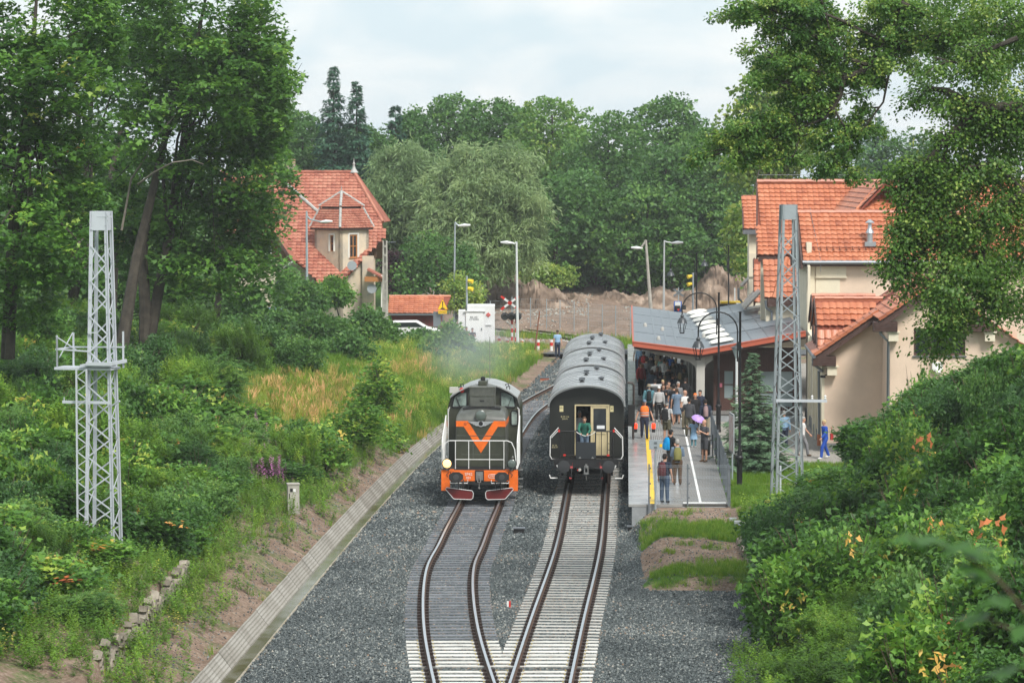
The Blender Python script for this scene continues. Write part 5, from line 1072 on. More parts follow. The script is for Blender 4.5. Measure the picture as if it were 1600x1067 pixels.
pole_lamp('white lamp post beside the red and white crossing signals', 809, 541, 807, 378, 222, [(-3, 3), (-8, 2)], m_whitepole, .11)
pole_lamp('grey lamp post with short arm behind the white cabin', 709, 515, 711, 347, 236, [(3, 4), (8, 6)], m_galv)
pole_lamp('tall grey lamp post with curved arm in front of the villa', 480, 492, 479, 330, 231, [(1, 8), (6, 13), (14, 15), (24, 17)], m_galv, .11)
pole_lamp('leaning concrete lamp post with big white head by the soil heaps', 1017, 475, 1009, 375, 250, [(-3, 6), (-8, 13)], m_concpole, .15)
pole_lamp('white lamp post with arm towards the station by the soil heaps', 1037, 480, 1038, 376, 240, [(3, 2), (14, 4)], m_whitepole, .09)
up_ = thing('utility_pole', 'weathered concrete utility pole standing in the bushes before the garage', 'utility pole', tuple(D(602, 570, 205))); pb = MB(); H_ = D(601, 376, 205).z - up_.location.z
for s in (-1, 1): pb.bar((s * .13, 0, -.3), (s * .05, 0, H_), .08, .2)
for k in range(14): pb.box((0, 0, k * H_ / 14 + .2), (.2, .12, .12))
pb.build('pole', m_concpole, up_); MB().bar((0, 0, H_ - .1), (.7, 0, H_ - .1), .05).build('crossarm', m_zinc, up_)
def black_lamp(px, base_py, top_py, lpx, d, label):
    b = D(px, base_py, d); H = D(px, top_py, d).z - b.z; w = (px - lpx) * d / FPX; t = thing('ornate_street_lamp', label, 'street lamp', tuple(b), 0, 'black arched street lamps along the platform')
    pm = m_black; p = MB(); p.lathe((0, 0, -.3), [(.13, 0), (.13, .3), (.11, .35), (.11, 1.35), (.15, 1.4), (.15, 1.45), (.09, 1.52), (.10, 1.6), (.055, 1.75), (.05, H * .48), (.07, H * .49), (.05, H * .5), (.045, H + .25), (.06, H + .27), (.06, H + .3)], 14); p.build('pole', pm, t, smooth=True)
    rr_ = w / 2; zc__ = H - .05 - rr_ * .9; a = MB(); pts = [(-.1, 0, zc__ - 1.2), (-.1, 0, zc__ - .1)] + [(-.1 - rr_ + rr_ * math.cos(q), 0, zc__ + rr_ * .95 * math.sin(q)) for q in np.linspace(0, math.pi, 14)] + [(-.1 - 2 * rr_, 0, zc__ - .35)]; a.tube(pts, .03, 7); a.box((-.05, 0, zc__ - .6), (.16, .1, .35)); a.build('arm', pm, t, smooth=True)
    L = (-.1 - 2 * rr_, 0, zc__ - .35); h = MB(); h.lathe((L[0], 0, L[2] - .30), [(.25, 0), (.22, .06), (.15, .22), (.07, .27), (.09, .33), (.03, .42)], 14); hh = h.build('lantern_hood', mat('lantern_grey', (.05, .055, .06), .4, .3), t, smooth=True)
    c = MB(); 
    for k in range(6): q = k * math.pi / 3; c.tube([(L[0] + .2 * math.cos(q), .2 * math.sin(q), L[2] - .3), (L[0] + .10 * math.cos(q), .10 * math.sin(q), L[2] - .75)], .013, 4)
    c.lathe((L[0], 0, L[2] - .79), [(.11, 0), (.11, .05)], 12); c.build('lantern_cage', pm, hh); return t
black_lamp(1155.5, 760, 487, 1094, 124, 'tall black arched street lamp nearest the platform fence, in front of the spruce')
black_lamp(1122.5, 672, 457, 1068.5, 149, 'black arched street lamp rising in front of the canopy roof sandbags')
black_lamp(1088, 560, 396, 1050, 197, 'black arched street lamp behind the canopy beside the white lamp post')
black_lamp(1138, 560, 383, 1102.5, 212, 'farthest black arched street lamp before the grey soil heap')
lp = thing('garden_lamp', 'small lantern on a white post behind the black lamp post', 'lamp', tuple(D(1150.5, 705, 137))); H = D(1150, 560, 137).z - lp.location.z
MB().tube([(0, 0, -.2), (0, 0, H)], .055, 10).build('post', m_whitepole, lp, smooth=True); MB().lathe((0, 0, H), [(.06, 0), (.2, .42), (.05, .48)], 8).build('lantern_glass', m_glasspale, lp); MB().lathe((0, 0, H + .44), [(.28, 0), (.26, .04), (.05, .12), (.02, .2)], 10).build('lantern_hood', MATS['lantern_grey'], lp)
def striped(t, x, y, z0, z1, r, n, nm='post'):
    for k in range(n): MB().tube([(x, y, z0 + (z1 - z0) * k / n), (x, y, z0 + (z1 - z0) * (k + 1) / n)], r, 8).build('red_band' if k % 2 else 'white_band', m_red if k % 2 else m_whitemetal, t)
for i, (px, pyb, pyt, dx, lb) in enumerate(((800, 539, 500, 0, 'striped crossing signal with red edged saltire and black lamp hoods'), (806.5, 541, 498, 1, 'striped crossing signal pole standing closest to the white lamp post'))):
    b = D(px, pyb, 223); t = thing('crossing_signal', lb, 'crossing signal', tuple(b)); s = 223 / FPX; striped(t, 0, 0, 0, (pyb - pyt) * s, .08, 6); MB().tube([(0, 0, (pyb - pyt) * s), (0, 0, (pyb - 464) * s)], .04, 6).build('upper_pole', m_galv, t)
    hd_ = MB(); zz = (pyb - 494) * s; xs_ = (-.5, -.05) if i == 0 else (.1,)
    for x in xs_: hd_.lathe((x, -.1, zz), [(.28, 0), (.28, .05), (.2, .1)], 14, 'Y'); hd_.tube([(x, -.1, zz + .05), (x, -.5, zz - .05)], [.24, .2], 10)
    hd_.build('lamp_hoods', m_rubber, t, smooth=True)
    if i == 0:
        zz = (pyb - 473) * s; x0 = -.15
        for sx in (-1, 1):
            for seg, mm in ((0, m_red), (1, m_whitemetal), (2, m_red), (3, m_whitemetal), (4, m_red)):
                a, b2 = -.62 + seg * .248, -.62 + (seg + 1) * .248; MB().bar((x0 + a, -.12 - .02 * (sx > 0), zz + sx * a * .75), (x0 + b2, -.12 - .02 * (sx > 0), zz + sx * b2 * .75), .03, .15).build('saltire_' + ('red' if mm is m_red else 'white'), mm, t)
wh2 = ['left of the striped crossing signals, nearest the cabin', 'close beside the striped crossing signal', 'just behind the white lamp post', 'nearest the rusty stake on the road edge', 'next to the man in the blue shirt']
for i, (px, pyb, pyt) in enumerate(((780, 541, 526), (792.5, 541, 530), (815.5, 540, 531), (841, 552, 531), (861.5, 552, 531))):
    b = D(px, pyb, 224 if i < 3 else 214); t = thing('marker_post', 'short white marker post with red band ' + wh2[i], 'marker post', tuple(b), 0, 'red and white marker posts at the level crossing'); h = (pyb - pyt) * b.y / FPX; MB().tube([(0, 0, -.1), (0, 0, h)], .1, 10).build('post', m_whitemetal, t); MB().tube([(0, 0, h * .55), (0, 0, h * .82)], .104, 10).build('red_band', m_red, t)
tag(MB().tube([D(836, 546, 212), D(843, 487, 213)], .045, 6).build('rusty_stake', mat('rust', (.16, .06, .03), .9)), 'thin rusty stake leaning over the road edge by the crossing', 'stake')
for px, pyb, pyt, d, ys, lb in ((729.5, 560, 431, 228, (438, 450), 'slim signal mast with two yellow lamps rising beside the white cabin'), (1082.5, 500, 426, 245, (431, 443), 'grey signal mast with two yellow lamps beside the black arched lamp')):
    b = D(px, pyb, d); s = d / FPX; t = thing('signal_mast', lb, 'signal', tuple(b)); MB().tube([(0, 0, 0), (0, 0, (pyb - pyt) * s)], .07, 8).build('mast', m_galv, t)
    for py in ys: sgn = 1 if px < 900 else -1; MB().tube([(sgn * .1, -.1, (pyb - py) * s), (sgn * .42, -.25, (pyb - py - 1.5) * s)], [.11, .16], 10).build('yellow_lamp', mat('lamp_yellow', (.85, .62, .03), .4), t, smooth=True)
# saltire seen from behind, blue sign, lamps near the canopy end
b = D(1060, 510, 232); s = 232 / FPX; t = thing('crossing_sign', 'grey back of a crossing saltire above a blue and white sign with dark lamps', 'sign', tuple(b)); MB().tube([(0, 0, -.5), (0, 0, (510 - 449) * s)], .04, 6).build('post', m_galv, t)
for sx in (-1, 1): MB().bar((-.36, -.05 - .02 * (sx > 0), (510 - 457) * s - sx * .26), (.36, -.05 - .02 * (sx > 0), (510 - 457) * s + sx * .26), .03, .13).build('saltire_board', m_zinc, t)
MB().box((-.05, 0, (510 - 479) * s), (.56, .04, .78)).build('blue_sign', mat('sign_blue', (.02, .12, .5), .4), t); MB().box((-.05, -.03, (510 - 477) * s), (.42, .02, .5)).build('white_field', m_whitemetal, t)
MB().tube([(-.08, -.15, (510 - 480) * s - .2), (-.08, -.15, (510 - 480) * s + .12)], .2, 10).tube([(.38, -.15, (510 - 480) * s - .15), (.38, -.15, (510 - 480) * s + .15)], .16, 10).build('lamp_hoods', m_rubber, t); MB().box((-.02, -.3, (510 - 483.5) * s), (.14, .1, .14)).build('red_lamp', m_red, t)
# digger behind the canopy
b = D(1150, 480, 228); t = thing('excavator', 'yellow excavator cab partly hidden behind the canopy roof', 'excavator', tuple(b)); s = 228 / FPX
ex = MB(); ex.box((-.55, 0, .05), (1.1, 1.4, .5)); ex.box((-.2, .0, .38), (1.9, 1.5, .1)); ex.prism([(.45, -.6), (.95, -.6), (.78, .38), (.5, .38)], ((0, -.8, 0), (1, 0, 0), (0, 0, 1)), (0, 1.5, 0)); ex.build('cab_body', mat('digger_yellow', (.85, .55, .02), .4), t, bevel=.02); MB().box((-.55, -.72, .05), (1.3, .05, .46)).build('cab_glass', m_glass, t); MB().box((0, 0, -.8), (2.2, 1.8, 1.2)).box((-.8, 0, -1.6), (.5, 1.9, .6)).box((.8, 0, -1.6), (.5, 1.9, .6)).build('undercarriage', m_dark, t)
b = D(1155, 490, 232); t = thing('site_banner', 'white construction site banner with pink lettering behind the canopy', 'banner', tuple(b)); MB().box((.0, 0, .45), (1.3, .06, .9)).build('board', m_whitemetal, t); lettering('HOMEIT', .24, mat('pink_print', (.75, .12, .25), .5), t, (.1, -.05, .35), (R(90), 0, 0)); MB().box((0, .1, -.4), (.1, .1, 1.5)).build('post', m_galv, t); tag(MB().tube([D(1148, 500, 231), D(1148, 450, 231)], .05, 6).build('banner_pole', m_whitepole), 'thin pale pole standing in front of the site banner', 'pole')
# ------------------------------------------------------------ soil heaps
m_soil = rampmat('heap_soil', [(.3, (.06, .043, .032)), (.5, (.18, .13, .095)), (.7, (.34, .26, .20))], .95, .7, rnd=False, bump=1.0, bscale=3); m_soilg = rampmat('heap_grey', [(.3, (.13, .105, .09)), (.5, (.22, .185, .16)), (.65, (.38, .34, .30))], .95, .8, rnd=False, bump=1.0, bscale=3)
m_soild = rampmat('heap_dark', [(.3, (.05, .036, .03)), (.6, (.14, .10, .078))], .95, .7, rnd=False, bump=1.0, bscale=3)
def heap(label, lob, d, m, seed):
    s = d / FPX; cx = sum(l[0] for l in lob) / len(lob); x0 = (min(l[0] - l[2] for l in lob) - 800) * s; x1 = (max(l[0] + l[2] for l in lob) - 800) * s; b = ((cx - 800) * s, d, gz((cx - 800) * s, d) - .3)
    nx_, ny_ = 80, 26; mb = MB(); vs = []; hw_ = 5.0
    for j in range(ny_ + 1):
        for i in range(nx_ + 1):
            x = x0 + (x1 - x0) * i / nx_; y = -hw_ + 2 * hw_ * j / ny_; h = 0
            for px, pyt, rx in lob: cxx = (px - 800) * s; H = CAMH - (pyt - 250) * s - b[2]; q = math.hypot((x - cxx) / (rx * s), y / hw_); h = max(h, H * max(0, 1 - q ** 1.3))
            n = .18 * float(snoise(x, y, .25, seed)) + .16 * float(snoise(x, y, .9, seed + 1)) + rng.normal(0, .09); vs.append((x - b[0], y, h + n * min(1, h * 1.2)))
    mb.add(vs, [(j * (nx_ + 1) + i, j * (nx_ + 1) + i + 1, (j + 1) * (nx_ + 1) + i + 1, (j + 1) * (nx_ + 1) + i) for j in range(ny_) for i in range(nx_)]); o = mb.build('soil_heap', m, None, smooth=True, loc=b); return tag(o, label, 'soil heap')
heap('big peaked brown soil heap behind the crossing signals', [(798, 428, 62), (838, 436, 50), (865, 452, 40)], 264, m_soil, 1)
heap('dark low soil heap in front of the bare trunks', [(925, 432, 48), (962, 440, 40), (890, 448, 36)], 286, m_soild, 2)
heap('pale grey gravel heap behind the concrete lamp post', [(1005, 428, 36), (1030, 438, 30)], 292, m_soilg, 3)
heap('long brown soil bank running behind the lamp posts', [(900, 458, 50), (960, 455, 60), (1030, 446, 52), (1060, 452, 44), (1000, 462, 60)], 274, m_soil, 4)
heap('tall grey brown rubble heap beside the station roofs', [(1122, 413, 66), (1155, 428, 50), (1090, 446, 50)], 276, m_soil, 5)
heap('low dark soil bank along the curving track', [(820, 512, 60), (880, 516, 60), (770, 518, 40)], 252, m_soild, 6)
# mesh site fence on the bare ground
fn = thing('site_fence', 'temporary mesh fence panels around the bare soil beyond the crossing', 'fence'); fp_ = [(752, 480, 470), (766, 510, 472), (829, 505, 472), (854, 507, 476), (875, 509, 476), (897, 511, 478), (919, 514, 480), (941, 517, 482), (962, 519, 488), (985, 521, 490)]
pr_ = None
for px, pb_, pt_ in fp_:
    b = W(px, pb_, .8); tz = b.z + 1.9; MB().tube([tuple(b - Vector((0, 0, .3))), (b.x, b.y, tz)], .032, 6).build('post', m_galv, fn)
    if pr_ is not None:
        a = pr_; wm = MB()
        for k in range(5): z = .25 + k * .4; wm.tube([(a.x, a.y, a.z + z), (b.x, b.y, b.z + z)], .005, 3)
        for k in range(1, 8): f = k / 8; c = a.lerp(b, f); wm.tube([(c.x, c.y, c.z + .25), (c.x, c.y, c.z + 1.85)], .004, 3)
        wm.build('mesh_panel', m_galv, fn, recalc=False)
    pr_ = b
rebase(fn, (2, 250, .8))
m_road = mat('asphalt', (.085, .088, .09), .75, noise=.25, nscale=2, bump=.2)
rd_ = MB(); ys = []; 
rd_.add([(-30, 219, .8), (-30, 223.5, .8), (-8, 216, .34), (-8, 220.5, .34), (2.5, 210.8, .25), (2.5, 216.4, .25), (22, 209.0, .3), (22, 215, .3)], [(0, 2, 3, 1), (2, 4, 5, 3), (4, 6, 7, 5)])
ro = rd_.build('road', m_road, recalc=False); tag(ro, 'asphalt road over the level crossing', None, None, 'structure')
for o_, n_ in ((ro, 1),): o_.location.z = .05
tag(MB().box((2.0, 214.5, .285), (2.6, 3.2, .06), rz=.1).build('level_crossing_deck', mat('crossing_boards', (.20, .15, .11), .8)), 'boarded level crossing panel between the rails', 'crossing deck')
bt = thing('barrier_fence', 'blue plastic barrier with red and white tape behind the bushes', 'barrier'); 
for k in range(9): px = 385 + k * 12; a = D(px, 492, 222); MB().box(tuple(a + Vector((0, 0, .25))), (.5, .05, .55)).build('barrier_panel', mat('blue_barrier', (.18, .30, .42), .6), bt); MB().box(tuple(D(px, 481, 222)), (.53, .03, .10)).build('barrier_tape', m_red if k % 2 else m_whitemetal, bt)
rebase(bt, (-16, 222, 1.5))
# parked car half hidden beside the garage
b = D(640, 534, 214); car = thing('parked_car', 'white parked car half hidden by the bushes below the garage', 'car', tuple(b)); pr = [(-2.0, .3), (-2.1, .75), (-1.9, 1.0), (-1.1, 1.4), (.5, 1.42), (1.2, 1.0), (2.0, .85), (2.1, .5), (2.0, .3)]
MB().prism(pr, ((0, -.85, 0), (1, 0, 0), (0, 0, 1)), (0, 1.7, 0)).build('body', m_whitemetal, car, bevel=.06); MB().prism([(-1.6, 1.03), (-1.0, 1.33), (.45, 1.35), (1.0, 1.03)], ((0, -.87, 0), (1, 0, 0), (0, 0, 1)), (0, .02, 0)).build('window', m_glass, car)
for x in (-1.3, 1.3): wh_o = MB().lathe((x, -.86, .32), [(.32, 0), (.32, .2)], 16, 'Y').build('wheel', m_rubber, car)
# ------------------------------------------------------------ lattice masts
m_mast = mat('mast_pale_grey', (.54, .57, .61), .45, .15, noise=.08, nscale=1); m_mastg = mat('mast_grey', (.33, .37, .39), .45, .2, noise=.1, nscale=1)
def mast(label, x, y, zb, zt, wb, wt_, m, rot, panels, head=.55):
    t = thing('lattice_mast', label, 'lattice mast', (x, y, zb), rot); H = zt - zb
    cr = lambda k, z: Vector(((-1, 1, 1, -1)[k] * (wb + (wt_ - wb) * z / H) / 2, (-1, -1, 1, 1)[k] * (wb * .8 + (wt_ - wb * .8) * z / H) / 2, z))
    for k in range(4):
        sx, sy = (-1, 1, 1, -1)[k], (-1, -1, 1, 1)[k]; a, b = cr(k, -.4), cr(k, H); lg = MB(); lg.bar(a, b, .085, .012, up=(0, 1, 0)); lg.bar(a + Vector((sx * .05, -sy * .0, 0)), b + Vector((sx * .05, 0, 0)), .012, .085, up=(0, 1, 0)); lg.build('leg', m, t, recalc=False)
    for f in range(4):
        k0, k1 = f, (f + 1) % 4; z = 0; i = 0; ph = H / panels
        while i < panels:
            z0, z1 = i * ph, (i + 1) * ph
            if z1 > H - head: break
            a, b = (cr(k0, z0), cr(k1, z1)) if i % 2 == 0 else (cr(k1, z0), cr(k0, z1)); nrm = Vector(((0, -1, 0), (1, 0, 0), (0, 1, 0), (-1, 0, 0))[f]); MB().bar(a + nrm * .02, b + nrm * .02, 0.012, .042, up=nrm.cross(b - a)).build('brace', m, t, recalc=False); i += 1
    pl_ = MB(); 
    for k0, k1 in ((0, 1), (1, 2), (2, 3), (3, 0)): a, b = cr(k0, H - head), cr(k1, H - head); c, d_ = cr(k1, H), cr(k0, H); n = (b - a).cross(d_ - a).normalized() * .025; pl_.add([a, b, c, d_, a + n, b + n, c + n, d_ + n], [(0, 1, 2, 3), (7, 6, 5, 4), (0, 4, 5, 1), (1, 5, 6, 2), (2, 6, 7, 3), (3, 7, 4, 0)])
    pl_.build('head_plate', m, t)
    bl = MB()
    for i in range(panels): z = i * H / panels; c = cr(0, z); e = cr(1, z); bl.lathe(tuple(c + Vector((.0, -.02, 0))), [(.02, 0), (.015, -.02)], 6, 'Y'); bl.lathe(tuple(e + Vector((.0, -.02, .1))), [(.02, 0), (.015, -.02)], 6, 'Y')
    tag(bl.build('bolt', m, t, recalc=False), kind='stuff'); return t, cr, H
b = D(166, 860, 92); zb = gz(b.x, 92) - .1; zt = D(152, 330, 92).z
mt, cr, H = mast('tall pale grey lattice mast with railed platform standing in the bank scrub', D(160, 600, 92).x, 92, zb, zt, .82, .40, m_mast, R(-14), 20)
zp = D(130, 575, 92).z - zb
dk = MB(); dk.box((-.42, -.1, zp), (1.72, .8, .07)); dk.build('platform_deck', m_mast, mt); MB().box((.0, -.35, zp + .1), (.9, .5, .06)).bar((-.25, -.62, zp + .16), (.55, -.62, zp + .16), .06, .1).bar((.45, -.6, zp + .16), (.62, .3, zp + .2), .05, .1).build('platform_box', m_mast, mt)
rl = MB()
for x, y, h in ((-1.22, -.42, .95), (-.98, .25, 1.0), (-1.22, -.42, .9), (.55, .25, 1.05)): rl.bar((x, y, zp), (x, y, zp + h), .045)
rl.bar((-1.26, -.42, zp + .55), (-.2, -.42, zp + .50), .04); rl.bar((-1.0, .25, zp + .58), (.6, .25, zp + .6), .04); rl.bar((-1.26, -.42, zp + .55), (-.98, .25, zp + .58), .04); rl.bar((-1.22, -.42, zp + .9), (-.9, .25, zp + .5), .03); rl.bar((-1.0, .25, zp + 1), (-1.2, -.3, zp + .3), .02); rl.build('railing', m_mast, mt)
ld = MB(); x0, x1 = -.55, -.24; yl = -.62
for x in (x0, x1): ld.bar((x, yl, .3), (x, yl, zp), .045)
ld.build('ladder_stile', m_mast, mt)
for k in range(24):
    z = .4 + k * (zp - .4) / 24; MB().bar((x0, yl, z), (x1, yl, z + (zp - .4) / 24), .025).build('ladder_lacing', m_mast, mt, recalc=False) if k % 2 else MB().bar((x1, yl, z), (x0, yl, z + (zp - .4) / 24), .025).build('ladder_lacing', m_mast, mt, recalc=False)
ca_z = D(140, 627, 92).z - zb; MB().bar((-1.05, -.45, ca_z), (.4, -.45, ca_z), .05, .08).bar((.4, -.35, ca_z - .1), (.72, -.5, ca_z + .06), .04).bar((-1.0, -.45, ca_z), (-1.0, -.45, ca_z + .14), .02).bar((-.6, -.45, ca_z), (-.6, -.45, ca_z + .14), .02).build('crossarm', m_mast, mt)
MB().bar((-.05, -.22, H - .15), (.42, -.22, H - .15), .03).bar((.28, -.22, H - .05), (.28, -.22, H - .25), .03).build('head_bracket', m_mast, mt); MB().bar((-.3, -.32, D(150, 519, 92).z - zb), (.0, -.32, D(150, 519, 92).z - zb), .03).build('small_bracket', m_mast, mt)
b2 = D(1232, 775, 118); zb2 = gz(b2.x, 118) - .1; zt2 = D(1236, 320, 118).z
mt2, cr2, H2 = mast('grey lattice mast with a crossarm standing in front of the station building', D(1230, 700, 118).x, 118, zb2, zt2, .98, .44, m_mastg, R(10), 21)
cz2 = D(1240, 625, 118).z - zb2; MB().bar((-.55, -.45, cz2 + .02), (1.38, -.45, cz2 - .02), .06, .1).bar((-.5, .4, cz2 + .0), (1.2, .3, cz2 - .08), .05, .05).build('crossarm', m_mast, mt2)
for x in (.82, 1.32): MB().lathe((x, -.45, cz2 + .03), [(.03, 0), (.05, .05), (.03, .08), (.05, .12), (.02, .17)], 10).build('insulator', mat('white_porcelain', (.7, .7, .68), .2), mt2, smooth=True)
MB().box((-.34, -.3, .6), (.06, .1, 1.4)).build('cable_cover', m_mast, mt2)
# small concrete post with a cabinet window
b = W(458, 790, .62); b.z = gz(b.x, b.y) - .05; cp = thing('concrete_cabinet', 'small weathered concrete post with a square opening standing on the bank', 'post', tuple(b), R(10)); MB().box((0, 0, .55), (.42, .36, 1.15)).build('body', m_concpole, cp, bevel=.01); MB().box((0, 0, 1.14), (.46, .4, .05)).build('cap', m_concpole, cp); MB().box((-.08, -.185, .93), (.09, .02, .12)).build('opening', m_dark, cp); MB().box((.03, -.187, .92), (.09, .02, .11)).build('white_plate', m_whitemetal, cp); MB().box((-.15, -.186, .72), (.03, .02, .18)).build('slot', m_dark, cp)
# ------------------------------------------------------------ platform furniture
m_fence = mat('fence_grey', (.16, .18, .20), .5, .3)
def mesh_fence(label, pts, h, group, zoff=0):
    f = thing('mesh_fence', label, 'fence'); 
    for i, p in enumerate(pts): MB().box((p[0], p[1], p[2] + h / 2 - .05 + zoff / 2), (.06, .06, h + .1 - zoff)).build('post', m_fence, f)
    for a, b in zip(pts[:-1], pts[1:]):
        a, b = Vector(a), Vector(b); L = (b - a).length; n = int(L / .055); w = MB()
        for k in range(n + 1): c = a.lerp(b, k / n); w.tube([(c.x, c.y, c.z + .08), (c.x, c.y, c.z + h - .05)], .0035, 3, cap=False)
        for z in (.12, .62, 1.12, h - .12): w.tube([(a.x, a.y, a.z + z), (b.x, b.y, b.z + z)], .0045, 3, cap=False); w.tube([(a.x, a.y, a.z + z + .05), (b.x, b.y, b.z + z + .05)], .0045, 3, cap=False)
        tag(w.build('wire_mesh', m_fence, f, recalc=False), kind='stuff')
    rebase(f, pts[0]); return f
z = PL_H; y = PL_Y0 - .07
fx_ = lambda px: (px - 800) / FPX * y
f = thing('mesh_fence', 'thin grey wire mesh fence closing the end of the platform', 'fence', (fx_(1015), y, .1)); xa = [fx_(1015), fx_(1075.5), fx_(1139.5)]
for i, x in enumerate(xa): z0 = -.05 if i == 0 else .7; MB().box((x - xa[0], 0, (z0 + 2.2) / 2 - .1), (.055, .055, 2.2 - z0)).build('post', m_fence, f); bk = MB(); [bk.box((x - xa[0] + .03, -.01, zz), (.09, .06, .05)) for zz in (.9, 1.4, 1.95)]; bk.build('clamp', m_fence, f)
for a, b in zip(xa[:-1], xa[1:]):
    n = int((b - a) / .055); w = MB()
    for k in range(n + 1): x = a + (b - a) * k / n - xa[0]; w.tube([(x, 0, .72), (x, 0, 2.06)], .0028, 3, cap=False)
    for zz in (.8, 1.2, 1.6, 2.0): 
        for q in (0, .05): w.tube([(a - xa[0], 0, zz + q), (b - xa[0], 0, zz + q)], .004, 3, cap=False)
    tag(w.build('wire_mesh', m_galv, f, recalc=False), kind='stuff')
pts = [(XPL(yy) + 3.62, yy, PL_H) for yy in np.arange(PL_Y0 - .05, 141, 2.5)]; mesh_fence('long grey mesh fence along the lawn side of the platform', pts, 1.4, None)
b = D(1024, 809, PL_Y0 - .15); t = thing('track_sign', 'grey rectangular sign seen from behind on a tall grey post at the platform end', 'sign', tuple(b)); H = D(1024, 687, PL_Y0 - .15).z - b.z; MB().tube([(0, 0, 0), (0, 0, H)], .035, 8).build('post', m_galv, t); MB().box((0, -.04, H - .17), (.47, .03, .34)).build('sign_back', m_galv, t, bevel=.004); MB().box((.19, -.06, H - .2), (.09, .01, .11)).build('yellow_sticker', m_syel, t); MB().box((0, -.06, H - .1), (.10, .03, .06)).box((0, -.06, H - .26), (.10, .03, .06)).build('clamp', m_zinc, t)
b = D(1102.5, 714, 132.5); b.z = PL_H; t = thing('waste_bin', 'black cylindrical waste bin with open hood on the platform paving', 'bin', tuple(b)); MB().lathe((0, 0, .08), [(.17, 0), (.19, .05), (.2, .55), (.19, .6)], 18).build('body', mat('bin_dark', (.03, .032, .035), .4, .3), t, smooth=True)
MB().lathe((0, 0, .86), [(.21, 0), (.2, .05), (.1, .08)], 18).box((-.17, 0, .76), (.03, .1, .24)).box((.17, 0, .76), (.03, .1, .24)).build('hood', MATS['bin_dark'], t); MB().box((.29, .0, .42), (.04, .04, 1.05)).box((.24, 0, .7), (.1, .03, .03)).build('bin_post', MATS['bin_dark'], t)
b = D(1143, 758, 125.7); b.z = gz(b.x, b.y); t = thing('information_board', 'narrow information board seen almost edge on beside the platform fence', 'information board', tuple(b), R(-87)); MB().box((0, 0, 1.95), (1.4, .05, 1.55)).build('board', m_platf, t); MB().box((0, -.03, 1.95), (1.25, .01, 1.4)).build('printed_sheet', mat('printed_sheet', (.62, .60, .58), .5, noise=.6, nscale=5, col2=(.50, .30, .28)), t); MB().box((0, .03, 1.2), (.06, .06, 2.4)).build('post', m_galv, t)
# things lying in the ballast
def W2(px, py): p = W(px, py, -.2); p.z = gz(p.x, p.y); return p
def boxlid(px, py, w, h, m, label, nm, dd=.3):
    p = W2(px, py); t = thing(nm, label, 'cable box', tuple(p)); MB().box((0, 0, h / 2 - .05), (w, dd, h + .1)).build('box', m, t, bevel=.01); MB().box((0, 0, h + .01), (w + .06, dd + .06, .035)).build('lid', m_zinc, t); return t
boxlid(811, 831, .38, .16, m_dark, 'low black cable box lying in the ballast between the tracks', 'cable_box'); boxlid(990, 829, .42, .14, m_dark, 'low black cable box beside the end of the platform', 'cable_box')
m_pipe = mat('brick_red_box', (.40, .12, .07), .8)
boxlid(699, 660, .42, .32, m_pipe, 'small red brown box with grey lid on the bank beside the locomotive', 'cable_box'); boxlid(851, 591, .55, .18, m_pipe, 'small red brown box with grey lid in the ballast near the crossing', 'cable_box')
p = W2(795, 947); t = thing('clearance_marker', 'small red and white clearance marker standing in the ballast', 'marker', tuple(p)); MB().box((-.03, 0, .07), (.055, .05, .22)).build('white_half', m_whitemetal, t); MB().box((.03, 0, .07), (.055, .05, .22)).build('red_half', m_red, t)
p = W2(472, 802); tag(MB().box((0, 0, .06), (.34, .14, .05)).build('blue_bottle', mat('blue_plastic', (.02, .20, .62), .4), None, loc=tuple(p), bevel=.01), 'flat blue plastic object lying below the small concrete post', 'litter')
for i, (px, py) in enumerate(((1150, 808), (1158, 816), (1172, 812), (1165, 822), (1180, 820))): p = W(px, py, .7); p.z = gz(p.x, p.y); tag(MB().box((0, 0, .03), (.5, .35, .1), taper=.92).build('paving_slab', m_platf, None, loc=tuple(p), bevel=.01), ['loose grey slab nearest the mesh fence corner', 'loose grey slab lying second from the fence', 'loose grey slab beside the stone wall', 'loose grey slab in front of the others', 'loose grey slab nearest the maple bush'][i], 'paving slab', 'loose slabs on the earth mound')
for i in range(4): p = D(1166 + i * 11, 718 + (i % 2) * 4, 130.5 + .3 * i); p.z = gz(p.x, p.y); tag(MB().lathe((0, 0, 0), [(.05, -.1), (.2, .02), (.17, .12), (.05, .17)], 7).build('garden_stone', m_stone, None, loc=tuple(p)), ['pale', 'grey', 'brownish', 'small dark'][i] + ' stone lying at the foot of the spruce', 'stone', 'stones around the spruce on the lawn')
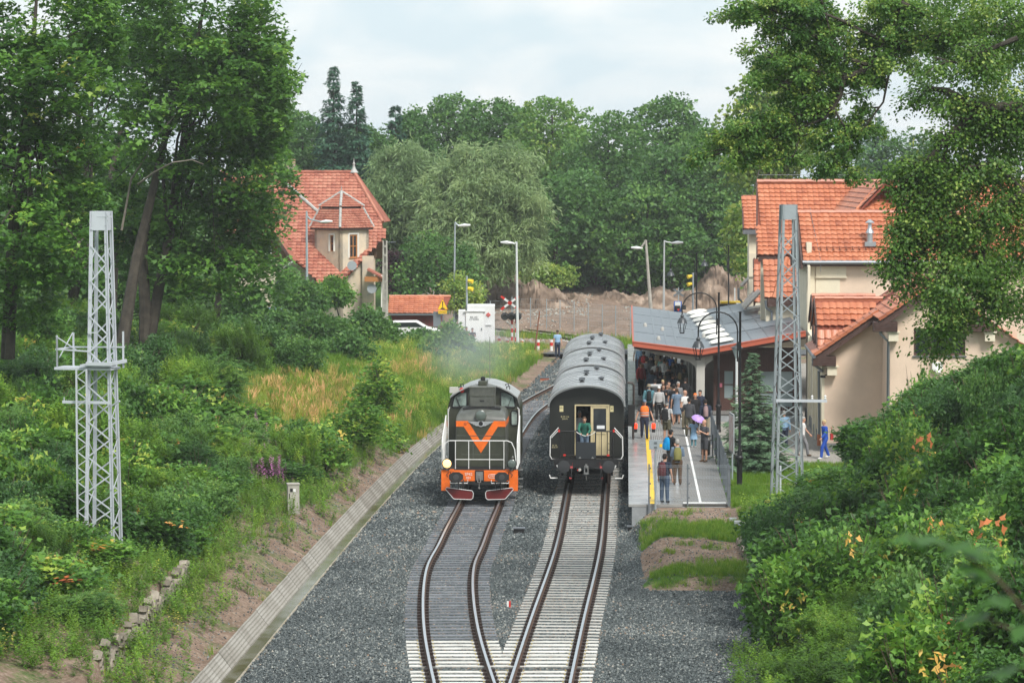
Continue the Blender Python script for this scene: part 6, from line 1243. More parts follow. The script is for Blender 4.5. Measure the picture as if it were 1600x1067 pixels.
# ------------------------------------------------------------ foliage: leaf sprays set on points
def leafmat(name, stops, transl=.35, rough=.5, spec=.35):
    m = bpy.data.materials.new(name); m.use_nodes = True; nt = m.node_tree; b = nt.nodes['Principled BSDF']; out = nt.nodes['Material Output']
    at = nt.nodes.new('ShaderNodeAttribute'); at.attribute_type = 'INSTANCER'; at.attribute_name = 'tint'
    geo = nt.nodes.new('ShaderNodeNewGeometry'); n = nt.nodes.new('ShaderNodeTexNoise'); n.inputs['Scale'].default_value = .45; n.inputs['Detail'].default_value = 3; nt.links.new(geo.outputs['Position'], n.inputs['Vector'])
    at2 = nt.nodes.new('ShaderNodeAttribute'); at2.attribute_type = 'GEOMETRY'; at2.attribute_name = 'tint'; sm_ = nt.nodes.new('ShaderNodeMath'); sm_.operation = 'ADD'; nt.links.new(at.outputs['Fac'], sm_.inputs[0]); nt.links.new(at2.outputs['Fac'], sm_.inputs[1])
    oi = nt.nodes.new('ShaderNodeObjectInfo'); rn = nt.nodes.new('ShaderNodeMath'); rn.operation = 'MULTIPLY_ADD'; nt.links.new(oi.outputs['Random'], rn.inputs[0]); rn.inputs[1].default_value = .16; nt.links.new(sm_.outputs[0], rn.inputs[2])
    a = nt.nodes.new('ShaderNodeMath'); a.operation = 'MULTIPLY_ADD'; nt.links.new(n.outputs['Fac'], a.inputs[0]); a.inputs[1].default_value = .22; nt.links.new(rn.outputs[0], a.inputs[2])
    s = nt.nodes.new('ShaderNodeMath'); s.operation = 'SUBTRACT'; nt.links.new(a.outputs[0], s.inputs[0]); s.inputs[1].default_value = .19
    r = nt.nodes.new('ShaderNodeValToRGB'); el = r.color_ramp.elements
    while len(el) < len(stops): el.new(.5)
    for q, (p, c) in zip(el, stops): q.position = p; q.color = (*c, 1)
    nt.links.new(s.outputs[0], r.inputs[0]); nt.links.new(r.outputs[0], b.inputs['Base Color']); b.inputs['Roughness'].default_value = rough; b.inputs['Specular IOR Level'].default_value = spec
    tr = nt.nodes.new('ShaderNodeBsdfTranslucent'); hs = nt.nodes.new('ShaderNodeHueSaturation'); hs.inputs['Value'].default_value = 1.5; hs.inputs['Hue'].default_value = .485; nt.links.new(r.outputs[0], hs.inputs['Color']); nt.links.new(hs.outputs[0], tr.inputs['Color'])
    mx = nt.nodes.new('ShaderNodeMixShader'); mx.inputs[0].default_value = transl; nt.links.new(b.outputs[0], mx.inputs[1]); nt.links.new(tr.outputs[0], mx.inputs[2]); nt.links.new(mx.outputs[0], out.inputs['Surface'])
    return m
LM = {
 'maple': leafmat('maple_leaf', [(0, (0.037, 0.107, 0.022)), (.35, (0.077, 0.190, 0.029)), (.6, (0.147, 0.312, 0.041)), (.8, (0.384, 0.497, 0.080)), (.92, (0.800, 0.497, 0.125)), (1, (0.800, 0.270, 0.107))]),
 'tree': leafmat('tree_leaf', [(0, (0.038, 0.103, 0.028)), (.4, (0.081, 0.190, 0.044)), (.7, (0.160, 0.297, 0.061)), (1, (0.370, 0.451, 0.095))]),
 'linden': leafmat('linden_leaf', [(0, (0.043, 0.109, 0.018)), (.4, (0.085, 0.185, 0.026)), (.7, (0.208, 0.316, 0.059)), (1, (0.566, 0.630, 0.178))]),
 'willow': leafmat('willow_leaf', [(0, (0.082, 0.154, 0.062)), (.5, (0.199, 0.298, 0.127)), (1, (0.379, 0.488, 0.216))]),
 'spruce': leafmat('spruce_needle', [(0, (0.027, 0.081, 0.050)), (.5, (0.058, 0.139, 0.080)), (1, (0.186, 0.304, 0.169))], .1, .6, .2),
 'grass': leafmat('grass_blade', [(0, (0.051, 0.119, 0.017)), (.45, (0.125, 0.250, 0.026)), (.7, (0.252, 0.333, 0.047)), (.85, (0.560, 0.369, 0.139)), (1, (0.760, 0.475, 0.231))], .3, .6, .2),
 'herb': leafmat('herb_leaf', [(0, (0.058, 0.133, 0.021)), (.5, (0.142, 0.284, 0.033)), (.8, (0.307, 0.426, 0.051)), (1, (0.768, 0.605, 0.179))], .3, .6, .25),
 'flower': leafmat('pink_flower', [(0, (0.405, 0.135, 0.338)), (1, (0.743, 0.297, 0.608))], .3, .7, .1),
 'purple': leafmat('purple_leaf', [(0, (0.030, 0.014, 0.022)), (1, (0.095, 0.041, 0.054))], .2),
}
m_twig = mat('twig', (.085, .06, .04), .9)
def leaf(mb, base, d, up, w, l, shape):
    """one leaf: base point, direction, normal"""
    d = d.normalized(); s = d.cross(up); s = s.normalized() if s.length > 1e-4 else Vector((1, 0, 0)); u = s.cross(d)
    P = lambda a, b, c=0: base + d * (l * a) + s * (w * b) + u * (l * c)
    if shape == 'maple': pts = [P(0, 0), P(.30, .60, -.02), P(.50, .26, .04), P(1, 0, -.05), P(.50, -.26, .04), P(.30, -.60, -.02)]; mb.add(pts, [tuple(range(6))])
    elif shape == 'oval': pts = [P(0, 0), P(.5, .44, .04), P(1, 0, -.06), P(.5, -.44, .04)]; mb.add(pts, [(0, 1, 2, 3)])
    else: pts = [P(0, 0), P(.45, .4, .04), P(1, 0, -.04), P(.45, -.4, .04)]; mb.add(pts, [(0, 1, 2, 3)])
def rv(r, a=1): return Vector((r.gauss(0, a), r.gauss(0, a), r.gauss(0, a)))
def spray(kind, seed=3):
    r = random.Random(seed); mb = MB(); key = kind
    if kind == 'maple':
        for i in range(13):
            a = r.uniform(0, 6.28); rad = r.uniform(.04, .34); p = Vector((math.cos(a) * rad, math.sin(a) * rad, r.uniform(-.12, .14)))
            d = Vector((math.cos(a), math.sin(a), r.uniform(-.5, .1))) + rv(r, .2); leaf(mb, p, d, Vector((0, 0, 1)) + rv(r, .28), .17, r.uniform(.12, .19), 'maple')
    elif kind == 'tree':
        for i in range(26):
            v = rv(r, 1).normalized(); rad = r.uniform(.15, .5); p = Vector((v.x * rad, v.y * rad, v.z * rad * .55)); leaf(mb, p, v + rv(r, .4) + Vector((0, 0, -.3)), Vector((0, 0, 1)) + rv(r, .45) + v * .4, .15, r.uniform(.14, .22), 'oval')
    elif kind == 'farclump':
        for i in range(21):
            v = rv(r, 1).normalized(); v.z = abs(v.z) if r.random() < .7 else v.z; rad = r.uniform(.35, .7); p = Vector((v.x * rad, v.y * rad, v.z * rad * .7)); leaf(mb, p, v + rv(r, .6), v + Vector((0, 0, .7)) + rv(r, .4), .30, r.uniform(.25, .40), 'oval')
    elif kind == 'linden':
        for i in range(30):
            a = r.uniform(0, 6.28); rad = r.uniform(.05, .40); p = Vector((math.cos(a) * rad, math.sin(a) * rad, r.uniform(-.25, .12))); d = Vector((math.cos(a) * .7, math.sin(a) * .7, r.uniform(-1.0, -.1)))
            leaf(mb, p, d, Vector((0, 0, 1)) + rv(r, .35), .075, r.uniform(.06, .10), 'oval')
    elif kind == 'pinnate':
        for k in range(5):
            a = r.uniform(0, 6.28); L = r.uniform(.26, .4); d = Vector((math.cos(a), math.sin(a), r.uniform(-.5, .15))).normalized(); s = d.cross(Vector((0, 0, 1))).normalized(); p0 = rv(r, .05)
            for j in range(5):
                t = (j + 1) / 5.5 * L
                for q in (-1, 1): leaf(mb, p0 + d * t + Vector((0, 0, -.1 * t * t)), s * q + d * .7 + Vector((0, 0, r.uniform(-.4, 0))), Vector((0, 0, 1)) + rv(r, .2), .055, .125, 'kite')
            leaf(mb, p0 + d * L, d, Vector((0, 0, 1)), .045, .11, 'kite')
    elif kind == 'willow':
        for k in range(16):
            a = r.uniform(0, 6.28); p = Vector((math.cos(a), math.sin(a), 0)) * r.uniform(.05, .5) + Vector((0, 0, r.uniform(-.2, .3))); d = Vector((math.cos(a) * .5, math.sin(a) * .5, -.5))
            for j in range(4):
                leaf(mb, p, d + rv(r, .5), rv(r, 1), .075, .28, 'kite'); d = (d + Vector((0, 0, -.25))).normalized() * .7; p = p + d * .16
    elif kind == 'spruce':
        for k in range(1, 4):
            a = (k - 2) * .5; d = Vector((math.cos(a), math.sin(a), -.12)); L = .42 - abs(k - 2) * .07
            for j in range(7):
                t = j / 7 * L
                for q in (-1, 1, 0): leaf(mb, d * t, d + Vector((-d.y, d.x, 0)) * q * .8 + Vector((0, 0, r.uniform(.0, .35))), Vector((0, 0, 1)) + rv(r, .3), .035, .12, 'kite')
    elif kind == 'farspruce':
        for k in range(22):
            a = r.uniform(-.9, .9); d = Vector((math.cos(a), math.sin(a), r.uniform(-.45, .1))); leaf(mb, d * r.uniform(0, .5) + Vector((0, 0, r.uniform(-.1, .05))), d + Vector((0, 0, r.uniform(-.6, .1))), Vector((0, 0, 1)) + rv(r, .4), .16, .38, 'kite')
    elif kind == 'grass':
        for k in range(16):
            a = r.uniform(0, 6.28); p = Vector((math.cos(a), math.sin(a), 0)) * r.uniform(0, .16); h = r.uniform(.12, .30); w = .006; b = Vector((math.cos(a + r.uniform(-1, 1)), math.sin(a + r.uniform(-1, 1)), 0)) * h * r.uniform(.1, .5); s = Vector((-b.y, b.x, 0)).normalized() * w
            mb.add([p - s, p + s, p + b * .35 + s * .8 + Vector((0, 0, h * .6)), p + b * .35 - s * .8 + Vector((0, 0, h * .6)), p + b + Vector((0, 0, h))], [(0, 1, 2, 3), (3, 2, 4)])
        key = 'grass'
    elif kind == 'straw':
        for k in range(22):
            a = r.uniform(0, 6.28); p = Vector((math.cos(a), math.sin(a), 0)) * r.uniform(0, .22); h = r.uniform(.45, .9); b = Vector((math.cos(a + r.uniform(-1, 1)), math.sin(a + r.uniform(-1, 1)), 0)) * h * r.uniform(.05, .25); s = Vector((1, 0, 0)) * .007
            mb.add([p - s, p + s, p + b * .4 + s + Vector((0, 0, h * .7)), p + b * .4 - s + Vector((0, 0, h * .7))], [(0, 1, 2, 3)]); q = p + b * .4 + Vector((0, 0, h * .68)); mb.add([q, q + Vector((.016, 0, h * .12)) + b * .3, q + b * .6 + Vector((0, 0, h * .3)), q + Vector((-.016, 0, h * .12)) + b * .3], [(0, 1, 2, 3)])
        key = 'grass'
    elif kind == 'herb':
        for k in range(6):
            a = r.uniform(0, 6.28); p = Vector((math.cos(a), math.sin(a), 0)) * r.uniform(0, .2); h = r.uniform(.25, .65); ln = Vector((r.gauss(0, .12), r.gauss(0, .12), 1))
            for j in range(11):
                z = h * (.15 + .85 * j / 10); b = r.uniform(0, 6.28); leaf(mb, p + ln * z, Vector((math.cos(b), math.sin(b), r.uniform(-.1, .6))), Vector((0, 0, 1)), .055, r.uniform(.07, .13) * (1.25 - .6 * j / 10), 'kite')
        key = 'herb'
    elif kind == 'flower':
        for k in range(3):
            p = Vector((r.gauss(0, .12), r.gauss(0, .12), 0)); 
            for j in range(16): z = .45 + .03 * j; b = r.uniform(0, 6.28); leaf(mb, p + Vector((0, 0, z)), Vector((math.cos(b), math.sin(b), .2)), Vector((0, 0, 1)), .035, .05, 'kite')
        key = 'flower'
    elif kind == 'purple':
        return spray_mesh(spray('tree')[0], 'purple')
    me = mb.mesh(kind + '_spray', LM['tree' if key == 'farclump' else 'linden' if key == 'linden' else 'tree' if key == 'pinnate' else 'spruce' if key == 'farspruce' else key]); return me, key
def spray_mesh(me, key): m2 = me.copy(); m2.materials.clear(); m2.materials.append(LM[key]); return m2, key
GN = {}
def gn_group(kind, variants=3):
    if kind in GN: return GN[kind]
    src = kind.split(':')
    ng = bpy.data.node_groups.new(kind + '_on_points', 'GeometryNodeTree'); ng.interface.new_socket('Geometry', in_out='INPUT', socket_type='NodeSocketGeometry'); ng.interface.new_socket('Geometry', in_out='OUTPUT', socket_type='NodeSocketGeometry')
    nd = ng.nodes; L = ng.links.new; gi = nd.new('NodeGroupInput'); go = nd.new('NodeGroupOutput'); ip = nd.new('GeometryNodeInstanceOnPoints')
    def attr(n, t): a = nd.new('GeometryNodeInputNamedAttribute'); a.data_type = t; a.inputs['Name'].default_value = n; return a.outputs['Attribute']
    g2i = nd.new('GeometryNodeGeometryToInstance'); objs = []
    for v in range(variants):
        if kind.startswith('stone'): me = STONES[v]
        else:
            me, key = spray(src[0], 3 + v * 17)
            if len(src) > 1: me.materials.clear(); me.materials.append(LM[src[1]])
        ob = bpy.data.objects.new(me.name, me); objs.append(ob)
        oi = nd.new('GeometryNodeObjectInfo'); oi.inputs['Object'].default_value = ob; oi.inputs['As Instance'].default_value = True; L(oi.outputs['Geometry'], g2i.inputs[0])
    L(gi.outputs[0], ip.inputs['Points']); L(g2i.outputs[0], ip.inputs['Instance']); ip.inputs['Pick Instance'].default_value = True
    L(attr('rot', 'FLOAT_VECTOR'), ip.inputs['Rotation']); L(attr('scl', 'FLOAT'), ip.inputs['Scale']); L(attr('pick', 'INT'), ip.inputs['Instance Index']); L(ip.outputs[0], go.inputs[0])
    GN[kind] = ng; return ng
COUNT = {}; TRI = [0]
_sp = {}
def spray_arrays(kind, variants=3):
    if kind in _sp: return _sp[kind]
    src = kind.split(':'); out = []
    for v in range(variants):
        me, key = spray(src[0], 3 + v * 17); co = np.array([q.co[:] for q in me.vertices], np.float32); ls = np.array([p.loop_total for p in me.polygons], np.int32); lv = np.array([l.vertex_index for l in me.loops], np.int32); out.append((co, ls, lv, me.materials[0]))
    m = LM[src[1]] if len(src) > 1 else out[0][3]; _sp[kind] = (out, m); return _sp[kind]
def leafmesh(name, P, kind, scl, tint, tilt=.3, rot=None, variants=3):
    P = np.asarray(P, np.float32); n = len(P); (arrs, m) = spray_arrays(kind, variants); COUNT['real ' + kind] = COUNT.get('real ' + kind, 0) + n
    if rot is None: rot = np.stack([rng.normal(0, tilt, n), rng.normal(0, tilt, n), rng.uniform(0, 6.283, n)], 1)
    scl = np.broadcast_to(np.asarray(scl, np.float32), n); tint = np.broadcast_to(np.asarray(tint, np.float32), n); pk = rng.integers(0, variants, n)
    cx, sx = np.cos(rot[:, 0]), np.sin(rot[:, 0]); cy_, sy = np.cos(rot[:, 1]), np.sin(rot[:, 1]); cz, sz = np.cos(rot[:, 2]), np.sin(rot[:, 2])
    M = np.empty((n, 3, 3), np.float32)
    M[:, 0, 0] = cy_ * cz; M[:, 0, 1] = sx * sy * cz - cx * sz; M[:, 0, 2] = cx * sy * cz + sx * sz
    M[:, 1, 0] = cy_ * sz; M[:, 1, 1] = sx * sy * sz + cx * cz; M[:, 1, 2] = cx * sy * sz - sx * cz
    M[:, 2, 0] = -sy; M[:, 2, 1] = sx * cy_; M[:, 2, 2] = cx * cy_
    V, LS, LV, T = [], [], [], []; off = 0
    for v, (co, ls, lv, _) in enumerate(arrs):
        k = np.where(pk == v)[0]
        if len(k) == 0: continue
        q = np.einsum('nij,vj->nvi', M[k], co) * scl[k][:, None, None] + P[k][:, None, :]; V.append(q.reshape(-1, 3)); nv = len(co)
        LV.append((lv[None, :] + (off + np.arange(len(k), dtype=np.int32) * nv)[:, None]).ravel()); LS.append(np.tile(ls, len(k))); T.append(np.repeat(tint[k], nv)); off += nv * len(k)
    V = np.concatenate(V); LS = np.concatenate(LS); LV = np.concatenate(LV); T = np.concatenate(T); TRI[0] += int((LS - 2).sum())
    me = bpy.data.meshes.new(name); me.vertices.add(len(V)); me.vertices.foreach_set('co', V.ravel()); me.loops.add(len(LV)); me.loops.foreach_set('vertex_index', LV); me.polygons.add(len(LS)); st_ = np.concatenate([[0], np.cumsum(LS)[:-1]]).astype(np.int32); me.polygons.foreach_set('loop_start', st_); me.update(calc_edges=True)
    a = me.attributes.new('tint', 'FLOAT', 'POINT'); a.data.foreach_set('value', T.astype(np.float32)); me.materials.append(m); return me
def foliage(name, P, kind, scl, tint, rot=None, parent=None, tilt=.3, variants=3):
    return link(name, leafmesh(name, P, kind, scl, tint, tilt, rot, variants), parent)
def scatter(name, P, kind, scl, tint, rot=None, parent=None, variants=3, tilt=.3):
    P = np.asarray(P, np.float32); n = len(P)
    if n == 0: return None
    COUNT[kind] = COUNT.get(kind, 0) + n
    me = bpy.data.meshes.new(name); me.vertices.add(n); me.vertices.foreach_set('co', P.ravel())
    def at(nm, t, v): a = me.attributes.new(nm, t, 'POINT'); a.data.foreach_set('vector' if t == 'FLOAT_VECTOR' else 'value', v)
    if rot is None: rot = np.stack([rng.normal(0, tilt, n), rng.normal(0, tilt, n), rng.uniform(0, 6.283, n)], 1)
    at('rot', 'FLOAT_VECTOR', np.asarray(rot, np.float32).ravel()); at('scl', 'FLOAT', np.broadcast_to(np.asarray(scl, np.float32), n).copy()); at('tint', 'FLOAT', np.broadcast_to(np.asarray(tint, np.float32), n).copy()); at('pick', 'INT', rng.integers(0, variants, n).astype(np.int32))
    o = link(name, me, parent); md = o.modifiers.new('leaves', 'NODES'); md.node_group = gn_group(kind, variants); return o
# crown built of clumps over ellipsoid lobes
def crown_pts(lobes, per_m2, clump=.30, spread=1.0, hollow=.55, gaps=.0, flat=.6):
    """lobes: (centre, rx, ry, rz). returns points, outwardness, height 0..1"""
    out = []; up = []
    for c, rx, ry, rz in lobes:
        c = np.array(c, float); A = 4 * math.pi * ((rx * ry) ** 1.6 / 3 + (rx * rz) ** 1.6 / 3 + (ry * rz) ** 1.6 / 3) ** (1 / 1.6)
        rc = clump * (rx * ry * rz) ** (1 / 3); nc = max(6, int(A / (rc * rc * 2.2))); n = int(A * per_m2 / nc) + 1
        v = rng.normal(0, 1, (nc, 3)); v /= np.linalg.norm(v, axis=1)[:, None]; rad = rng.uniform(hollow, 1.0, nc) ** .6
        cc = c + v * np.array([rx, ry, rz]) * rad[:, None]
        for k in range(nc):
            if rng.random() < gaps: continue
            s = rc * rng.uniform(.6, 1.35); w = rng.normal(0, 1, (n, 3)); w /= np.linalg.norm(w, axis=1)[:, None]
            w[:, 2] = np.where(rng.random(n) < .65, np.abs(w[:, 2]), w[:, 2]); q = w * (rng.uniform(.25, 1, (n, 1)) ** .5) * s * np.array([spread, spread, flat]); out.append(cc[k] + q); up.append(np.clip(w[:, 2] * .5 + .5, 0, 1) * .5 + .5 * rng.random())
    return np.concatenate(out), np.concatenate(up)
m_bark = mat('bark', (.065, .055, .042), .95, noise=.5, nscale=3, col2=(.03, .025, .02), bump=.6, bscale=12)
m_barkpale = mat('pale_dead_wood', (.22, .19, .155), .9, noise=.3, nscale=4)
def limb_tree(mb, base, top, r0, r1, ctr_list, r, k=3):
    base, top = Vector(base), Vector(top); pts = [base.lerp(top, i / 5) + Vector((r.gauss(0, .12), r.gauss(0, .12), 0)) * min(1, i) for i in range(6)]; mb.tube(pts, [r0 + (r1 - r0) * i / 5 for i in range(6)], 8)
    for c in ctr_list:
        c = Vector(c); t = r.uniform(.35, .9); p = base.lerp(top, t); m_ = p.lerp(c, .5) + Vector((r.gauss(0, .3), r.gauss(0, .3), -.25)); rr = (r0 + (r1 - r0) * t) * .5; mb.tube([p, m_, c], [rr, rr * .6, rr * .2], 6)
def px_lobe(cx, cy, rx, ry, d, depth=None):
    s = d / FPX; c = D(cx, cy, d); return (tuple(c), rx * s, (depth or min(rx, ry) * s * 1.1), ry * s)
def tree(label, lobes, kind, scl, per, cat='tree', name='deciduous_tree', tint=(.35, .2), base=None, trunk_r=.25, group=None, clump=.3, gaps=.05, trunk=True, flat=.6, hollow=.55, seed=0, mat_b=None, top=None, uptint=.25):
    r = random.Random(int(lobes[0][0][0] * 7 + lobes[0][0][1])); L0 = lobes[0][0]
    base = base or (L0[0] + r.uniform(-.5, .5), L0[1], gz(L0[0], L0[1]) - .1)
    t = thing(name, label, cat, base, 0, group); off = -Vector(base)
    P, up = crown_pts(lobes, per, clump, gaps=gaps, flat=flat, hollow=hollow); n = len(P)
    keep = P[:, 2] > G(P[:, 0], P[:, 1], False) + .05; P = P[keep]; up = up[keep]; n = len(P)
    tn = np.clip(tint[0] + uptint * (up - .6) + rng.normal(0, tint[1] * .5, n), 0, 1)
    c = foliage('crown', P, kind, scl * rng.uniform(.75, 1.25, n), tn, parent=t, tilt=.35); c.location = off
    if trunk:
        mb = MB(); ctrs = [(l[0][0] + r.gauss(0, l[1] * .4), l[0][1] + r.gauss(0, l[2] * .4), l[0][2] + r.uniform(-.2, .5) * l[3]) for l in lobes for _ in range(3)]
        hi = max(l[0][2] + l[3] * .5 for l in lobes); tx = sum(l[0][0] for l in lobes) / len(lobes); ty = sum(l[0][1] for l in lobes) / len(lobes)
        limb_tree(mb, base, top or (tx, ty, hi), trunk_r, trunk_r * .2, ctrs, r); tk = mb.build('trunk', mat_b or m_bark, t, smooth=True); tk.location = off
    return t
# ------------------------------------------------------------ big trees at the left
def pl(*a): return px_lobe(*a)
def trunkline(t, pts, r0, r1, m=None, name='trunk'):
    o = MB().tube([D(*p) for p in pts], [r0 + (r1 - r0) * i / (len(pts) - 1) for i in range(len(pts))], 8).build(name, m or m_bark, t, smooth=True); o.location = -t.location; return o
tA = tree('tall dark maple with leaning trunks, its crown reaching towards the red roofed villa', [pl(310, 30, 120, 100, 150), pl(365, 130, 88, 95, 148), pl(290, 190, 110, 100, 150), pl(365, 270, 80, 85, 150), pl(300, 340, 105, 80, 152), pl(385, 360, 55, 60, 152), pl(400, 190, 52, 60, 150), pl(395, 60, 48, 55, 149), pl(330, 420, 90, 45, 150), pl(250, 110, 90, 90, 153), pl(250, 400, 60, 50, 154), pl(190, 330, 50, 60, 154), pl(420, 130, 38, 60, 150)], 'maple', 1.38, 4.7, base=tuple(D(226, 575, 150)), trunk_r=.3, tint=(.28, .3), gaps=.06, clump=.26)
trunkline(tA, [(226, 575, 150), (227, 480, 150), (222, 400, 150), (232, 320, 150)], .32, .2)
trunkline(tA, [(185, 575, 148), (197, 500, 148), (214, 400, 149), (236, 310, 149), (262, 200, 149), (300, 60, 150)], .34, .1)
trunkline(tA, [(190, 360, 149), (205, 280, 149), (228, 245, 148), (252, 205, 147), (272, 182, 147)], .06, .02, m_barkpale, 'dead_branch')
trunkline(tA, [(216, 288, 148), (240, 270, 147), (270, 254, 146), (300, 250, 146), (318, 257, 146)], .055, .015, m_barkpale, 'dead_branch')
tB = tree('broad maple at the edge of the bank with yellow green tips hanging over the bushes', [pl(60, 30, 120, 80, 122), pl(30, 140, 100, 90, 122), pl(95, 120, 75, 60, 120), pl(60, 260, 100, 80, 122), pl(20, 370, 80, 80, 120), pl(80, 400, 60, 55, 120), pl(120, 330, 50, 50, 122), pl(-60, 200, 80, 200, 124), pl(20, 470, 70, 50, 122), pl(110, 220, 60, 60, 123), pl(150, 60, 50, 60, 123)], 'maple', 1.25, 4.7, base=tuple(D(12, 560, 123)), trunk_r=.28, tint=(.40, .35), gaps=.08, clump=.27)
trunkline(tB, [(15, 560, 122), (22, 420, 122), (30, 300, 122), (60, 140, 122)], .2, .08)
trunkline(tB, [(88, 440, 121), (104, 410, 121), (120, 385, 120), (131, 372, 120)], .09, .04, m_barkpale, 'dead_branch')
tC = tree('slender maple with dark upright trunks behind the lattice mast', [pl(190, 40, 90, 90, 172), pl(170, 170, 80, 90, 172), pl(200, 280, 60, 60, 175), pl(150, 350, 50, 60, 172), pl(110, 450, 60, 40, 170)], 'maple', 1.8, 2.2, base=tuple(D(100, 570, 170)), trunk_r=.25, tint=(.22, .3), gaps=.12)
trunkline(tC, [(118, 540, 170), (110, 480, 170), (128, 420, 170), (160, 330, 170), (190, 200, 170)], .3, .12)
trunkline(tC, [(175, 560, 176), (178, 460, 176), (182, 380, 176), (180, 250, 176)], .22, .12)
tree('wide shaded maple closing the gap behind the lattice mast', [pl(120, 430, 110, 90, 196), pl(40, 330, 90, 100, 196), pl(220, 470, 80, 60, 200), pl(240, 380, 80, 80, 198), pl(140, 300, 90, 80, 198)], 'maple', 2.3, 1.3, base=tuple(D(130, 560, 196)), tint=(.3, .3))
tree('dark maple standing furthest back between the lattice mast and the villa', [pl(400, 440, 60, 50, 185), pl(270, 470, 60, 50, 190), pl(420, 120, 42, 60, 188), pl(410, 300, 48, 90, 186)], 'maple', 1.9, 2.0, base=tuple(D(330, 560, 188)), tint=(.28, .25), gaps=.1)
# ------------------------------------------------------------ overhanging trees at the right
def branch_tree(label, limbs, kind, scl, per_m, spread, d, tint, droop, name, base, trunk_top, extra=None, variants=3):
    t = thing(name, label, 'tree', base); off = -Vector(base); mb = MB(); pts = []; r = random.Random(len(limbs) * 3 + int(d))
    mb.tube([base, trunk_top], [.45, .3], 10)
    for limb, r0, r1 in limbs:
        W3 = [D(*(p if len(p) == 3 else (*p, d))) for p in limb]; n = len(W3); mb.tube(W3, [r0 + (r1 - r0) * i / (n - 1) for i in range(n)], 7)
        tot = sum((b - a).length for a, b in zip(W3, W3[1:]))
        for k in range(int(tot * per_m[0])):
            s = r.random() ** .8 * tot if True else 0; q = 0
            for a, b in zip(W3, W3[1:]):
                L = (b - a).length
                if s <= L: break
                s -= L
            p = a.lerp(b, min(1, s / max(L, .01))); ln = r.uniform(.5, 1) * spread; dr = Vector((r.gauss(-.25, .8), r.gauss(.55, .6), r.uniform(-droop, .35))).normalized()
            e1 = p + dr * ln * .55; e2 = e1 + (dr + Vector((0, 0, -droop * .5))).normalized() * ln * .45; mb.tube([p, e1, e2], [.022, .014, .006], 4)
            for j in range(per_m[1]): u = r.uniform(.25, 1.05); c = (p.lerp(e1, u / .55) if u < .55 else e1.lerp(e2, (u - .55) / .45)); pts.append(c + Vector((r.gauss(0, .1), r.gauss(0, .1), r.gauss(-.03, .09))) * scl)
    tk = mb.build('trunk', m_bark, t, smooth=True, recalc=False); tk.location = off
    P = np.array([tuple(p) for p in pts])
    if extra: E, _ = crown_pts(extra, 7.0, .34, gaps=.2, flat=.9); P = np.concatenate([P, E])
    n = len(P); c = foliage('crown', P, kind, scl * rng.uniform(.7, 1.25, n), np.clip(rng.normal(tint[0], tint[1], n) + .12 * snoise(P[:, 0], P[:, 2], .5, 5), 0, 1), parent=t, tilt=.3); c.location = off; return t
dR = 92
limbsR = [([(1640, 30), (1570, 45), (1500, 55), (1410, 65), (1365, 105), (1320, 122), (1312, 150), (1300, 172)], .16, .06),
 ([(1300, 172), (1270, 182), (1235, 178), (1205, 190), (1175, 210)], .05, .015), ([(1312, 150), (1290, 185), (1250, 200), (1190, 225), (1150, 232)], .05, .015),
 ([(1365, 105), (1320, 90), (1280, 60), (1240, 50), (1180, 20)], .06, .015), ([(1410, 65), (1370, 60), (1310, 30), (1250, 10), (1200, -10)], .06, .02), ([(1320, 122), (1270, 110), (1220, 100), (1190, 70)], .05, .012),
 ([(1300, 172), (1260, 150), (1230, 130), (1200, 120)], .04, .012), ([(1300, 165), (1320, 200), (1330, 240), (1310, 262)], .04, .012), ([(1410, 65), (1390, 110), (1380, 160), (1350, 200), (1330, 225)], .05, .012),
 ([(1500, 55), (1440, 20), (1380, -10)], .07, .03), ([(1205, 190), (1170, 200), (1140, 225), (1125, 240)], .02, .008), ([(1280, 60), (1240, 30), (1190, 10), (1160, 15)], .03, .01),
 ([(1240, 178), (1250, 215), (1240, 245)], .03, .01), ([(1350, 108), (1300, 70), (1290, 20), (1280, -10)], .04, .015), ([(1340, 115), (1290, 120), (1240, 115), (1215, 140)], .04, .012), ([(1360, 105), (1400, 30), (1420, -20)], .04, .015)]
bR = (24.5, 96, gz(24.5, 96) - .3)
branch_tree('ash tree with long bare limb and feathery leaves hanging over the orange roofs', limbsR, 'tree', .54, (7, 10), 1.15, dR, (.62, .2), .5, 'ash_tree', bR, tuple(D(1660, 25, dR + 2)), [pl(1480, 25, 80, 34, 95), pl(1390, 15, 60, 30, 95), pl(1570, 100, 50, 40, 95), pl(1440, 90, 36, 24, 95), pl(1230, 215, 60, 20, 93), pl(1300, 225, 40, 26, 93), pl(1160, 215, 34, 18, 92)])
dK = 88
limbsK = [([(1700, 190), (1580, 170), (1520, 165), (1480, 142), (1450, 138)], .17, .06),
 ([(1660, 150), (1590, 165), (1530, 170), (1480, 215), (1455, 245), (1430, 270), (1400, 300)], .15, .03), ([(1480, 215), (1475, 260), (1450, 320), (1420, 360), (1400, 390)], .06, .015), ([(1700, 280), (1600, 300), (1560, 330), (1535, 390), (1520, 430), (1500, 470), (1490, 510)], .13, .02),
 ([(1560, 330), (1520, 350), (1480, 380), (1440, 400), (1410, 420)], .06, .015), ([(1600, 300), (1560, 260), (1500, 260), (1460, 300)], .06, .02), ([(1535, 390), (1560, 440), (1550, 480)], .05, .015), ([(1590, 60), (1540, 80), (1500, 100), (1460, 90)], .08, .02), ([(1500, 470), (1480, 500), (1470, 540)], .04, .01), ([(1455, 245), (1440, 290), (1430, 330), (1425, 370)], .05, .015), ([(1520, 350), (1500, 400), (1470, 430), (1440, 440)], .05, .012)]
bK = (23.0, 90, gz(23.0, 90) - .3)
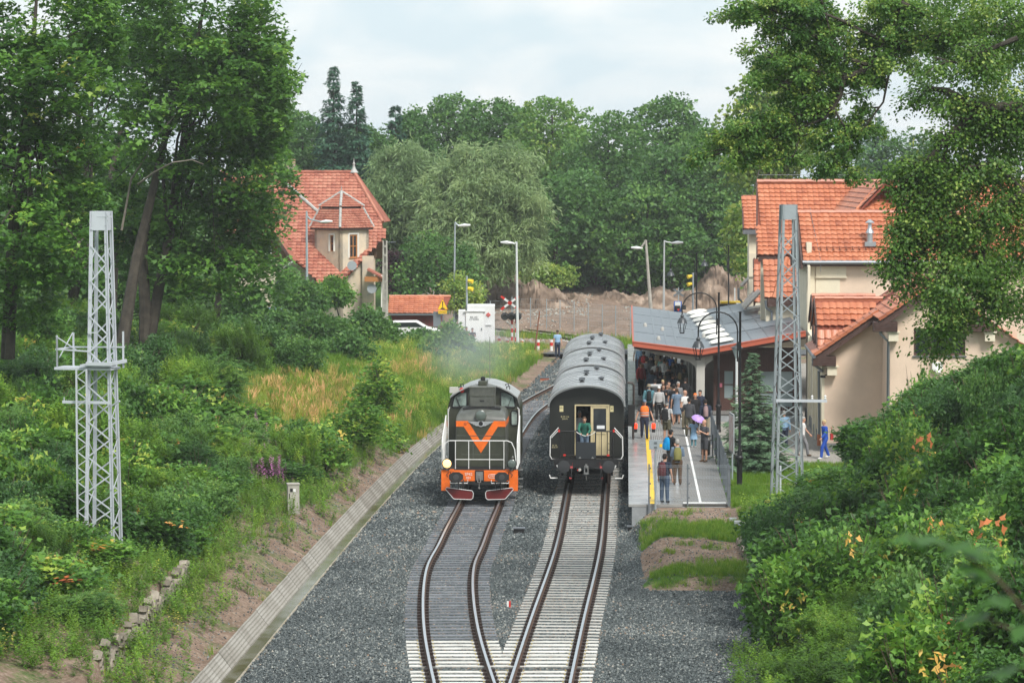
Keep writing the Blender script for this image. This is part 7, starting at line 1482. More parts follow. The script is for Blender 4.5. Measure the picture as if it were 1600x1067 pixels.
branch_tree('dark linden with pale green bracts drooping in front of the orange roofs', limbsK, 'linden', 1.2, (5, 9), .95, dK, (.30, .2), .8, 'linden_tree', bK, tuple(D(1720, 150, dK + 2)),
    [pl(1500, 110, 50, 34, 91), pl(1545, 215, 50, 40, 90), pl(1560, 40, 60, 60, 90), pl(1500, 20, 50, 40, 91), pl(1590, 130, 50, 70, 90), pl(1570, 240, 55, 60, 89), pl(1500, 280, 34, 40, 89), pl(1450, 330, 30, 44, 88), pl(1500, 345, 50, 34, 88), pl(1590, 350, 45, 50, 89), pl(1600, 270, 50, 50, 90), pl(1590, 450, 40, 60, 89), pl(1500, 440, 42, 45, 87), pl(1470, 485, 34, 36, 87), pl(1560, 430, 40, 40, 88), pl(1415, 365, 18, 24, 88), pl(1550, 180, 45, 45, 89), pl(1470, 290, 34, 34, 89)])
# ------------------------------------------------------------ trees beyond the station and the village
tree('pale yellow green linden behind the station gable', [pl(1205, 150, 45, 40, 232), pl(1185, 205, 55, 45, 232), pl(1225, 235, 50, 40, 232), pl(1190, 265, 50, 35, 232), pl(1165, 380, 26, 60, 225), pl(1220, 110, 38, 26, 232)], 'farclump:linden', 1.0, 1.6, tint=(.62, .3), name='linden_tree', clump=.26)
grp = 'broad leaved trees of the far wood'
far = [('tall rounded', 475, 255, 55, 70, 300), ('dense', 560, 265, 62, 62, 296), ('broad dark', 700, 215, 66, 62, 312), ('rounded', 780, 225, 62, 62, 308), ('tall pale topped', 862, 225, 62, 68, 302), ('wide spreading', 950, 262, 72, 82, 292),
 ('airy high topped', 1045, 222, 58, 68, 300), ('full crowned', 1105, 275, 62, 72, 288), ('low branching', 900, 345, 78, 78, 284), ('shaded', 1010, 365, 82, 72, 282), ('small', 640, 230, 45, 48, 306), ('dark', 1110, 370, 52, 62, 284), ('dark low', 830, 390, 50, 55, 290), ('bushy', 950, 400, 70, 45, 290), ('narrow', 440, 215, 35, 45, 310), ('dark', 1040, 290, 60, 60, 286)]
wh_ = ['behind the villa roof beside the spruces', 'between the spruces and the pale willow', 'behind the two willows', 'behind the larger willow', 'in the skyline above the soil heaps', 'in the middle of the skyline', 'at the highest point of the skyline above the lamps', 'next to the station linden', 'above the green thicket by the soil heaps', 'behind the leaning concrete lamp post', 'between the dark spruce and the willow', 'just behind the station gable', 'at the edge of the larger willow', 'low over the long soil heap', 'above the villa chimney', 'between the skyline tree and the street lamps']
for i, (a, cx, cy, rx, ry, d) in enumerate(far):
    lob = [pl(cx, cy, rx, ry, d), pl(cx - rx * .5, cy + ry * .45, rx * .6, ry * .6, d - 2), pl(cx + rx * .5, cy + ry * .35, rx * .6, ry * .6, d - 2), pl(cx + rx * .1, cy - ry * .35, rx * .55, ry * .6, d), pl(cx, cy + ry * .95, rx * .7, ry * .5, d)]
    tree(a + ' broad leaved tree ' + wh_[i], lob, 'farclump', 1.0, .62, tint=(.30 + .12 * ((i * 7) % 5) / 4 + (.15 if 'pale' in a else 0), .25), group=grp, clump=.24, gaps=.08, hollow=.7, trunk_r=.35)
rw = []
for k in range(26):                                                # darker wood closing the view behind
    cx = 380 + k * 46 + rng.uniform(-10, 10); cy = 285 + rng.uniform(-14, 14) + (30 if cx > 1180 else 0); rw.append(pl(cx, cy + 20, 42, 60, 335)); rw.append(pl(cx + 15, cy + 110, 50, 60, 332))
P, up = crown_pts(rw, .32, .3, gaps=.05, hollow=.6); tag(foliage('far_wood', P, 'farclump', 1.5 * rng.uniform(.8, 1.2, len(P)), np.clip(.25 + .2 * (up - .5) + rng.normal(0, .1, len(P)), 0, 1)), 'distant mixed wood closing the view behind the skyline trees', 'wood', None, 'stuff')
def spruce_tree(label, cx, ytop, ybase, hw_, d, kind='farspruce', scl=1.0, tint=.35, name='spruce_tree', group=None, dens=1.0, rings=None):
    s = d / FPX; top = D(cx, ytop, d); base = Vector((top.x, top.y, CAMH - (ybase - 250.0) * s)); H = top.z - base.z; R0 = hw_ * s
    t = thing(name, label, 'tree', tuple(base), 0, group); P = []; Ro = []; mb = MB(); R0 *= 1.0 if scl > .8 else 1.2; mb.tube([(0, 0, 0), (0, 0, H * .98)], [H * .018 + .04, .01], 8); r = random.Random(int(cx)); z = H * .06; 
    while z < H * .99:
        f = 1 - z / H; Rr = R0 * (f ** 1.0) * r.uniform(.8, 1.15) + .08; nb = max(4, int(8 * dens * (.5 + f)))
        for k in range(nb):
            a = r.uniform(0, 6.28); L = Rr * r.uniform(.65, 1.1); n = max(2, int(L / (.26 * scl)))
            for j in range(n):
                q = (j + .6) / n; P.append((math.cos(a) * L * q, math.sin(a) * L * q, z - .25 * L * q + .18 * L * q * q)); Ro.append((r.gauss(0, .35), .12 + r.gauss(0, .2), a + r.uniform(-.5, .5)))
            if f > .1 and scl < .8: mb.tube([(0, 0, z), (math.cos(a) * L, math.sin(a) * L, z - .1 * L)], [.018, .005], 4)
        z += .42 * scl * (1 - .5 * z / H) / dens
    mb.build('trunk', m_bark, t, recalc=False); P = np.array(P); foliage('crown', P, kind, scl * (1 - .55 * np.clip(P[:, 2] / H, 0, 1)) * rng.uniform(.8, 1.2, len(P)), np.clip(rng.normal(tint, .15, len(P)), 0, 1), rot=np.array(Ro), parent=t); return t
spruce_tree('tallest pointed spruce on the skyline above the villa', 521, 101, 330, 50, 292, scl=1.5, tint=.4)
spruce_tree('second spruce on the skyline, slightly lower, above the villa', 557, 124, 330, 38, 290, scl=1.5, tint=.4)
spruce_tree('small dark spruce standing apart on the skyline before the willow', 618, 162, 330, 38, 300, scl=1.5, tint=.15)
spruce_tree('hazy spruce seen through the ash branches above the orange roof', 1368, 170, 330, 60, 330, scl=1.6, tint=.5)
for (cx, cy, rx, ry, lb) in ((1320, 262, 55, 30, 'above the ridge of the big orange roof'), (1420, 250, 50, 40, 'behind the linden and the orange roof')): tree('hazy distant tree ' + lb, [pl(cx, cy, rx, ry, 325), pl(cx + 20, cy + 30, rx, ry, 325)], 'farclump', 1.1, .6, tint=(.3, .2))
tree('large pale green willow nearest the soil heaps', [pl(765, 290, 68, 62, 258), pl(720, 330, 60, 70, 258), pl(800, 335, 50, 60, 257), pl(750, 385, 62, 52, 256), pl(690, 380, 40, 60, 257), pl(810, 380, 34, 40, 258)], 'willow', 1.75, 1.6, tint=(.5, .3), name='willow_tree', clump=.3, gaps=.05, flat=.9)
tree('grey green willow behind the villa turret', [pl(635, 290, 58, 58, 266), pl(600, 340, 45, 65, 264), pl(655, 350, 60, 65, 264), pl(620, 400, 50, 40, 263)], 'willow', 1.75, 1.5, tint=(.32, .25), name='willow_tree', clump=.3, gaps=.05, flat=.9)
tree('bushy tree with fresh green leaves behind the red tiled garage', [pl(690, 420, 50, 40, 244), pl(650, 440, 36, 30, 243), pl(725, 440, 30, 36, 243), pl(660, 395, 30, 30, 246)], 'farclump', .8, 1.5, tint=(.42, .25), uptint=.3)
tree('dark purple leaved bush beside the villa porch', [pl(618, 425, 20, 32, 247), pl(635, 445, 20, 20, 246)], 'tree:purple', 1.2, 2.4, tint=(.5, .4), name='purple_shrub', cat='shrub')
tree('bright green knotweed thicket in front of the dark wood beside the soil heap', [pl(835, 430, 38, 18, 274), pl(868, 434, 32, 16, 274), pl(800, 438, 22, 14, 275)], 'farclump', .75, 2.4, tint=(.85, .2), name='thicket', cat='bush', trunk=False)
tree('young light green tree by the white signal cabin', [pl(712, 460, 14, 34, 236), pl(735, 462, 18, 22, 237)], 'tree', 1.1, 3.0, tint=(.85, .2), name='young_tree')
for i, (x, y0_, y1_, d, ln) in enumerate(((866, 440, 340, 281, 4), (948, 445, 400, 284, -8), (1035, 450, 400, 284, 3), (1065, 440, 395, 290, -3), (905, 440, 395, 290, 2))):
    MB().tube([D(x, y0_ + 20, d), D(x + ln, y1_, d)], [.22, .16], 8).build('bare_trunk', m_bark, None, smooth=True)
    o = COL.objects[-1]; tag(o, ['slim bare trunk rising above the knotweed thicket', 'leaning bare trunk between the soil heaps and the dark wood', 'bare trunk behind the leaning concrete lamp', 'bare trunk beside the white lamp post in the dark wood', 'short bare trunk at the end of the knotweed thicket'][i], 'tree trunk', 'bare trunks at the edge of the wood')
tS = spruce_tree('young blue green spruce on the lawn beside the black lamp post', 1177, 547, 738, 56, 130, kind='spruce', scl=.75, tint=.95, dens=2.0)
# ------------------------------------------------------------ shrubs on the banks
PROTO = {}
def proto(kind, dark, tips, v):
    key = (kind, dark, tips, v)
    if key in PROTO: return PROTO[key]
    r = random.Random(v * 7 + len(kind)); lob = []
    for i in range(4): a = r.uniform(0, 6.28); lob.append(((math.cos(a) * .5, math.sin(a) * .5, 1.5 * r.uniform(.35, .62)), r.uniform(.5, .8), r.uniform(.5, .8), 1.5 * r.uniform(.32, .48)))
    P, up = crown_pts(lob, {'maple': 11, 'tree': 12, 'pinnate': 11, 'herb': 11}[kind], .36, gaps=.06, flat=.75, hollow=.35); P = P[P[:, 2] > .0]; n = len(P); hh = P[:, 2] / 1.5
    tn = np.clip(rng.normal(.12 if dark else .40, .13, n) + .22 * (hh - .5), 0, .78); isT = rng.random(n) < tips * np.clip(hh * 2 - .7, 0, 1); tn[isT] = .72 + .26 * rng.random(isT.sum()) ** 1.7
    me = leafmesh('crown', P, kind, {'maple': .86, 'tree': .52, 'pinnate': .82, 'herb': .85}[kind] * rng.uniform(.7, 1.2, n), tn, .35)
    mb = MB()
    for i in range(5): a = r.uniform(0, 6.28); q = r.uniform(.3, .8); mb.tube([(0, 0, 0), (math.cos(a) * q * .4, math.sin(a) * q * .4, .75), (math.cos(a) * q, math.sin(a) * q, 1.5 * r.uniform(.85, 1.02))], [.03, .02, .006], 5)
    PROTO[key] = (me, mb.mesh('stem', m_twig)); return PROTO[key]
def shrub(x, y, rx, h, kind='maple', scl=1.0, per=9, tint=(.4, .35), label='', name='shrub', cat='shrub', tips=.12, group=None, stems=True, lean=0):
    z = gz(x, y); t = thing(name, label, cat, (x, y, z - .08), random.uniform(0, 6.28), group)
    me, ms = proto(kind, tint[0] < .3, tips, random.randint(0, 3 if kind in ('maple', 'tree') else 1)); t.scale = (rx, rx, h / 1.5)
    link('crown', me, t); link('stem', ms, t); return t
looks = ['low', 'dense', 'loose', 'tall', 'spreading', 'rounded', 'ragged', 'bushy', 'leafy', 'tangled']; cols = ['dark green', 'mid green', 'yellow green', 'fresh green', 'green with orange tips', 'deep green', 'light green', 'green with reddish young leaves']
used_l = set(); random.seed(5)
def uniq(base, where):
    for _ in range(200):
        s = '%s %s %s %s' % (random.choice(looks), random.choice(cols), base, random.choice(where))
        if s not in used_l: used_l.add(s); return s
    return s
nsh = 0
wl_ = ['on the bank behind the stone wall', 'on the slope below the tall maples', 'around the foot of the lattice mast', 'on the bank above the drainage channel', 'on the slope beside the broad maple', 'between the lattice mast and the concrete post', 'near the dry grass patch on the bank']
for (x0_, x1_, y0_, y1_, stp) in ((-30, -9.6, 74, 100, 1.9), (-30, -8.5, 100, 128, 2.3), (-34, -8, 128, 170, 3.1)):
    for yy in np.arange(y0_, y1_, stp):
        for xx in np.arange(x0_, x1_, stp * .92):
            x, y = xx + rng.uniform(-.6, .6), yy + rng.uniform(-.7, .7); u = float(XCH(y)) - x; px = 800 + 5000 * x / y
            if u < 3.3 + .8 * snoise(x, y, .08, 21) or px < -60 or (y < 97 and x > XWALL - 1.15): continue
            if 112 < y < 122 and -9.5 < x < -6.2: continue
            pyb = 250 + 5000 * (CAMH - gz(x, y)) / y
            if 340 < px < 660 and 590 < pyb < 700 and not (px < 380 and pyb > 650): continue          # the dry grass patch
            if px > 610 and pyb < 690: continue
            if 330 < px < 480 and pyb > 790: continue
            h = rng.uniform(.9, 1.9) + (.5 if u > 8 else 0); rx = rng.uniform(.8, 1.4) * (1.0 if y < 128 else 1.25)
            dark = rng.random() < .42; kd = rng.choice(['maple', 'maple', 'maple', 'tree', 'pinnate', 'herb'])
            if abs(px - 165) < 55 and y < 92.5: h *= .75
            nsh += 1; sc_ = .95 + .004 * (y - 80)
            pr = uniq({'maple': 'maple scrub', 'herb': 'nettle clump', 'pinnate': 'elder shrub'}.get(kd, 'shrub'), wl_)
            shrub(x, y, rx, h, kd, sc_ * (1.0 if kd == 'maple' else .62), 7 if y < 110 else 5, (.22 if dark else rng.uniform(.36, .6), .4), pr, tips=.06 if not dark else .02, name={'maple': 'maple_shrub', 'herb': 'nettle_clump', 'pinnate': 'elder_shrub'}.get(kd, 'shrub'), group='shrubs covering the bank along the drain', stems=y < 115)
# named groups of taller bushes in the middle distance
mid = [(430, 528, 55, 42, 195, 'tree', .35, 'large rounded bush under the maple crown before the villa garden'), (500, 530, 60, 44, 188, 'tree', .42, 'large mid green bush below the grey street lamp pole'), (575, 520, 50, 38, 205, 'tree', .38, 'broad bush in front of the garage and villa wall'), (545, 560, 50, 40, 180, 'tree', .33, 'dark bush at the back of the dry grass patch'), (640, 548, 40, 28, 208, 'tree', .42, 'bush beside the concrete utility pole'), (700, 536, 36, 28, 204, 'tree', .5, 'smoke veiled bush in front of the white cabin'), (380, 500, 45, 48, 200, 'tree', .28, 'shaded bush at the foot of the dark maples'), (455, 452, 26, 22, 228, 'tree', .6, 'light green garden bush before the villa gable'), (330, 545, 52, 40, 176, 'tree', .3, 'dark bush beside the maple trunks'), (270, 540, 45, 40, 168, 'maple', .4, 'maple bush in front of the two dark trunks'), (520, 456, 30, 22, 236, 'tree:maple', .45, 'bush with red berries under the villa turret'), (590, 605, 36, 50, 152, 'maple', .5, 'tall maple sapling cluster at the corner of the dry grass patch'), (560, 660, 50, 45, 138, 'maple', .55, 'bright maple saplings above the earth bank near the drain'), (500, 700, 48, 40, 128, 'maple', .5, 'maple scrub with bramble beside the pink willowherb'), (600, 690, 34, 38, 145, 'maple', .52, 'maple sapling hanging over the bare earth by the drain'), (470, 470, 40, 30, 215, 'tree', .4, 'bush in front of the plastic barrier tape'), (618, 524, 20, 14, 216, 'tree', .42, 'small bush before the dark red garage door'), (160, 540, 60, 45, 158, 'tree', .22, 'dark undergrowth bush behind the mast platform'), (60, 500, 60, 50, 150, 'maple', .3, 'maple bush under the broad maple at the frame edge'), (230, 590, 50, 35, 146, 'maple', .42, 'maple bush behind the right leg of the lattice mast'), (670, 560, 25, 16, 196, 'tree', .45, 'low bush on the grass bank behind the locomotive'), (360, 590, 50, 35, 160, 'maple', .36, 'maple bush in front of the dark bush at the tree line'), (662, 536, 22, 18, 212, 'tree', .35, 'bush between the garage and the utility pole')]
for cx, cy, rx, ry, d, kd, tn, lb in mid:
    s = d / FPX; c = D(cx, cy, d); lob = [pl(cx, cy, rx * .8, ry * .8, d), pl(cx - rx * .45, cy + ry * .3, rx * .5, ry * .6, d - 1), pl(cx + rx * .45, cy + ry * .25, rx * .5, ry * .6, d - 1), pl(cx, cy - ry * .35, rx * .5, ry * .6, d)]
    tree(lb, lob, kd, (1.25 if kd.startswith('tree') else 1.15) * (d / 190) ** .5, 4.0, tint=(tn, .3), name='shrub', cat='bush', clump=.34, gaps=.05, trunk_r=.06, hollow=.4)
# right bank
wr_ = ['on the bank below the station', 'behind the low stone wall', 'on the slope under the linden', 'in front of the peach gable', 'on the steep slope beside the ash tree', 'near the foot of the grey lattice mast']
for (x0_, x1_, y0_, y1_, stp) in ((5.6, 19, 54, 90, 1.5), (7.6, 26, 90, 133, 1.8)):
    for yy in np.arange(y0_, y1_, stp):
        for xx in np.arange(x0_, x1_, stp * .95):
            x, y = xx + rng.uniform(-.6, .6), yy + rng.uniform(-.6, .6); px = 800 + 5000 * x / y; v = x - (7.55 + .012 * (y - 90))
            if px > 1660: continue
            if (y > 86 and v < .15) or (y <= 86 and (px < 1225 or 250 + 5000 * (CAMH - gz(x, y)) / y > 1180)): continue
            if y > 112 and x < 13.2 + (y - 112) * .22: continue
            z = gz(x, y); pyb = 250 + 5000 * (CAMH - z) / y; line = float(np.interp(px, [1150, 1200, 1290, 1340, 1400, 1450, 1500, 1600], [845, 800, 755, 700, 635, 600, 575, 545]))     # open view above the bushes
            hmax = (pyb - line) * y / 5000; h = min(rng.uniform(1.2, 2.6), hmax)
            if h < .5: continue
            sparse = (px < 1400 and y < 84); kd = 'maple' if rng.random() < .7 else ('pinnate' if rng.random() < .4 else 'tree'); dark = rng.random() < .5  # darker leaves for variety, also painting this bank's shade into the tint
            nsh += 1; rx = rng.uniform(.8, 1.3); 
            if sparse: h = min(h, .9); kd = 'herb'
            shrub(x, y, rx, h, kd, 0, 0, (.2 if dark else rng.uniform(.32, .55), .35), uniq({'maple': 'maple scrub', 'tree': 'shrub', 'pinnate': 'elder shrub', 'herb': 'nettle clump'}[kd], wr_), tips=.05 if kd == 'maple' and not dark else 0, name={'maple': 'maple_shrub', 'tree': 'shrub', 'pinnate': 'elder_shrub', 'herb': 'nettle_clump'}[kd], group='shrubs covering the bank below the station', stems=y < 112)
sp = shrub(16.6, 131, .7, 4.4, 'maple', 1.0, 8, (.55, .3), 'tall narrow maple sapling rising in front of the peach gable wall', 'maple_sapling', 'sapling', tips=.2)
shrub(19.0, 128, 1.7, 3.6, 'maple', 1.0, 8, (.42, .3), 'tall maple shrub with reddish tips in front of the gable window', 'maple_shrub', 'shrub', tips=.2)
shrub(22.0, 122, 2.6, 4.2, 'pinnate', 1.2, 8, (.5, .3), 'big elder bush with feathery bright leaves at the edge of the frame', 'elder_shrub', 'shrub', tips=0)
# ------------------------------------------------------------ ground cover
def cover(name, label, cat, x0, x1, y0, y1, dens, kind, scl, tintf, keepf, tilt=.15):
    n = int((x1 - x0) * (y1 - y0) * dens); x = rng.uniform(x0, x1, n); y = rng.uniform(y0, y1, n); k = keepf(x, y); x, y = x[k], y[k]; z = G(x, y)
    return tag(scatter(name, np.stack([x, y, z], 1), kind, scl * rng.uniform(.6, 1.35, len(x)), tintf(x, y), tilt=tilt), label, cat, None, 'stuff')
def U(x, y): return XCH(np.clip(y, 20, 215)) - x
def PX(x, y): return 800 + 5000 * x / y
def PY(x, y): return 250 + 5000 * (CAMH - G(x, y, False)) / y
def dry(x, y): px, py = PX(x, y), PY(x, y); return np.clip(np.exp(-(((px - 490) / 90) ** 2 + ((py - 642) / 32) ** 2)) * 1.4 + np.exp(-(((px - 652) / 26) ** 2 + ((py - 585) / 14) ** 2)) * .9, 0, 1)
cover('bank_herbs', 'mixed low weeds and seedlings covering the bank beside the drain', 'weeds', -32, -3, 74, 170, 12, 'herb', 1.0, lambda x, y: np.clip(rng.normal(.42, .15, len(x)) + .5 * dry(x, y) * (rng.random(len(x)) < .5), 0, 1), lambda x, y: (U(x, y) > 1.1) & (PX(x, y) > -40) & (rng.random(len(x)) < sm((U(x, y) - .9 + .7 * snoise(x, y, .3, 31)) / 2.6) * (1 - .8 * dry(x, y)) * (1 - .8 * np.exp(-((PX(x, y) - 400) / 70) ** 2 - ((PY(x, y) - 860) / 60) ** 2))))
cover('bank_herbs', 'sprawling nettles and weeds between the bushes on the station bank', 'weeds', 5, 24, 52, 134, 9, 'herb', 1.0, lambda x, y: np.clip(rng.normal(.45, .15, len(x)), 0, 1), lambda x, y: (((x - 7.6) > .3) | ((y < 86) & (PX(x, y) > 1150))) & (PX(x, y) < 1660) & ((y < 112) | (x > 12.5 + (y - 112) * .3)))
cover('dry_grass', 'straw coloured dry grass patch among the bushes on the bank', 'grass', -18, -2, 110, 215, 11, 'straw', .9, lambda x, y: np.clip(rng.normal(.74, .16, len(x)), 0, 1), lambda x, y: (U(x, y) > 2) & (rng.random(len(x)) < dry(x, y)))
cover('bank_grass', 'fresh green meadow grass on the slope behind the locomotive', 'grass', -14, 4, 148, 222, 26, 'grass', 1.7, lambda x, y: np.clip(rng.normal(.42, .12, len(x)) + .25 * (snoise(x, y, .12, 41) > .5), 0, 1), lambda x, y: (U(x, y) > .9) & (PX(x, y) > 470) & (rng.random(len(x)) < .25 + .75 * sm((U(x, y) - .6) / 2.5)))
def moundw(x, y): return region(x, y)[1]
cover('lawn_grass', 'bright lawn and mown verge between platform fence and station yard', 'grass', 7.9, 17, 114, 134, 75, 'grass', .62, lambda x, y: np.clip(rng.normal(.45, .08, len(x)), 0, 1), lambda x, y: (x > XPL(y) + 3.7) & (rng.random(len(x)) < moundw(x, y) ** 1.5))
cover('mound_grass', 'patchy green grass on the reddish earth mound at the platform end', 'grass', 4, 8.2, 97.5, 116, 110, 'grass', .75, lambda x, y: np.clip(rng.normal(.46, .1, len(x)), 0, 1), lambda x, y: (rng.random(len(x)) < np.clip(moundw(x, y) * 1.5 - .45, 0, 1)) & ((y < 113.9) | (x > XPL(y) + 3.6)) & (x > 4.4))
cover('meadow_herbs', 'tall mixed meadow weeds among the grass behind the locomotive', 'weeds', -14, 4, 148, 218, 5, 'herb', 1.1, lambda x, y: np.clip(rng.normal(.62, .2, len(x)), 0, 1), lambda x, y: (U(x, y) > 1.2) & (PX(x, y) > 560) & (snoise(x, y, .15, 61) > -.3))
cover('drain_weeds', 'sparse weeds growing along the top of the drain slabs', 'weeds', -11, -3, 76, 150, 3.0, 'grass', 1.1, lambda x, y: np.clip(rng.normal(.5, .15, len(x)), 0, 1), lambda x, y: (U(x, y) > 1.05) & (U(x, y) < 3.5) & (snoise(x, y, .22, 51) > .15))
cover('far_grass', 'rough grass beside the track beyond the crossing', 'grass', -10, 14, 214, 262, 12, 'grass', 1.9, lambda x, y: np.clip(rng.normal(.5, .12, len(x)), 0, 1), lambda x, y: rng.random(len(x)) < np.clip(region(x, y)[1], 0, 1))
cover('willowherb_flowers', 'pink willowherb in flower beside the small concrete post', 'flowers', -13, -8, 112, 134, 3.2, 'flower', 1.25, lambda x, y: rng.random(len(x)), lambda x, y: (np.exp(-(((PX(x, y) - 425) / 45) ** 2 + ((PY(x, y) - 745) / 34) ** 2)) > rng.random(len(x))))
# ------------------------------------------------------------ ballast stones
m_gravel = leafmat('ballast_stone', [(0, (.018, .024, .026)), (.4, (.06, .073, .075)), (.7, (.15, .17, .168)), (.88, (.33, .34, .31)), (1, (.30, .19, .12))], 0.0, .55, .4)
STONES = []
for v in range(4):
    r = random.Random(v); mb = MB(); vs = [(-1, 0, 0), (1, 0, 0), (0, -1, 0), (0, 1, 0), (0, 0, -1), (0, 0, 1)]; vs = [tuple(c * r.uniform(.6, 1.15) + r.uniform(-.25, .25) for c in p) for p in vs]
    mb.add(vs, [(0, 2, 5), (2, 1, 5), (1, 3, 5), (3, 0, 5), (2, 0, 4), (1, 2, 4), (3, 1, 4), (0, 3, 4)]); STONES.append(mb.mesh('ballast_stone', m_gravel))
def stones(name, label, x0, x1, y0, y1, dens, size, keepf, t0=None):
    n = int((x1 - x0) * (y1 - y0) * dens); x = rng.uniform(x0, x1, n); y = rng.uniform(y0, y1, n); k = keepf(x, y); x, y = x[k], y[k]; z = G(x, y, False) + rng.uniform(-.015, .02, len(x)); n = len(x); ot = np.minimum(np.abs(x - XLT(y)), np.abs(x - XRT(y))) < 1.32; z = np.where(ot, -.214, z); size = np.where(ot, size * .75, size)
    o = scatter(name, np.stack([x, y, z], 1), 'stone', size * rng.uniform(.6, 1.5, n), np.clip(rng.beta(2.0, 2.4, n) + .12 * snoise(x, y, .12, 71) + np.where((np.minimum(np.abs(x - XLT(y)), np.abs(x - XRT(y))) < 1.3) & (rng.random(n) < .3), .6, 0), 0, 1) if t0 is None else rng.uniform(t0, 1, n), rot=rng.uniform(0, 6.28, (n, 3)), variants=4); return tag(o, label, 'ballast', None, 'stuff')
def balk(x, y):
    b = region(x, y)[0] > .5; d1, d2 = np.abs(x - XLT(y)), np.abs(x - XRT(y)); on = (np.minimum(d1, d2) < 1.28); a = np.abs(np.minimum(d1, d2) - .7535) < .12
    return b & ~a & (~on | (rng.random(len(x)) < .7))
stones('ballast', 'dark grey crushed stone ballast around the nearest tracks', -8.5, 9.0, 76, 112, 330, .034, balk)
stones('ballast', 'dark grey crushed stone ballast beside the trains and the platform edge', -7, 6.5, 112, 165, 120, .05, balk)
stones('ballast', 'grey crushed stone ballast far along the track towards the crossing', -3, 6.5, 165, 210, 60, .07, balk)
stones('loose_stones', 'loose pale stones scattered over the bare earth by the drain', -12, 9, 78, 150, 30, .03, lambda x, y: (region(x, y)[0] < .5) & ((U(x, y) > 1.1) & (U(x, y) < 4.5) | (x > 4.2) & (x < 7.6) & (y > 98) & (y < 113.5)))
stones('rubble', 'scattered rubble and clods over the bare building ground', -14, 22, 226, 292, 3.0, .11, lambda x, y: (region(x, y)[1] < .4) & (snoise(x, y, .1, 81) > -.2), .84)
print('POINTS', TRI, COUNT, sum(COUNT.values()), 'shrubs', nsh)
# ------------------------------------------------------------ people: solids grown into one surface
def rings(mb, secs, n=12):
    """secs: (centre, rx, ry) elliptical rings stacked along z-ish direction"""
    vs = []; 
    for c, rx, ry in secs:
        for k in range(n): q = 2 * math.pi * k / n; vs.append(Vector(c) + Vector((rx * math.cos(q), ry * math.sin(q), 0)))
    m = len(secs); mb.add(vs, [(i * n + k, i * n + (k + 1) % n, (i + 1) * n + (k + 1) % n, (i + 1) * n + k) for i in range(m - 1) for k in range(n)] + [tuple(range(n - 1, -1, -1)), tuple(range((m - 1) * n, m * n))])
def melt(mb, voxel, smooth_it=2):
    me = mb.mesh('melt', []); me.materials.clear()
    import bmesh
    bm = bmesh.new(); bm.from_mesh(me); bmesh.ops.recalc_face_normals(bm, faces=bm.faces); bm.to_mesh(me); bm.free()
    o = link('melt', me); r = o.modifiers.new('r', 'REMESH'); r.mode = 'VOXEL'; r.voxel_size = voxel; s = o.modifiers.new('s', 'SMOOTH'); s.iterations = smooth_it; s.factor = .5
    dg = bpy.context.evaluated_depsgraph_get(); out = bpy.data.meshes.new_from_object(o.evaluated_get(dg)); bpy.data.objects.remove(o); out.polygons.foreach_set('use_smooth', [True] * len(out.polygons)); return out
V3 = lambda *a: Vector(a)
POSE = {  # elbow and wrist offsets from the shoulder for each side, hip stride, lean
 'stand': (((.07, .0, -.29), (.09, -.06, -.54)), ((.07, .0, -.29), (.09, -.06, -.54)), 0, 0), 'bent': (((.05, -.02, -.28), (-.04, -.24, -.20)), ((.05, -.02, -.28), (-.06, -.24, -.16)), 0, 0),
 'onearm': (((.07, 0, -.29), (.09, -.06, -.54)), ((.12, -.05, -.26), (.22, -.26, -.14)), 0, 0), 'walk': (((.06, .08, -.28), (.08, .06, -.54)), ((.06, -.1, -.27), (.07, -.26, -.44)), .24, .03),
 'carry': (((.12, .0, -.27), (.20, -.05, -.52)), ((.12, .0, -.27), (.20, -.05, -.52)), .10, 0), 'lean': (((.06, -.16, -.24), (-.02, -.38, -.36)), ((.06, -.16, -.24), (-.04, -.38, -.36)), 0, .16)}
def skel(p):
    L, R_, st_, ln = POSE[p]; J = {}; J['pel'] = V3(0, 0, .93); J['chest'] = V3(0, -ln * .7, 1.27); J['nb'] = V3(0, -ln, 1.44); J['head'] = V3(0, -ln - .02 - ln * .4, 1.61 - ln * .15)
    for s, nm, A in ((-1, 'l', L), (1, 'r', R_)):
        J['sh' + nm] = V3(s * .18, -ln, 1.39); e, w = A; J['el' + nm] = J['sh' + nm] + V3(s * e[0], e[1], e[2]); J['wr' + nm] = J['sh' + nm] + V3(s * w[0], w[1], w[2])
        J['hip' + nm] = V3(s * .095, 0, .88); q = st_ * s; J['kn' + nm] = V3(s * .10, -q * .55 - abs(q) * .25, .49 + abs(q) * .03); J['an' + nm] = V3(s * .11, -q, .09 + (.05 if q < 0 else 0))
    return J
def limb(mb, pts, rs): mb.tube(pts, rs, 10)
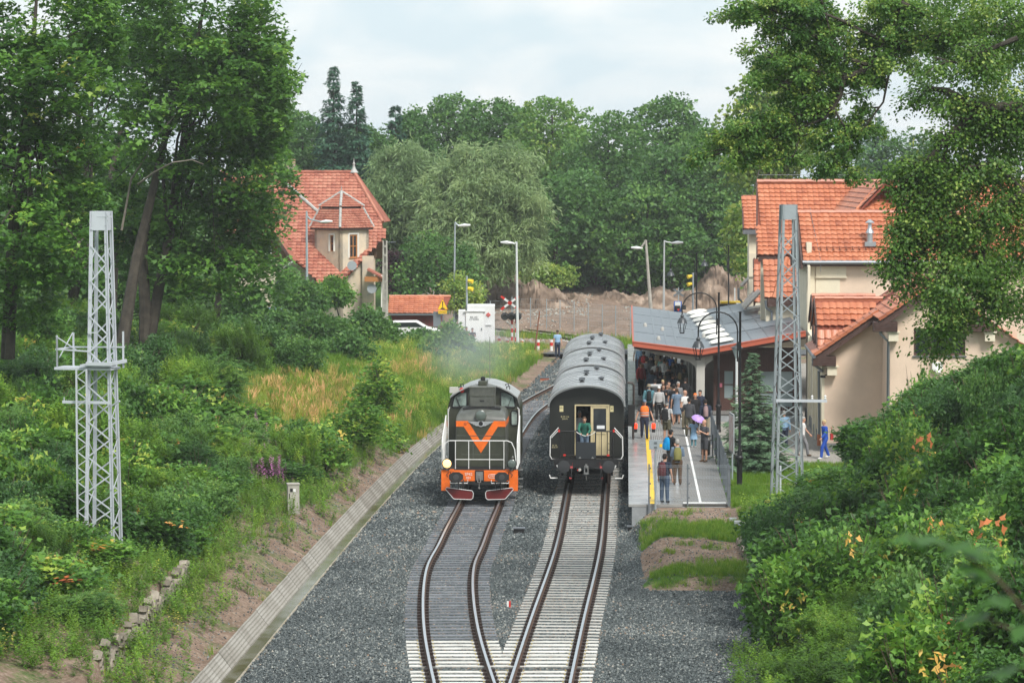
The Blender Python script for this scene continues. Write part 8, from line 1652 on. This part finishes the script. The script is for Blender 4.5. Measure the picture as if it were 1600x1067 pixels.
def body_mesh(p):
    J = skel(p); mb = MB(); ln = POSE[p][3]
    rings(mb, [((0, 0, .80), .13, .095), ((0, 0, .90), .165, .115), ((0, -ln * .15, 1.02), .15, .105), ((0, -ln * .4, 1.14), .15, .105), ((0, -ln * .7, 1.27), .175, .12), ((0, -ln, 1.38), .17, .10), ((0, -ln, 1.44), .09, .07)])
    h = J['head']; limb(mb, [J['nb'] - V3(0, 0, .06), h - V3(0, -.01, .06)], [.068, .058])
    rings(mb, [(h + V3(0, -.02, -.115), .035, .04), (h + V3(0, -.012, -.09), .058, .07), (h + V3(0, 0, -.03), .072, .09), (h + V3(0, .005, .03), .077, .096), (h + V3(0, .01, .075), .068, .085), (h + V3(0, .012, .108), .035, .045)], 14)
    mb.add([h + V3(-.012, -.088, -.005), h + V3(.012, -.088, -.005), h + V3(.016, -.085, -.035), h + V3(-.016, -.085, -.035), h + V3(0, -.120, -.032), h + V3(0, -.07, .0)], [(0, 1, 4), (0, 4, 3), (1, 2, 4), (3, 4, 2), (0, 5, 1), (0, 3, 5), (1, 5, 2), (3, 2, 5)])
    for s in (-1, 1): mb.tube([h + V3(s * .068, .0, .005), h + V3(s * .088, .008, .0)], [.024, .020], 8)
    for nm, s in (('l', -1), ('r', 1)):
        sh, el, wr = J['sh' + nm], J['el' + nm], J['wr' + nm]; limb(mb, [V3(s * .10, sh.y, 1.36), sh, sh.lerp(el, .5), el, el.lerp(wr, .4), wr], [.055, .058, .047, .038, .038, .026])
        d = (wr - el).normalized(); pm = wr + d * .05; side = d.cross(V3(s, 0, 0)); side = side.normalized() if side.length > .1 else V3(0, 1, 0); mb.tube([wr, wr + d * .04, wr + d * .085], [.026, .036, .032], 8)
        kn = wr + d * .08; inw = V3(-s, 0, 0)
        for k in range(4): o_ = side * (-.033 + .022 * k); L = (.062, .074, .070, .054)[k]; mb.tube([kn + o_ * .9 - d * .02, kn + o_ + d * L * .55, kn + o_ * 1.05 + d * L + inw * .022], [.0115, .0105, .009], 6)
        mb.tube([wr + d * .025 - side * .025, wr + d * .055 - side * .055 + inw * .012, wr + d * .09 - side * .058 + inw * .02], [.014, .012, .010], 6)
        hp, k_, an = J['hip' + nm], J['kn' + nm], J['an' + nm]; limb(mb, [hp + V3(0, 0, .03), hp.lerp(k_, .35), k_, k_.lerp(an, .35), an], [.088, .078, .054, .055, .036]); limb(mb, [an + V3(0, .02, -.01), an + V3(0, -.06, -.045), an + V3(0, -.14, -.06)], [.036, .034, .026])
    return melt(mb, .015, 1)
def cloth_mesh(p, kind):
    J = skel(p); mb = MB(); ln = POSE[p][3]; vox = .018
    if kind in ('tee', 'shirt', 'jacket', 'vest', 'dress'):
        f = {'jacket': .022, 'vest': .032}.get(kind, .012); b = .86 if kind != 'vest' else .98
        if kind == 'dress': rings(mb, [((0, 0, .48), .25, .20), ((0, 0, .75), .20, .15), ((0, 0, .98), .16, .12), ((0, 0, 1.12), .155, .115), ((0, 0, 1.28), .18, .13), ((0, 0, 1.39), .175, .11), ((0, 0, 1.45), .10, .08)])
        else: rings(mb, [((0, 0, b), .165 + f, .12 + f), ((0, -ln * .15, 1.0), .16 + f, .115 + f), ((0, -ln * .4, 1.14), .158 + f, .115 + f), ((0, -ln * .7, 1.28), .178 + f, .122 + f), ((0, -ln, 1.39), .165 + f, .10 + f), ((0, -ln, 1.452), .085 + f, .068 + f)])
        if kind == 'jacket': rings(mb, [(J['nb'] + V3(0, .05, -.03), .12, .08), (J['nb'] + V3(0, .06, .04), .10, .06)])
        for nm, s in (('l', -1), ('r', 1)):
            sh, el, wr = J['sh' + nm], J['el' + nm], J['wr' + nm]
            if kind == 'vest': continue
            if kind in ('tee', 'dress'): limb(mb, [V3(s * .10, sh.y, 1.37), sh, sh.lerp(el, .62)], [.066, .070, .062])
            else: limb(mb, [V3(s * .10, sh.y, 1.37), sh, sh.lerp(el, .5), el, el.lerp(wr, .5), wr], [.064 + f * .5, .068 + f * .5, .058 + f * .6, .050 + f * .6, .046 + f * .5, .040 + f * .4])
    elif kind in ('trousers', 'shorts', 'leggings'):
        f = 0 if kind == 'leggings' else .012; rings(mb, [((0, 0, .80), .15, .105), ((0, 0, .90), .172 + f, .122 + f), ((0, 0, 1.0), .158 + f, .112 + f)])
        for nm in 'lr':
            hp, k_, an = J['hip' + nm], J['kn' + nm], J['an' + nm]
            if kind == 'shorts': limb(mb, [hp + V3(0, 0, .03), hp.lerp(k_, .4), hp.lerp(k_, .95)], [.10, .098, .092])
            else: limb(mb, [hp + V3(0, 0, .03), hp.lerp(k_, .35), k_, k_.lerp(an, .4), an + V3(0, 0, -.02)], [.096 + f, .086 + f, .066 + f, .060 + f, .050 + f])
    elif kind == 'shoe':
        for nm in 'lr': an = J['an' + nm]; limb(mb, [an + V3(0, .045, -.045), an + V3(0, .0, -.035), an + V3(0, -.09, -.05), an + V3(0, -.165, -.06)], [.036, .05, .045, .026])
        vox = .015
    h = J['head']
    if kind == 'hair': rings(mb, [(h + V3(0, .035, -.06), .066, .064), (h + V3(0, .03, .0), .084, .085), (h + V3(0, .012, .055), .086, .100), (h + V3(0, .012, .10), .070, .085), (h + V3(0, .012, .128), .035, .045)], 14); vox = .014
    if kind == 'longhair': rings(mb, [(h + V3(0, .075, -.28), .07, .03), (h + V3(0, .075, -.15), .09, .045), (h + V3(0, .045, -.05), .088, .07), (h + V3(0, .025, .02), .088, .09), (h + V3(0, .012, .07), .084, .098), (h + V3(0, .012, .128), .038, .05)], 14); vox = .014
    if kind == 'cap': rings(mb, [(h + V3(0, .01, .03), .088, .105), (h + V3(0, .012, .09), .080, .094), (h + V3(0, .012, .13), .045, .055)], 14); rings(mb, [(h + V3(0, -.10, .03), .065, .075), (h + V3(0, -.10, .045), .06, .07)], 12); vox = .012
    if kind == 'hat': rings(mb, [(h + V3(0, .01, .02), .135, .15), (h + V3(0, .01, .045), .10, .115), (h + V3(0, .012, .10), .088, .10), (h + V3(0, .012, .135), .06, .07)], 16); vox = .014
    return melt(mb, vox, 2)
CACHE = {}
def got(p, k):
    if (p, k) not in CACHE: CACHE[(p, k)] = body_mesh(p) if k == 'body' else cloth_mesh(p, k); CACHE[(p, k)].materials.append(None)
    return CACHE[(p, k)]
CC = dict(black=(.012, .012, .014), navy=(.018, .025, .05), grey=(.20, .20, .21), lgrey=(.42, .42, .42), white=(.68, .67, .65), jeans=(.05, .085, .15), denim=(.14, .20, .28), olive=(.085, .08, .05), brown=(.10, .06, .035), red=(.42, .03, .03), burg=(.10, .02, .025), blue=(.03, .12, .42), lblue=(.26, .42, .60), green=(.02, .13, .09), orange=(.95, .20, .03), khaki=(.30, .25, .17), teal=(.10, .25, .30), dgrey=(.06, .062, .07), royal=(.015, .07, .38), skin=(.52, .29, .20), blond=(.50, .38, .20), hbrown=(.07, .04, .022), hdark=(.018, .013, .011), hgrey=(.34, .33, .31), cyan=(.0, .28, .62), yolive=(.20, .19, .06), pinkg=(.30, .20, .20), mint=(.25, .45, .38), purple=(.30, .17, .50))
for k_, c_ in CC.items(): mat('cloth_' + k_ if k_ != 'skin' else 'skin', c_, .85 if k_ != 'skin' else .5, noise=.12, nscale=12)
cm = lambda c: MATS['skin' if c == 'skin' else 'cloth_' + c]
def put(nm, me, parent, m):
    o = link(nm, me, parent); o.material_slots[0].link = 'OBJECT'; o.material_slots[0].material = m; return o
eye_me = MB().lathe((0, 0, 0), [(0, -.012), (.012, 0), (0, .012)], 8, 'Y').mesh('eye', mat('eye_dark', (.01, .01, .01), .3)); mouth_me = MB().box((0, 0, 0), (.045, .01, .011)).mesh('mouth', mat('lips', (.30, .10, .08), .6))
def person(label, loc, rz, pose, top, topc, low, lowc, hair, hairc, h=1.74, shoe='black', hat=None, hatc=None, z=None, group=None):
    p = link('person', got(pose, 'body')); p.material_slots[0].link = 'OBJECT'; p.material_slots[0].material = cm('skin'); tag(p, label, 'person', group); p.location = loc; p.rotation_euler = (0, 0, rz); s = h / 1.735; p.scale = (s, s, s)
    tops = {'tee': 'tee_shirt', 'shirt': 'shirt', 'jacket': 'jacket', 'dress': 'dress'}
    if top: put(tops[top], got(pose, top), p, cm(topc))
    if low: put(low, got(pose, low), p, cm(lowc))
    put('shoe', got(pose, 'shoe'), p, cm(shoe))
    if hair: put('hair', got(pose, hair), p, cm(hairc))
    if hat: put(hat, got(pose, hat), p, cm(hatc))
    J = skel(pose)
    if math.cos(rz) > .2:
        for sx in (-1, 1): link('eye', eye_me, p, J['head'] + V3(sx * .03, -.086, .012))
        link('mouth', mouth_me, p, J['head'] + V3(0, -.084, -.062))
    return p
bp_me = {}
def backpack(p, c, label, w=.30, hh=.44, dd=.17, roll=None):
    t = link('backpack', None, None, p.location, p.rotation_euler[:]); t.scale = p.scale; tag(t, label, 'backpack')
    b = MB(); rings(b, [((0, .20, .96), w * .42, dd * .4), ((0, .21, 1.0), w * .5, dd * .5), ((0, .21, 1.0 + hh * .55), w * .5, dd * .5), ((0, .195, 1.0 + hh * .85), w * .42, dd * .42), ((0, .19, 1.0 + hh), w * .25, dd * .28)], 14); b.build('pack', cm(c), t, smooth=True)
    b = MB(); rings(b, [((0, .31, .99), w * .34, .035), ((0, .315, 1.12), w * .36, .045), ((0, .31, 1.22), w * .3, .03)], 10); b.build('pocket', cm(c), t, smooth=True)
    s_ = MB()
    for x in (-.10, .10): s_.tube([(x, .13, 1.40), (x * 1.05, .0, 1.475), (x * 1.1, -.13, 1.34), (x * 1.25, -.12, 1.12), (x * 1.3, .10, 1.04)], .018, 6)
    s_.build('strap', cm('black'), t, smooth=True); return t
def HP(px, py, h=1.74, z=PL_H): q = W(px, py, z + h * .985); q.z = z; return q
def FP(px, py, z): return W(px, py, z)
B_ = math.pi  # back to the camera
P1 = person('railway worker in orange vest and grey cap carrying a red lamp in each hand', HP(1007, 625), .05, 'carry', 'tee', 'dgrey', 'trousers', 'navy', 'hair', 'hgrey', hat='cap', hatc='denim')
ov = put('safety_vest', got('carry', 'vest'), P1, cm('orange')); bands = MB(); rings(bands, [((0, 0, 1.02), .200, .156), ((0, 0, 1.07), .200, .156)], 20); rings(bands, [((0, 0, 1.14), .200, .156), ((0, 0, 1.18), .202, .156)], 20); bands.build('reflective_band', cm('lgrey'), P1, smooth=True)
m_redl = mat('red_lantern', (.8, .03, .01), .3, emit=((1, .04, .01), 1.2))
for s, w_ in ((-1, 'worker\'s hand nearer the carriage'), (1, 'worker\'s hand nearer the crowd')):
    wr = P1.location + Vector((s * .40, -.1, .80)); lt = thing('signal_lamp', 'red signal lamp held low in the ' + w_, 'lamp', tuple(wr + Vector((0, 0, -.36)))); MB().lathe((0, 0, .02), [(.07, 0), (.08, .03), (.08, .2), (.05, .24)], 12).build('red_glass', m_redl, lt, smooth=True); MB().lathe((0, 0, -.14), [(.08, 0), (.08, .14), (.06, .16)], 12).build('battery_case', MATS['bin_dark'], lt); MB().tube([(-.06, 0, .24), (-.06, 0, .34), (.06, 0, .34), (.06, 0, .24)], .012, 5).build('handle', m_steel, lt)
G_ = 'passengers crowding under the platform canopy'
def pp(i, px, py, rz, pose, top, tc, low, lc, hair, hc, label, h=1.74, hat=None, hatc=None, shoe='black', pack=None, plabel=None, pw=.30, g=G_):
    o = person(label, HP(px, py, h), rz, pose, top, tc, low, lc, hair, hc, h, shoe, hat, hatc, group=g)
    if pack: backpack(o, pack, plabel, pw)
    return o
pp(2, 1014, 601, B_, 'stand', 'jacket', 'teal', 'trousers', 'navy', 'hair', 'hgrey', 'person in grey blue hoodie and straw bucket hat with small black backpack', hat='hat', hatc='khaki', pack='black', plabel='small black backpack on the grey blue hoodie', pw=.22)
pp(3, 1029.5, 604, .1, 'stand', 'shirt', 'lgrey', 'trousers', 'black', 'longhair', 'hbrown', 'person in pale grey top, black trousers and white cap facing the locomotive', 1.68, hat='cap', hatc='white', shoe='white')
pp(4, 1036, 601, .2, 'bent', 'jacket', 'black', 'trousers', 'black', 'longhair', 'hbrown', 'long haired person in black jacket beside the white capped person', 1.66)
pp(5, 1042, 600, .5, 'stand', 'shirt', 'dgrey', 'trousers', 'jeans', 'longhair', 'hdark', 'dark long haired person in charcoal shirt turned towards the train', 1.66)
pp(6, 1053, 601, B_ - .2, 'stand', 'tee', 'black', 'trousers', 'black', 'hair', 'hdark', 'dark haired person in black tee shirt behind the blue dress', 1.8)
pp(7, 1057.5, 607, B_, 'stand', 'dress', 'denim', None, None, 'hair', 'hbrown', 'person in loose light blue knee length dress seen from behind', 1.68, shoe='brown')
pp(8, 1070, 610, .9, 'onearm', 'tee', 'white', 'trousers', 'khaki', None, None, 'bald person in white tee shirt beside the canopy column', 1.8)
pp(9, 1076.5, 622, B_ - .2, 'onearm', 'jacket', 'dgrey', 'trousers', 'olive', 'hair', 'hdark', 'person in hooded dark grey jacket and olive trousers raising one hand')
pp(10, 1042, 628, B_ - .5, 'stand', 'tee', 'lgrey', 'shorts', 'olive', 'hair', 'hgrey', 'person in light grey tee shirt, olive shorts and grey cap', 1.78, hat='cap', hatc='dgrey', pack='black', plabel='bulky black backpack on the person in olive shorts', pw=.34)
pp(13, 1102.5, 624, B_, 'stand', 'jacket', 'navy', 'trousers', 'khaki', 'hair', 'hdark', 'person in navy jacket standing alone beside the clad hall', pack='pinkg', plabel='small patterned pinkish backpack on the navy jacket', pw=.22)
o14 = pp(14, 1048, 672, B_ - .9, 'bent', 'tee', 'black', 'trousers', 'dgrey', 'hair', 'hdark', 'person in black tee shirt and black cap with bright blue backpack', 1.76, hat='cap', hatc='black', pack='cyan', plabel='bright blue backpack on the person in black cap', pw=.34)
o15 = pp(15, 1058.5, 687, B_, 'bent', 'shirt', 'denim', 'trousers', 'brown', 'hair', 'hgrey', 'grey haired person in blue denim shirt and brown trousers', 1.74, shoe='brown', pack='yolive', plabel='olive and yellow backpack on the denim shirt')
o16 = pp(16, 1038.5, 709.5, B_ - .5, 'stand', 'tee', 'navy', 'trousers', 'jeans', 'hair', 'hdark', 'person in navy tee shirt and jeans standing nearest the end fence', 1.78, pack='burg', plabel='dark red and navy backpack on the person nearest the end fence', pw=.30)
pp(12, 1101, 656, -.9, 'bent', 'tee', 'dgrey', 'shorts', 'dgrey', None, None, 'white haired balding person in dark grey polo behind the waste bin', 1.74, shoe='brown')
ch = person('child in light blue dress and teal leggings under the purple umbrella', HP(1084, 655, 1.22), B_, 'onearm', 'dress', 'lblue', 'leggings', 'teal', 'longhair', 'hbrown', 1.22, 'white')
um = thing('umbrella', 'purple umbrella tilted over the child in light blue', 'umbrella', tuple(ch.location + Vector((.18, -.25, 1.22))), 0); um.rotation_euler = (.35, .35, 0)
U_ = MB(); prof = [(.32, 0), (.27, .08), (.15, .15), (.01, .18)]; n = 16; vs = [(r * math.cos(6.283 * k / n) * (1 if k % 2 == 0 else .95), r * math.sin(6.283 * k / n) * (1 if k % 2 == 0 else .95), z) for r, z in prof for k in range(n)]; U_.add(vs, [(i * n + k, i * n + (k + 1) % n, (i + 1) * n + (k + 1) % n, (i + 1) * n + k) for i in range(3) for k in range(n)]); U_.build('canopy', mat('umbrella_purple', (.42, .26, .62), .5), um, smooth=True)
MB().tube([(0, 0, .28), (0, 0, -.45)], .008, 6).build('shaft', m_steel, um); rb_ = MB(); [rb_.tube([(0, 0, .2), (.15 * math.cos(k * .785), .15 * math.sin(k * .785), .13), (.31 * math.cos(k * .785), .31 * math.sin(k * .785), 0)], .004, 4) for k in range(8)]; rb_.build('rib', m_steel, um)
crowd = [(1004.5, 569, B_, 'bent', 'jacket', 'navy', 'trousers', 'grey', None, None, 'balding person in dark jacket and grey trousers at the yellow line'), (1001.5, 567, .6, 'stand', 'jacket', 'red', 'trousers', 'black', 'hair', 'hbrown', 'person in red jacket and black trousers closest to the carriages'),
 (1005.5, 549, B_, 'stand', 'jacket', 'burg', 'trousers', 'navy', 'hair', 'hdark', 'person with big red backpack near the canopy edge'), (1018.5, 555, B_, 'stand', 'tee', 'black', 'trousers', 'black', 'hair', 'hdark', 'person in plain black tee shirt between red backpack and blond head'), (1025.5, 564, B_, 'stand', 'tee', 'white', 'trousers', 'jeans', 'hair', 'blond', 'blond person in white top with back turned'),
 (1018.5, 578, B_, 'stand', 'jacket', 'denim', 'trousers', 'jeans', 'longhair', 'hbrown', 'long haired person in denim jacket'), (1027, 573, .3, 'stand', 'shirt', 'burg', 'trousers', 'black', 'longhair', 'hbrown', 'long haired person in burgundy top'), (1046.5, 572, B_, 'bent', 'tee', 'black', 'trousers', 'grey', 'hair', 'hdark', 'broad shouldered person in black printed tee shirt'),
 (1037.5, 560, B_, 'stand', 'tee', 'white', 'trousers', 'navy', 'hair', 'hbrown', 'person in white tee shirt near the white tube'), (1042, 564, .4, 'bent', 'shirt', 'white', 'trousers', 'khaki', 'hair', 'hdark', 'person in white shirt looking at a phone'), (1051, 566, 1.0, 'stand', 'tee', 'lgrey', 'trousers', 'black', 'longhair', 'hdark', 'person in light grey tee shirt with dark long hair'),
 (1065.5, 562, B_, 'stand', 'shirt', 'dgrey', 'trousers', 'black', 'hair', 'hdark', 'person in charcoal shirt deep under the canopy'), (1069, 575, -.8, 'stand', 'tee', 'olive', 'trousers', 'black', 'hair', 'hbrown', 'person in dark green top by the hall doors'), (1023, 593, B_, 'stand', 'tee', 'black', 'trousers', 'olive', 'hair', 'hdark', 'person in black carrying a rolled mat on the pack'),
 (997.5, 538, B_, 'stand', 'tee', 'white', 'trousers', 'navy', 'hair', 'hdark', 'person in white tee shirt at the far canopy edge'), (1000.5, 541, B_, 'walk', 'shirt', 'lblue', 'trousers', 'jeans', 'hair', 'hbrown', 'person in pale blue shirt at the far canopy edge'), (1013, 540, B_, 'stand', 'tee', 'lgrey', 'trousers', 'black', 'hair', 'hbrown', 'person in light grey top far along the platform'),
 (1031.5, 557, B_, 'stand', 'shirt', 'mint', 'trousers', 'jeans', 'hair', 'hbrown', 'person in mint green shirt in the crowd'), (1059.5, 597, .5, 'stand', 'shirt', 'grey', 'trousers', 'black', 'hair', 'hgrey', 'grey haired person in grey shirt behind the blue dress'), (1070.5, 591, B_, 'bent', 'jacket', 'black', 'trousers', 'black', 'hair', 'hdark', 'person in black hooded jacket beside the column'),
 (1035.5, 594, .1, 'stand', 'tee', 'navy', 'trousers', 'jeans', 'hair', 'blond', 'small blond person in navy top facing the locomotive'), (1045, 596, -.2, 'stand', 'tee', 'brown', 'trousers', 'black', 'longhair', 'hdark', 'dark haired person in brown top in the dense crowd'), (1086, 615, .2, 'stand', 'jacket', 'black', 'trousers', 'black', 'hair', 'orange', 'person with orange cap in the shade behind the column'),
 (1056, 560, B_, 'stand', 'tee', 'black', 'trousers', 'khaki', 'hair', 'blond', 'blond person in black top near the hall wall'), (1022, 545, B_, 'stand', 'tee', 'navy', 'trousers', 'grey', 'hair', 'hdark', 'person in navy top under the far end of the white tube'), (1030, 547, .2, 'stand', 'tee', 'khaki', 'trousers', 'jeans', 'hair', 'hbrown', 'person in khaki top under the roof edge'), (1041, 550, B_, 'stand', 'jacket', 'dgrey', 'trousers', 'black', 'hair', 'hgrey', 'grey haired person in charcoal jacket far under the canopy'),
 (1050, 553, 0, 'stand', 'tee', 'blue', 'trousers', 'black', 'hair', 'hbrown', 'person in blue top far under the canopy'), (1062, 583, B_, 'stand', 'shirt', 'olive', 'trousers', 'khaki', 'longhair', 'blond', 'fair long haired person in olive shirt by the column'), (1010, 560, B_, 'stand', 'shirt', 'grey', 'trousers', 'jeans', 'hair', 'hbrown', 'person in grey shirt beside the balding person'), (1031, 583, B_, 'stand', 'tee', 'dgrey', 'trousers', 'navy', 'hair', 'hdark', 'person in charcoal tee shirt between denim jacket and burgundy top'), (1051, 584, B_, 'stand', 'tee', 'navy', 'trousers', 'black', 'hair', 'hbrown', 'person in navy tee shirt behind the dense crowd'), (1094, 610, -.6, 'stand', 'jacket', 'navy', 'trousers', 'black', 'hair', 'hdark', 'dark clad person in the gap between column and hall')]
for i, a in enumerate(crowd): pp(20 + i, *a, h=1.64 + .14 * ((i * 37) % 10) / 10, pack='red' if i == 2 else ('dgrey' if i == 13 else None), plabel='big red backpack near the canopy edge' if i == 2 else 'dark backpack under the rolled grey mat')
q = HP(1023, 593); mt_ = tag(MB().tube([(-.33, .22, 0), (.33, .22, 0)], .09, 14).build('rolled_mat', cm('lgrey'), None, smooth=True, loc=(q.x, q.y - .42, PL_H + 1.42)), 'pale grey rolled sleeping mat carried behind the neck in the crowd', 'rolled mat')
person('railwayman in light blue shirt, navy trousers and dark cap at the level crossing', FP(871, 558, .32), .3, 'stand', 'tee', 'lblue', 'trousers', 'navy', 'hair', 'hdark', 1.76, hat='cap', hatc='black')
for px, lb, tc, yy in ((738, 'dark haired person in black tee shirt standing against the white cabin door', 'black', 225), (729, 'person in dark clothes beside the corner of the white cabin', 'dgrey', 224.6)): q = D(px, 513 if px == 738 else 511, yy); q.z -= 1.7; person(lb, q, .2, 'bent', 'tee', tc, 'trousers', 'navy', 'hair', 'hdark', 1.72)
def yard(px, py): q = W(px, py, .4); q.z = gz(q.x, q.y); return q
person('older person with short grey hair in white shirt walking in the station yard', yard(1253, 712), 1.3, 'walk', 'tee', 'white', 'trousers', 'grey', 'hair', 'hgrey', 1.72, 'brown')
pb_ = person('fair haired person in royal blue outfit and white trainers walking by the peach wall', yard(1289, 716), -1.2, 'walk', 'shirt', 'royal', 'trousers', 'royal', 'hair', 'blond', 1.68, 'white')
tag(MB().box((0, 0, 0), (.12, .30, .26)).tube([(0, -.1, .1), (0, 0, .42), (0, .1, .1)], .01, 5).build('handbag', cm('red'), None, loc=tuple(pb_.location + Vector((.28, -.02, .95))), bevel=.02), 'crimson bag carried by the person in royal blue', 'bag')
person('person in light blue top standing behind the grey lattice mast', yard(1225, 700), B_, 'stand', 'shirt', 'lblue', 'trousers', 'navy', 'hair', 'hgrey', 1.68)
person('dark clad person behind the young spruce', yard(1196, 706), B_, 'stand', 'jacket', 'black', 'trousers', 'black', 'hair', 'hdark', 1.7)
cx0 = float(XRT(yC)); person('carriage attendant in green shirt leaning out over the chain in the end doorway', (cx0 - .10 + .03, yC + .62, 1.30), 0, 'lean', 'shirt', 'green', 'trousers', 'denim', 'hair', 'hbrown', 1.66)
person('person in pale grey top inside the dark carriage doorway', (cx0 - .24, yC + 1.5, 1.38), .3, 'stand', 'shirt', 'lgrey', 'trousers', 'navy', 'hair', 'hgrey', 1.7)
# ------------------------------------------------------------ leafy twig close to the bridge, out of focus
tw = thing('young_maple', 'out of focus maple leaves hanging close to the bridge at the lower corner', 'tree', (1.9, 8.2, -.2)); mb = MB(); off = -Vector(tw.location)
mb.tube([(1.9, 8.2, -.3), (1.95, 8.1, 6.0), (1.8, 8.1, 11.6)], [.07, .05, .02], 8)
lf = MB(); r = random.Random(4)
for br_, ln in ((((1.84, 8.1, 10.9), (1640, 1000), (1560, 905), (1500, 860), (1420, 838)), 8), (((1.85, 8.1, 10.6), (1700, 1080), (1620, 1000), (1540, 965)), 4), (((1.86, 8.1, 10.2), (1720, 1100), (1640, 1060), (1590, 1045)), 3)):
    pts = [Vector(br_[0])] + [D(*q, 8.1) for q in br_[1:]]; mb.tube(pts, [.006, .005, .004, .003, .002][:len(pts)], 5)
    for k in range(ln): t = 1.7 + (len(pts) - 2.75) * k / max(1, ln - 1); i = min(int(t), len(pts) - 2); c = pts[i].lerp(pts[i + 1], t - i); leaf(lf, c, Vector((r.choice((-1, 1)) * r.uniform(.6, 1), r.gauss(0, .5), r.uniform(-.2, .1))), Vector((r.gauss(0, .2), -.25, 1)), .10, .12, 'maple')
tk = mb.build('stem', m_twig, tw); tk.location = off
me = lf.mesh('leaf', LM['maple']); a = me.attributes.new('tint', 'FLOAT', 'POINT'); a.data.foreach_set('value', np.full(len(me.vertices), .06, np.float32)); lo2 = link('leaf', me, tw); lo2.location = off; tag(lo2, kind='stuff')
# ------------------------------------------------------------ haze
hz = bpy.data.materials.new('haze'); hz.use_nodes = True; nt = hz.node_tree; nt.nodes.clear(); o_ = nt.nodes.new('ShaderNodeOutputMaterial'); pv = nt.nodes.new('ShaderNodeVolumePrincipled'); pv.inputs['Color'].default_value = (.93, .97, 1.0, 1); pv.inputs['Density'].default_value = HAZE; pv.inputs['Anisotropy'].default_value = 0; nt.links.new(pv.outputs[0], o_.inputs['Volume'])
h = MB().box((0, 690, 12.6), (1860, 1660, 28.8 + 4)).build('haze', hz); tag(h, 'thin damp summer haze over the valley', None, None, 'stuff')
sk_ = bpy.data.materials.new('exhaust_smoke'); sk_.use_nodes = True; nt = sk_.node_tree; nt.nodes.clear(); o_ = nt.nodes.new('ShaderNodeOutputMaterial'); pv = nt.nodes.new('ShaderNodeVolumePrincipled'); pv.inputs['Color'].default_value = (.8, .88, .95, 1)
tc = nt.nodes.new('ShaderNodeTexCoord'); n_ = nt.nodes.new('ShaderNodeTexNoise'); n_.inputs['Scale'].default_value = 1.2; nt.links.new(tc.outputs['Object'], n_.inputs['Vector']); ln = nt.nodes.new('ShaderNodeVectorMath'); ln.operation = 'LENGTH'; nt.links.new(tc.outputs['Object'], ln.inputs[0]); mr = nt.nodes.new('ShaderNodeMapRange'); nt.links.new(ln.outputs['Value'], mr.inputs[0]); mr.inputs[1].default_value = 1.0; mr.inputs[2].default_value = .2; mu = nt.nodes.new('ShaderNodeMath'); mu.operation = 'MULTIPLY'; nt.links.new(mr.outputs[0], mu.inputs[0]); nt.links.new(n_.outputs['Fac'], mu.inputs[1]); m2 = nt.nodes.new('ShaderNodeMath'); m2.operation = 'MULTIPLY'; nt.links.new(mu.outputs[0], m2.inputs[0]); m2.inputs[1].default_value = .11; nt.links.new(m2.outputs[0], pv.inputs['Density']); nt.links.new(pv.outputs[0], o_.inputs['Volume'])
c = D(735, 545, 140); s = MB().lathe((0, 0, 0), [(.05, -.99), (.5, -.87), (.87, -.5), (1, 0), (.87, .5), (.5, .87), (.05, .99)], 20).build('exhaust_smoke', sk_, None, smooth=True, loc=tuple(c)); s.scale = (2.6, 6.5, 1.9); tag(s, 'faint exhaust smoke drifting behind the locomotive cab', None, None, 'stuff')
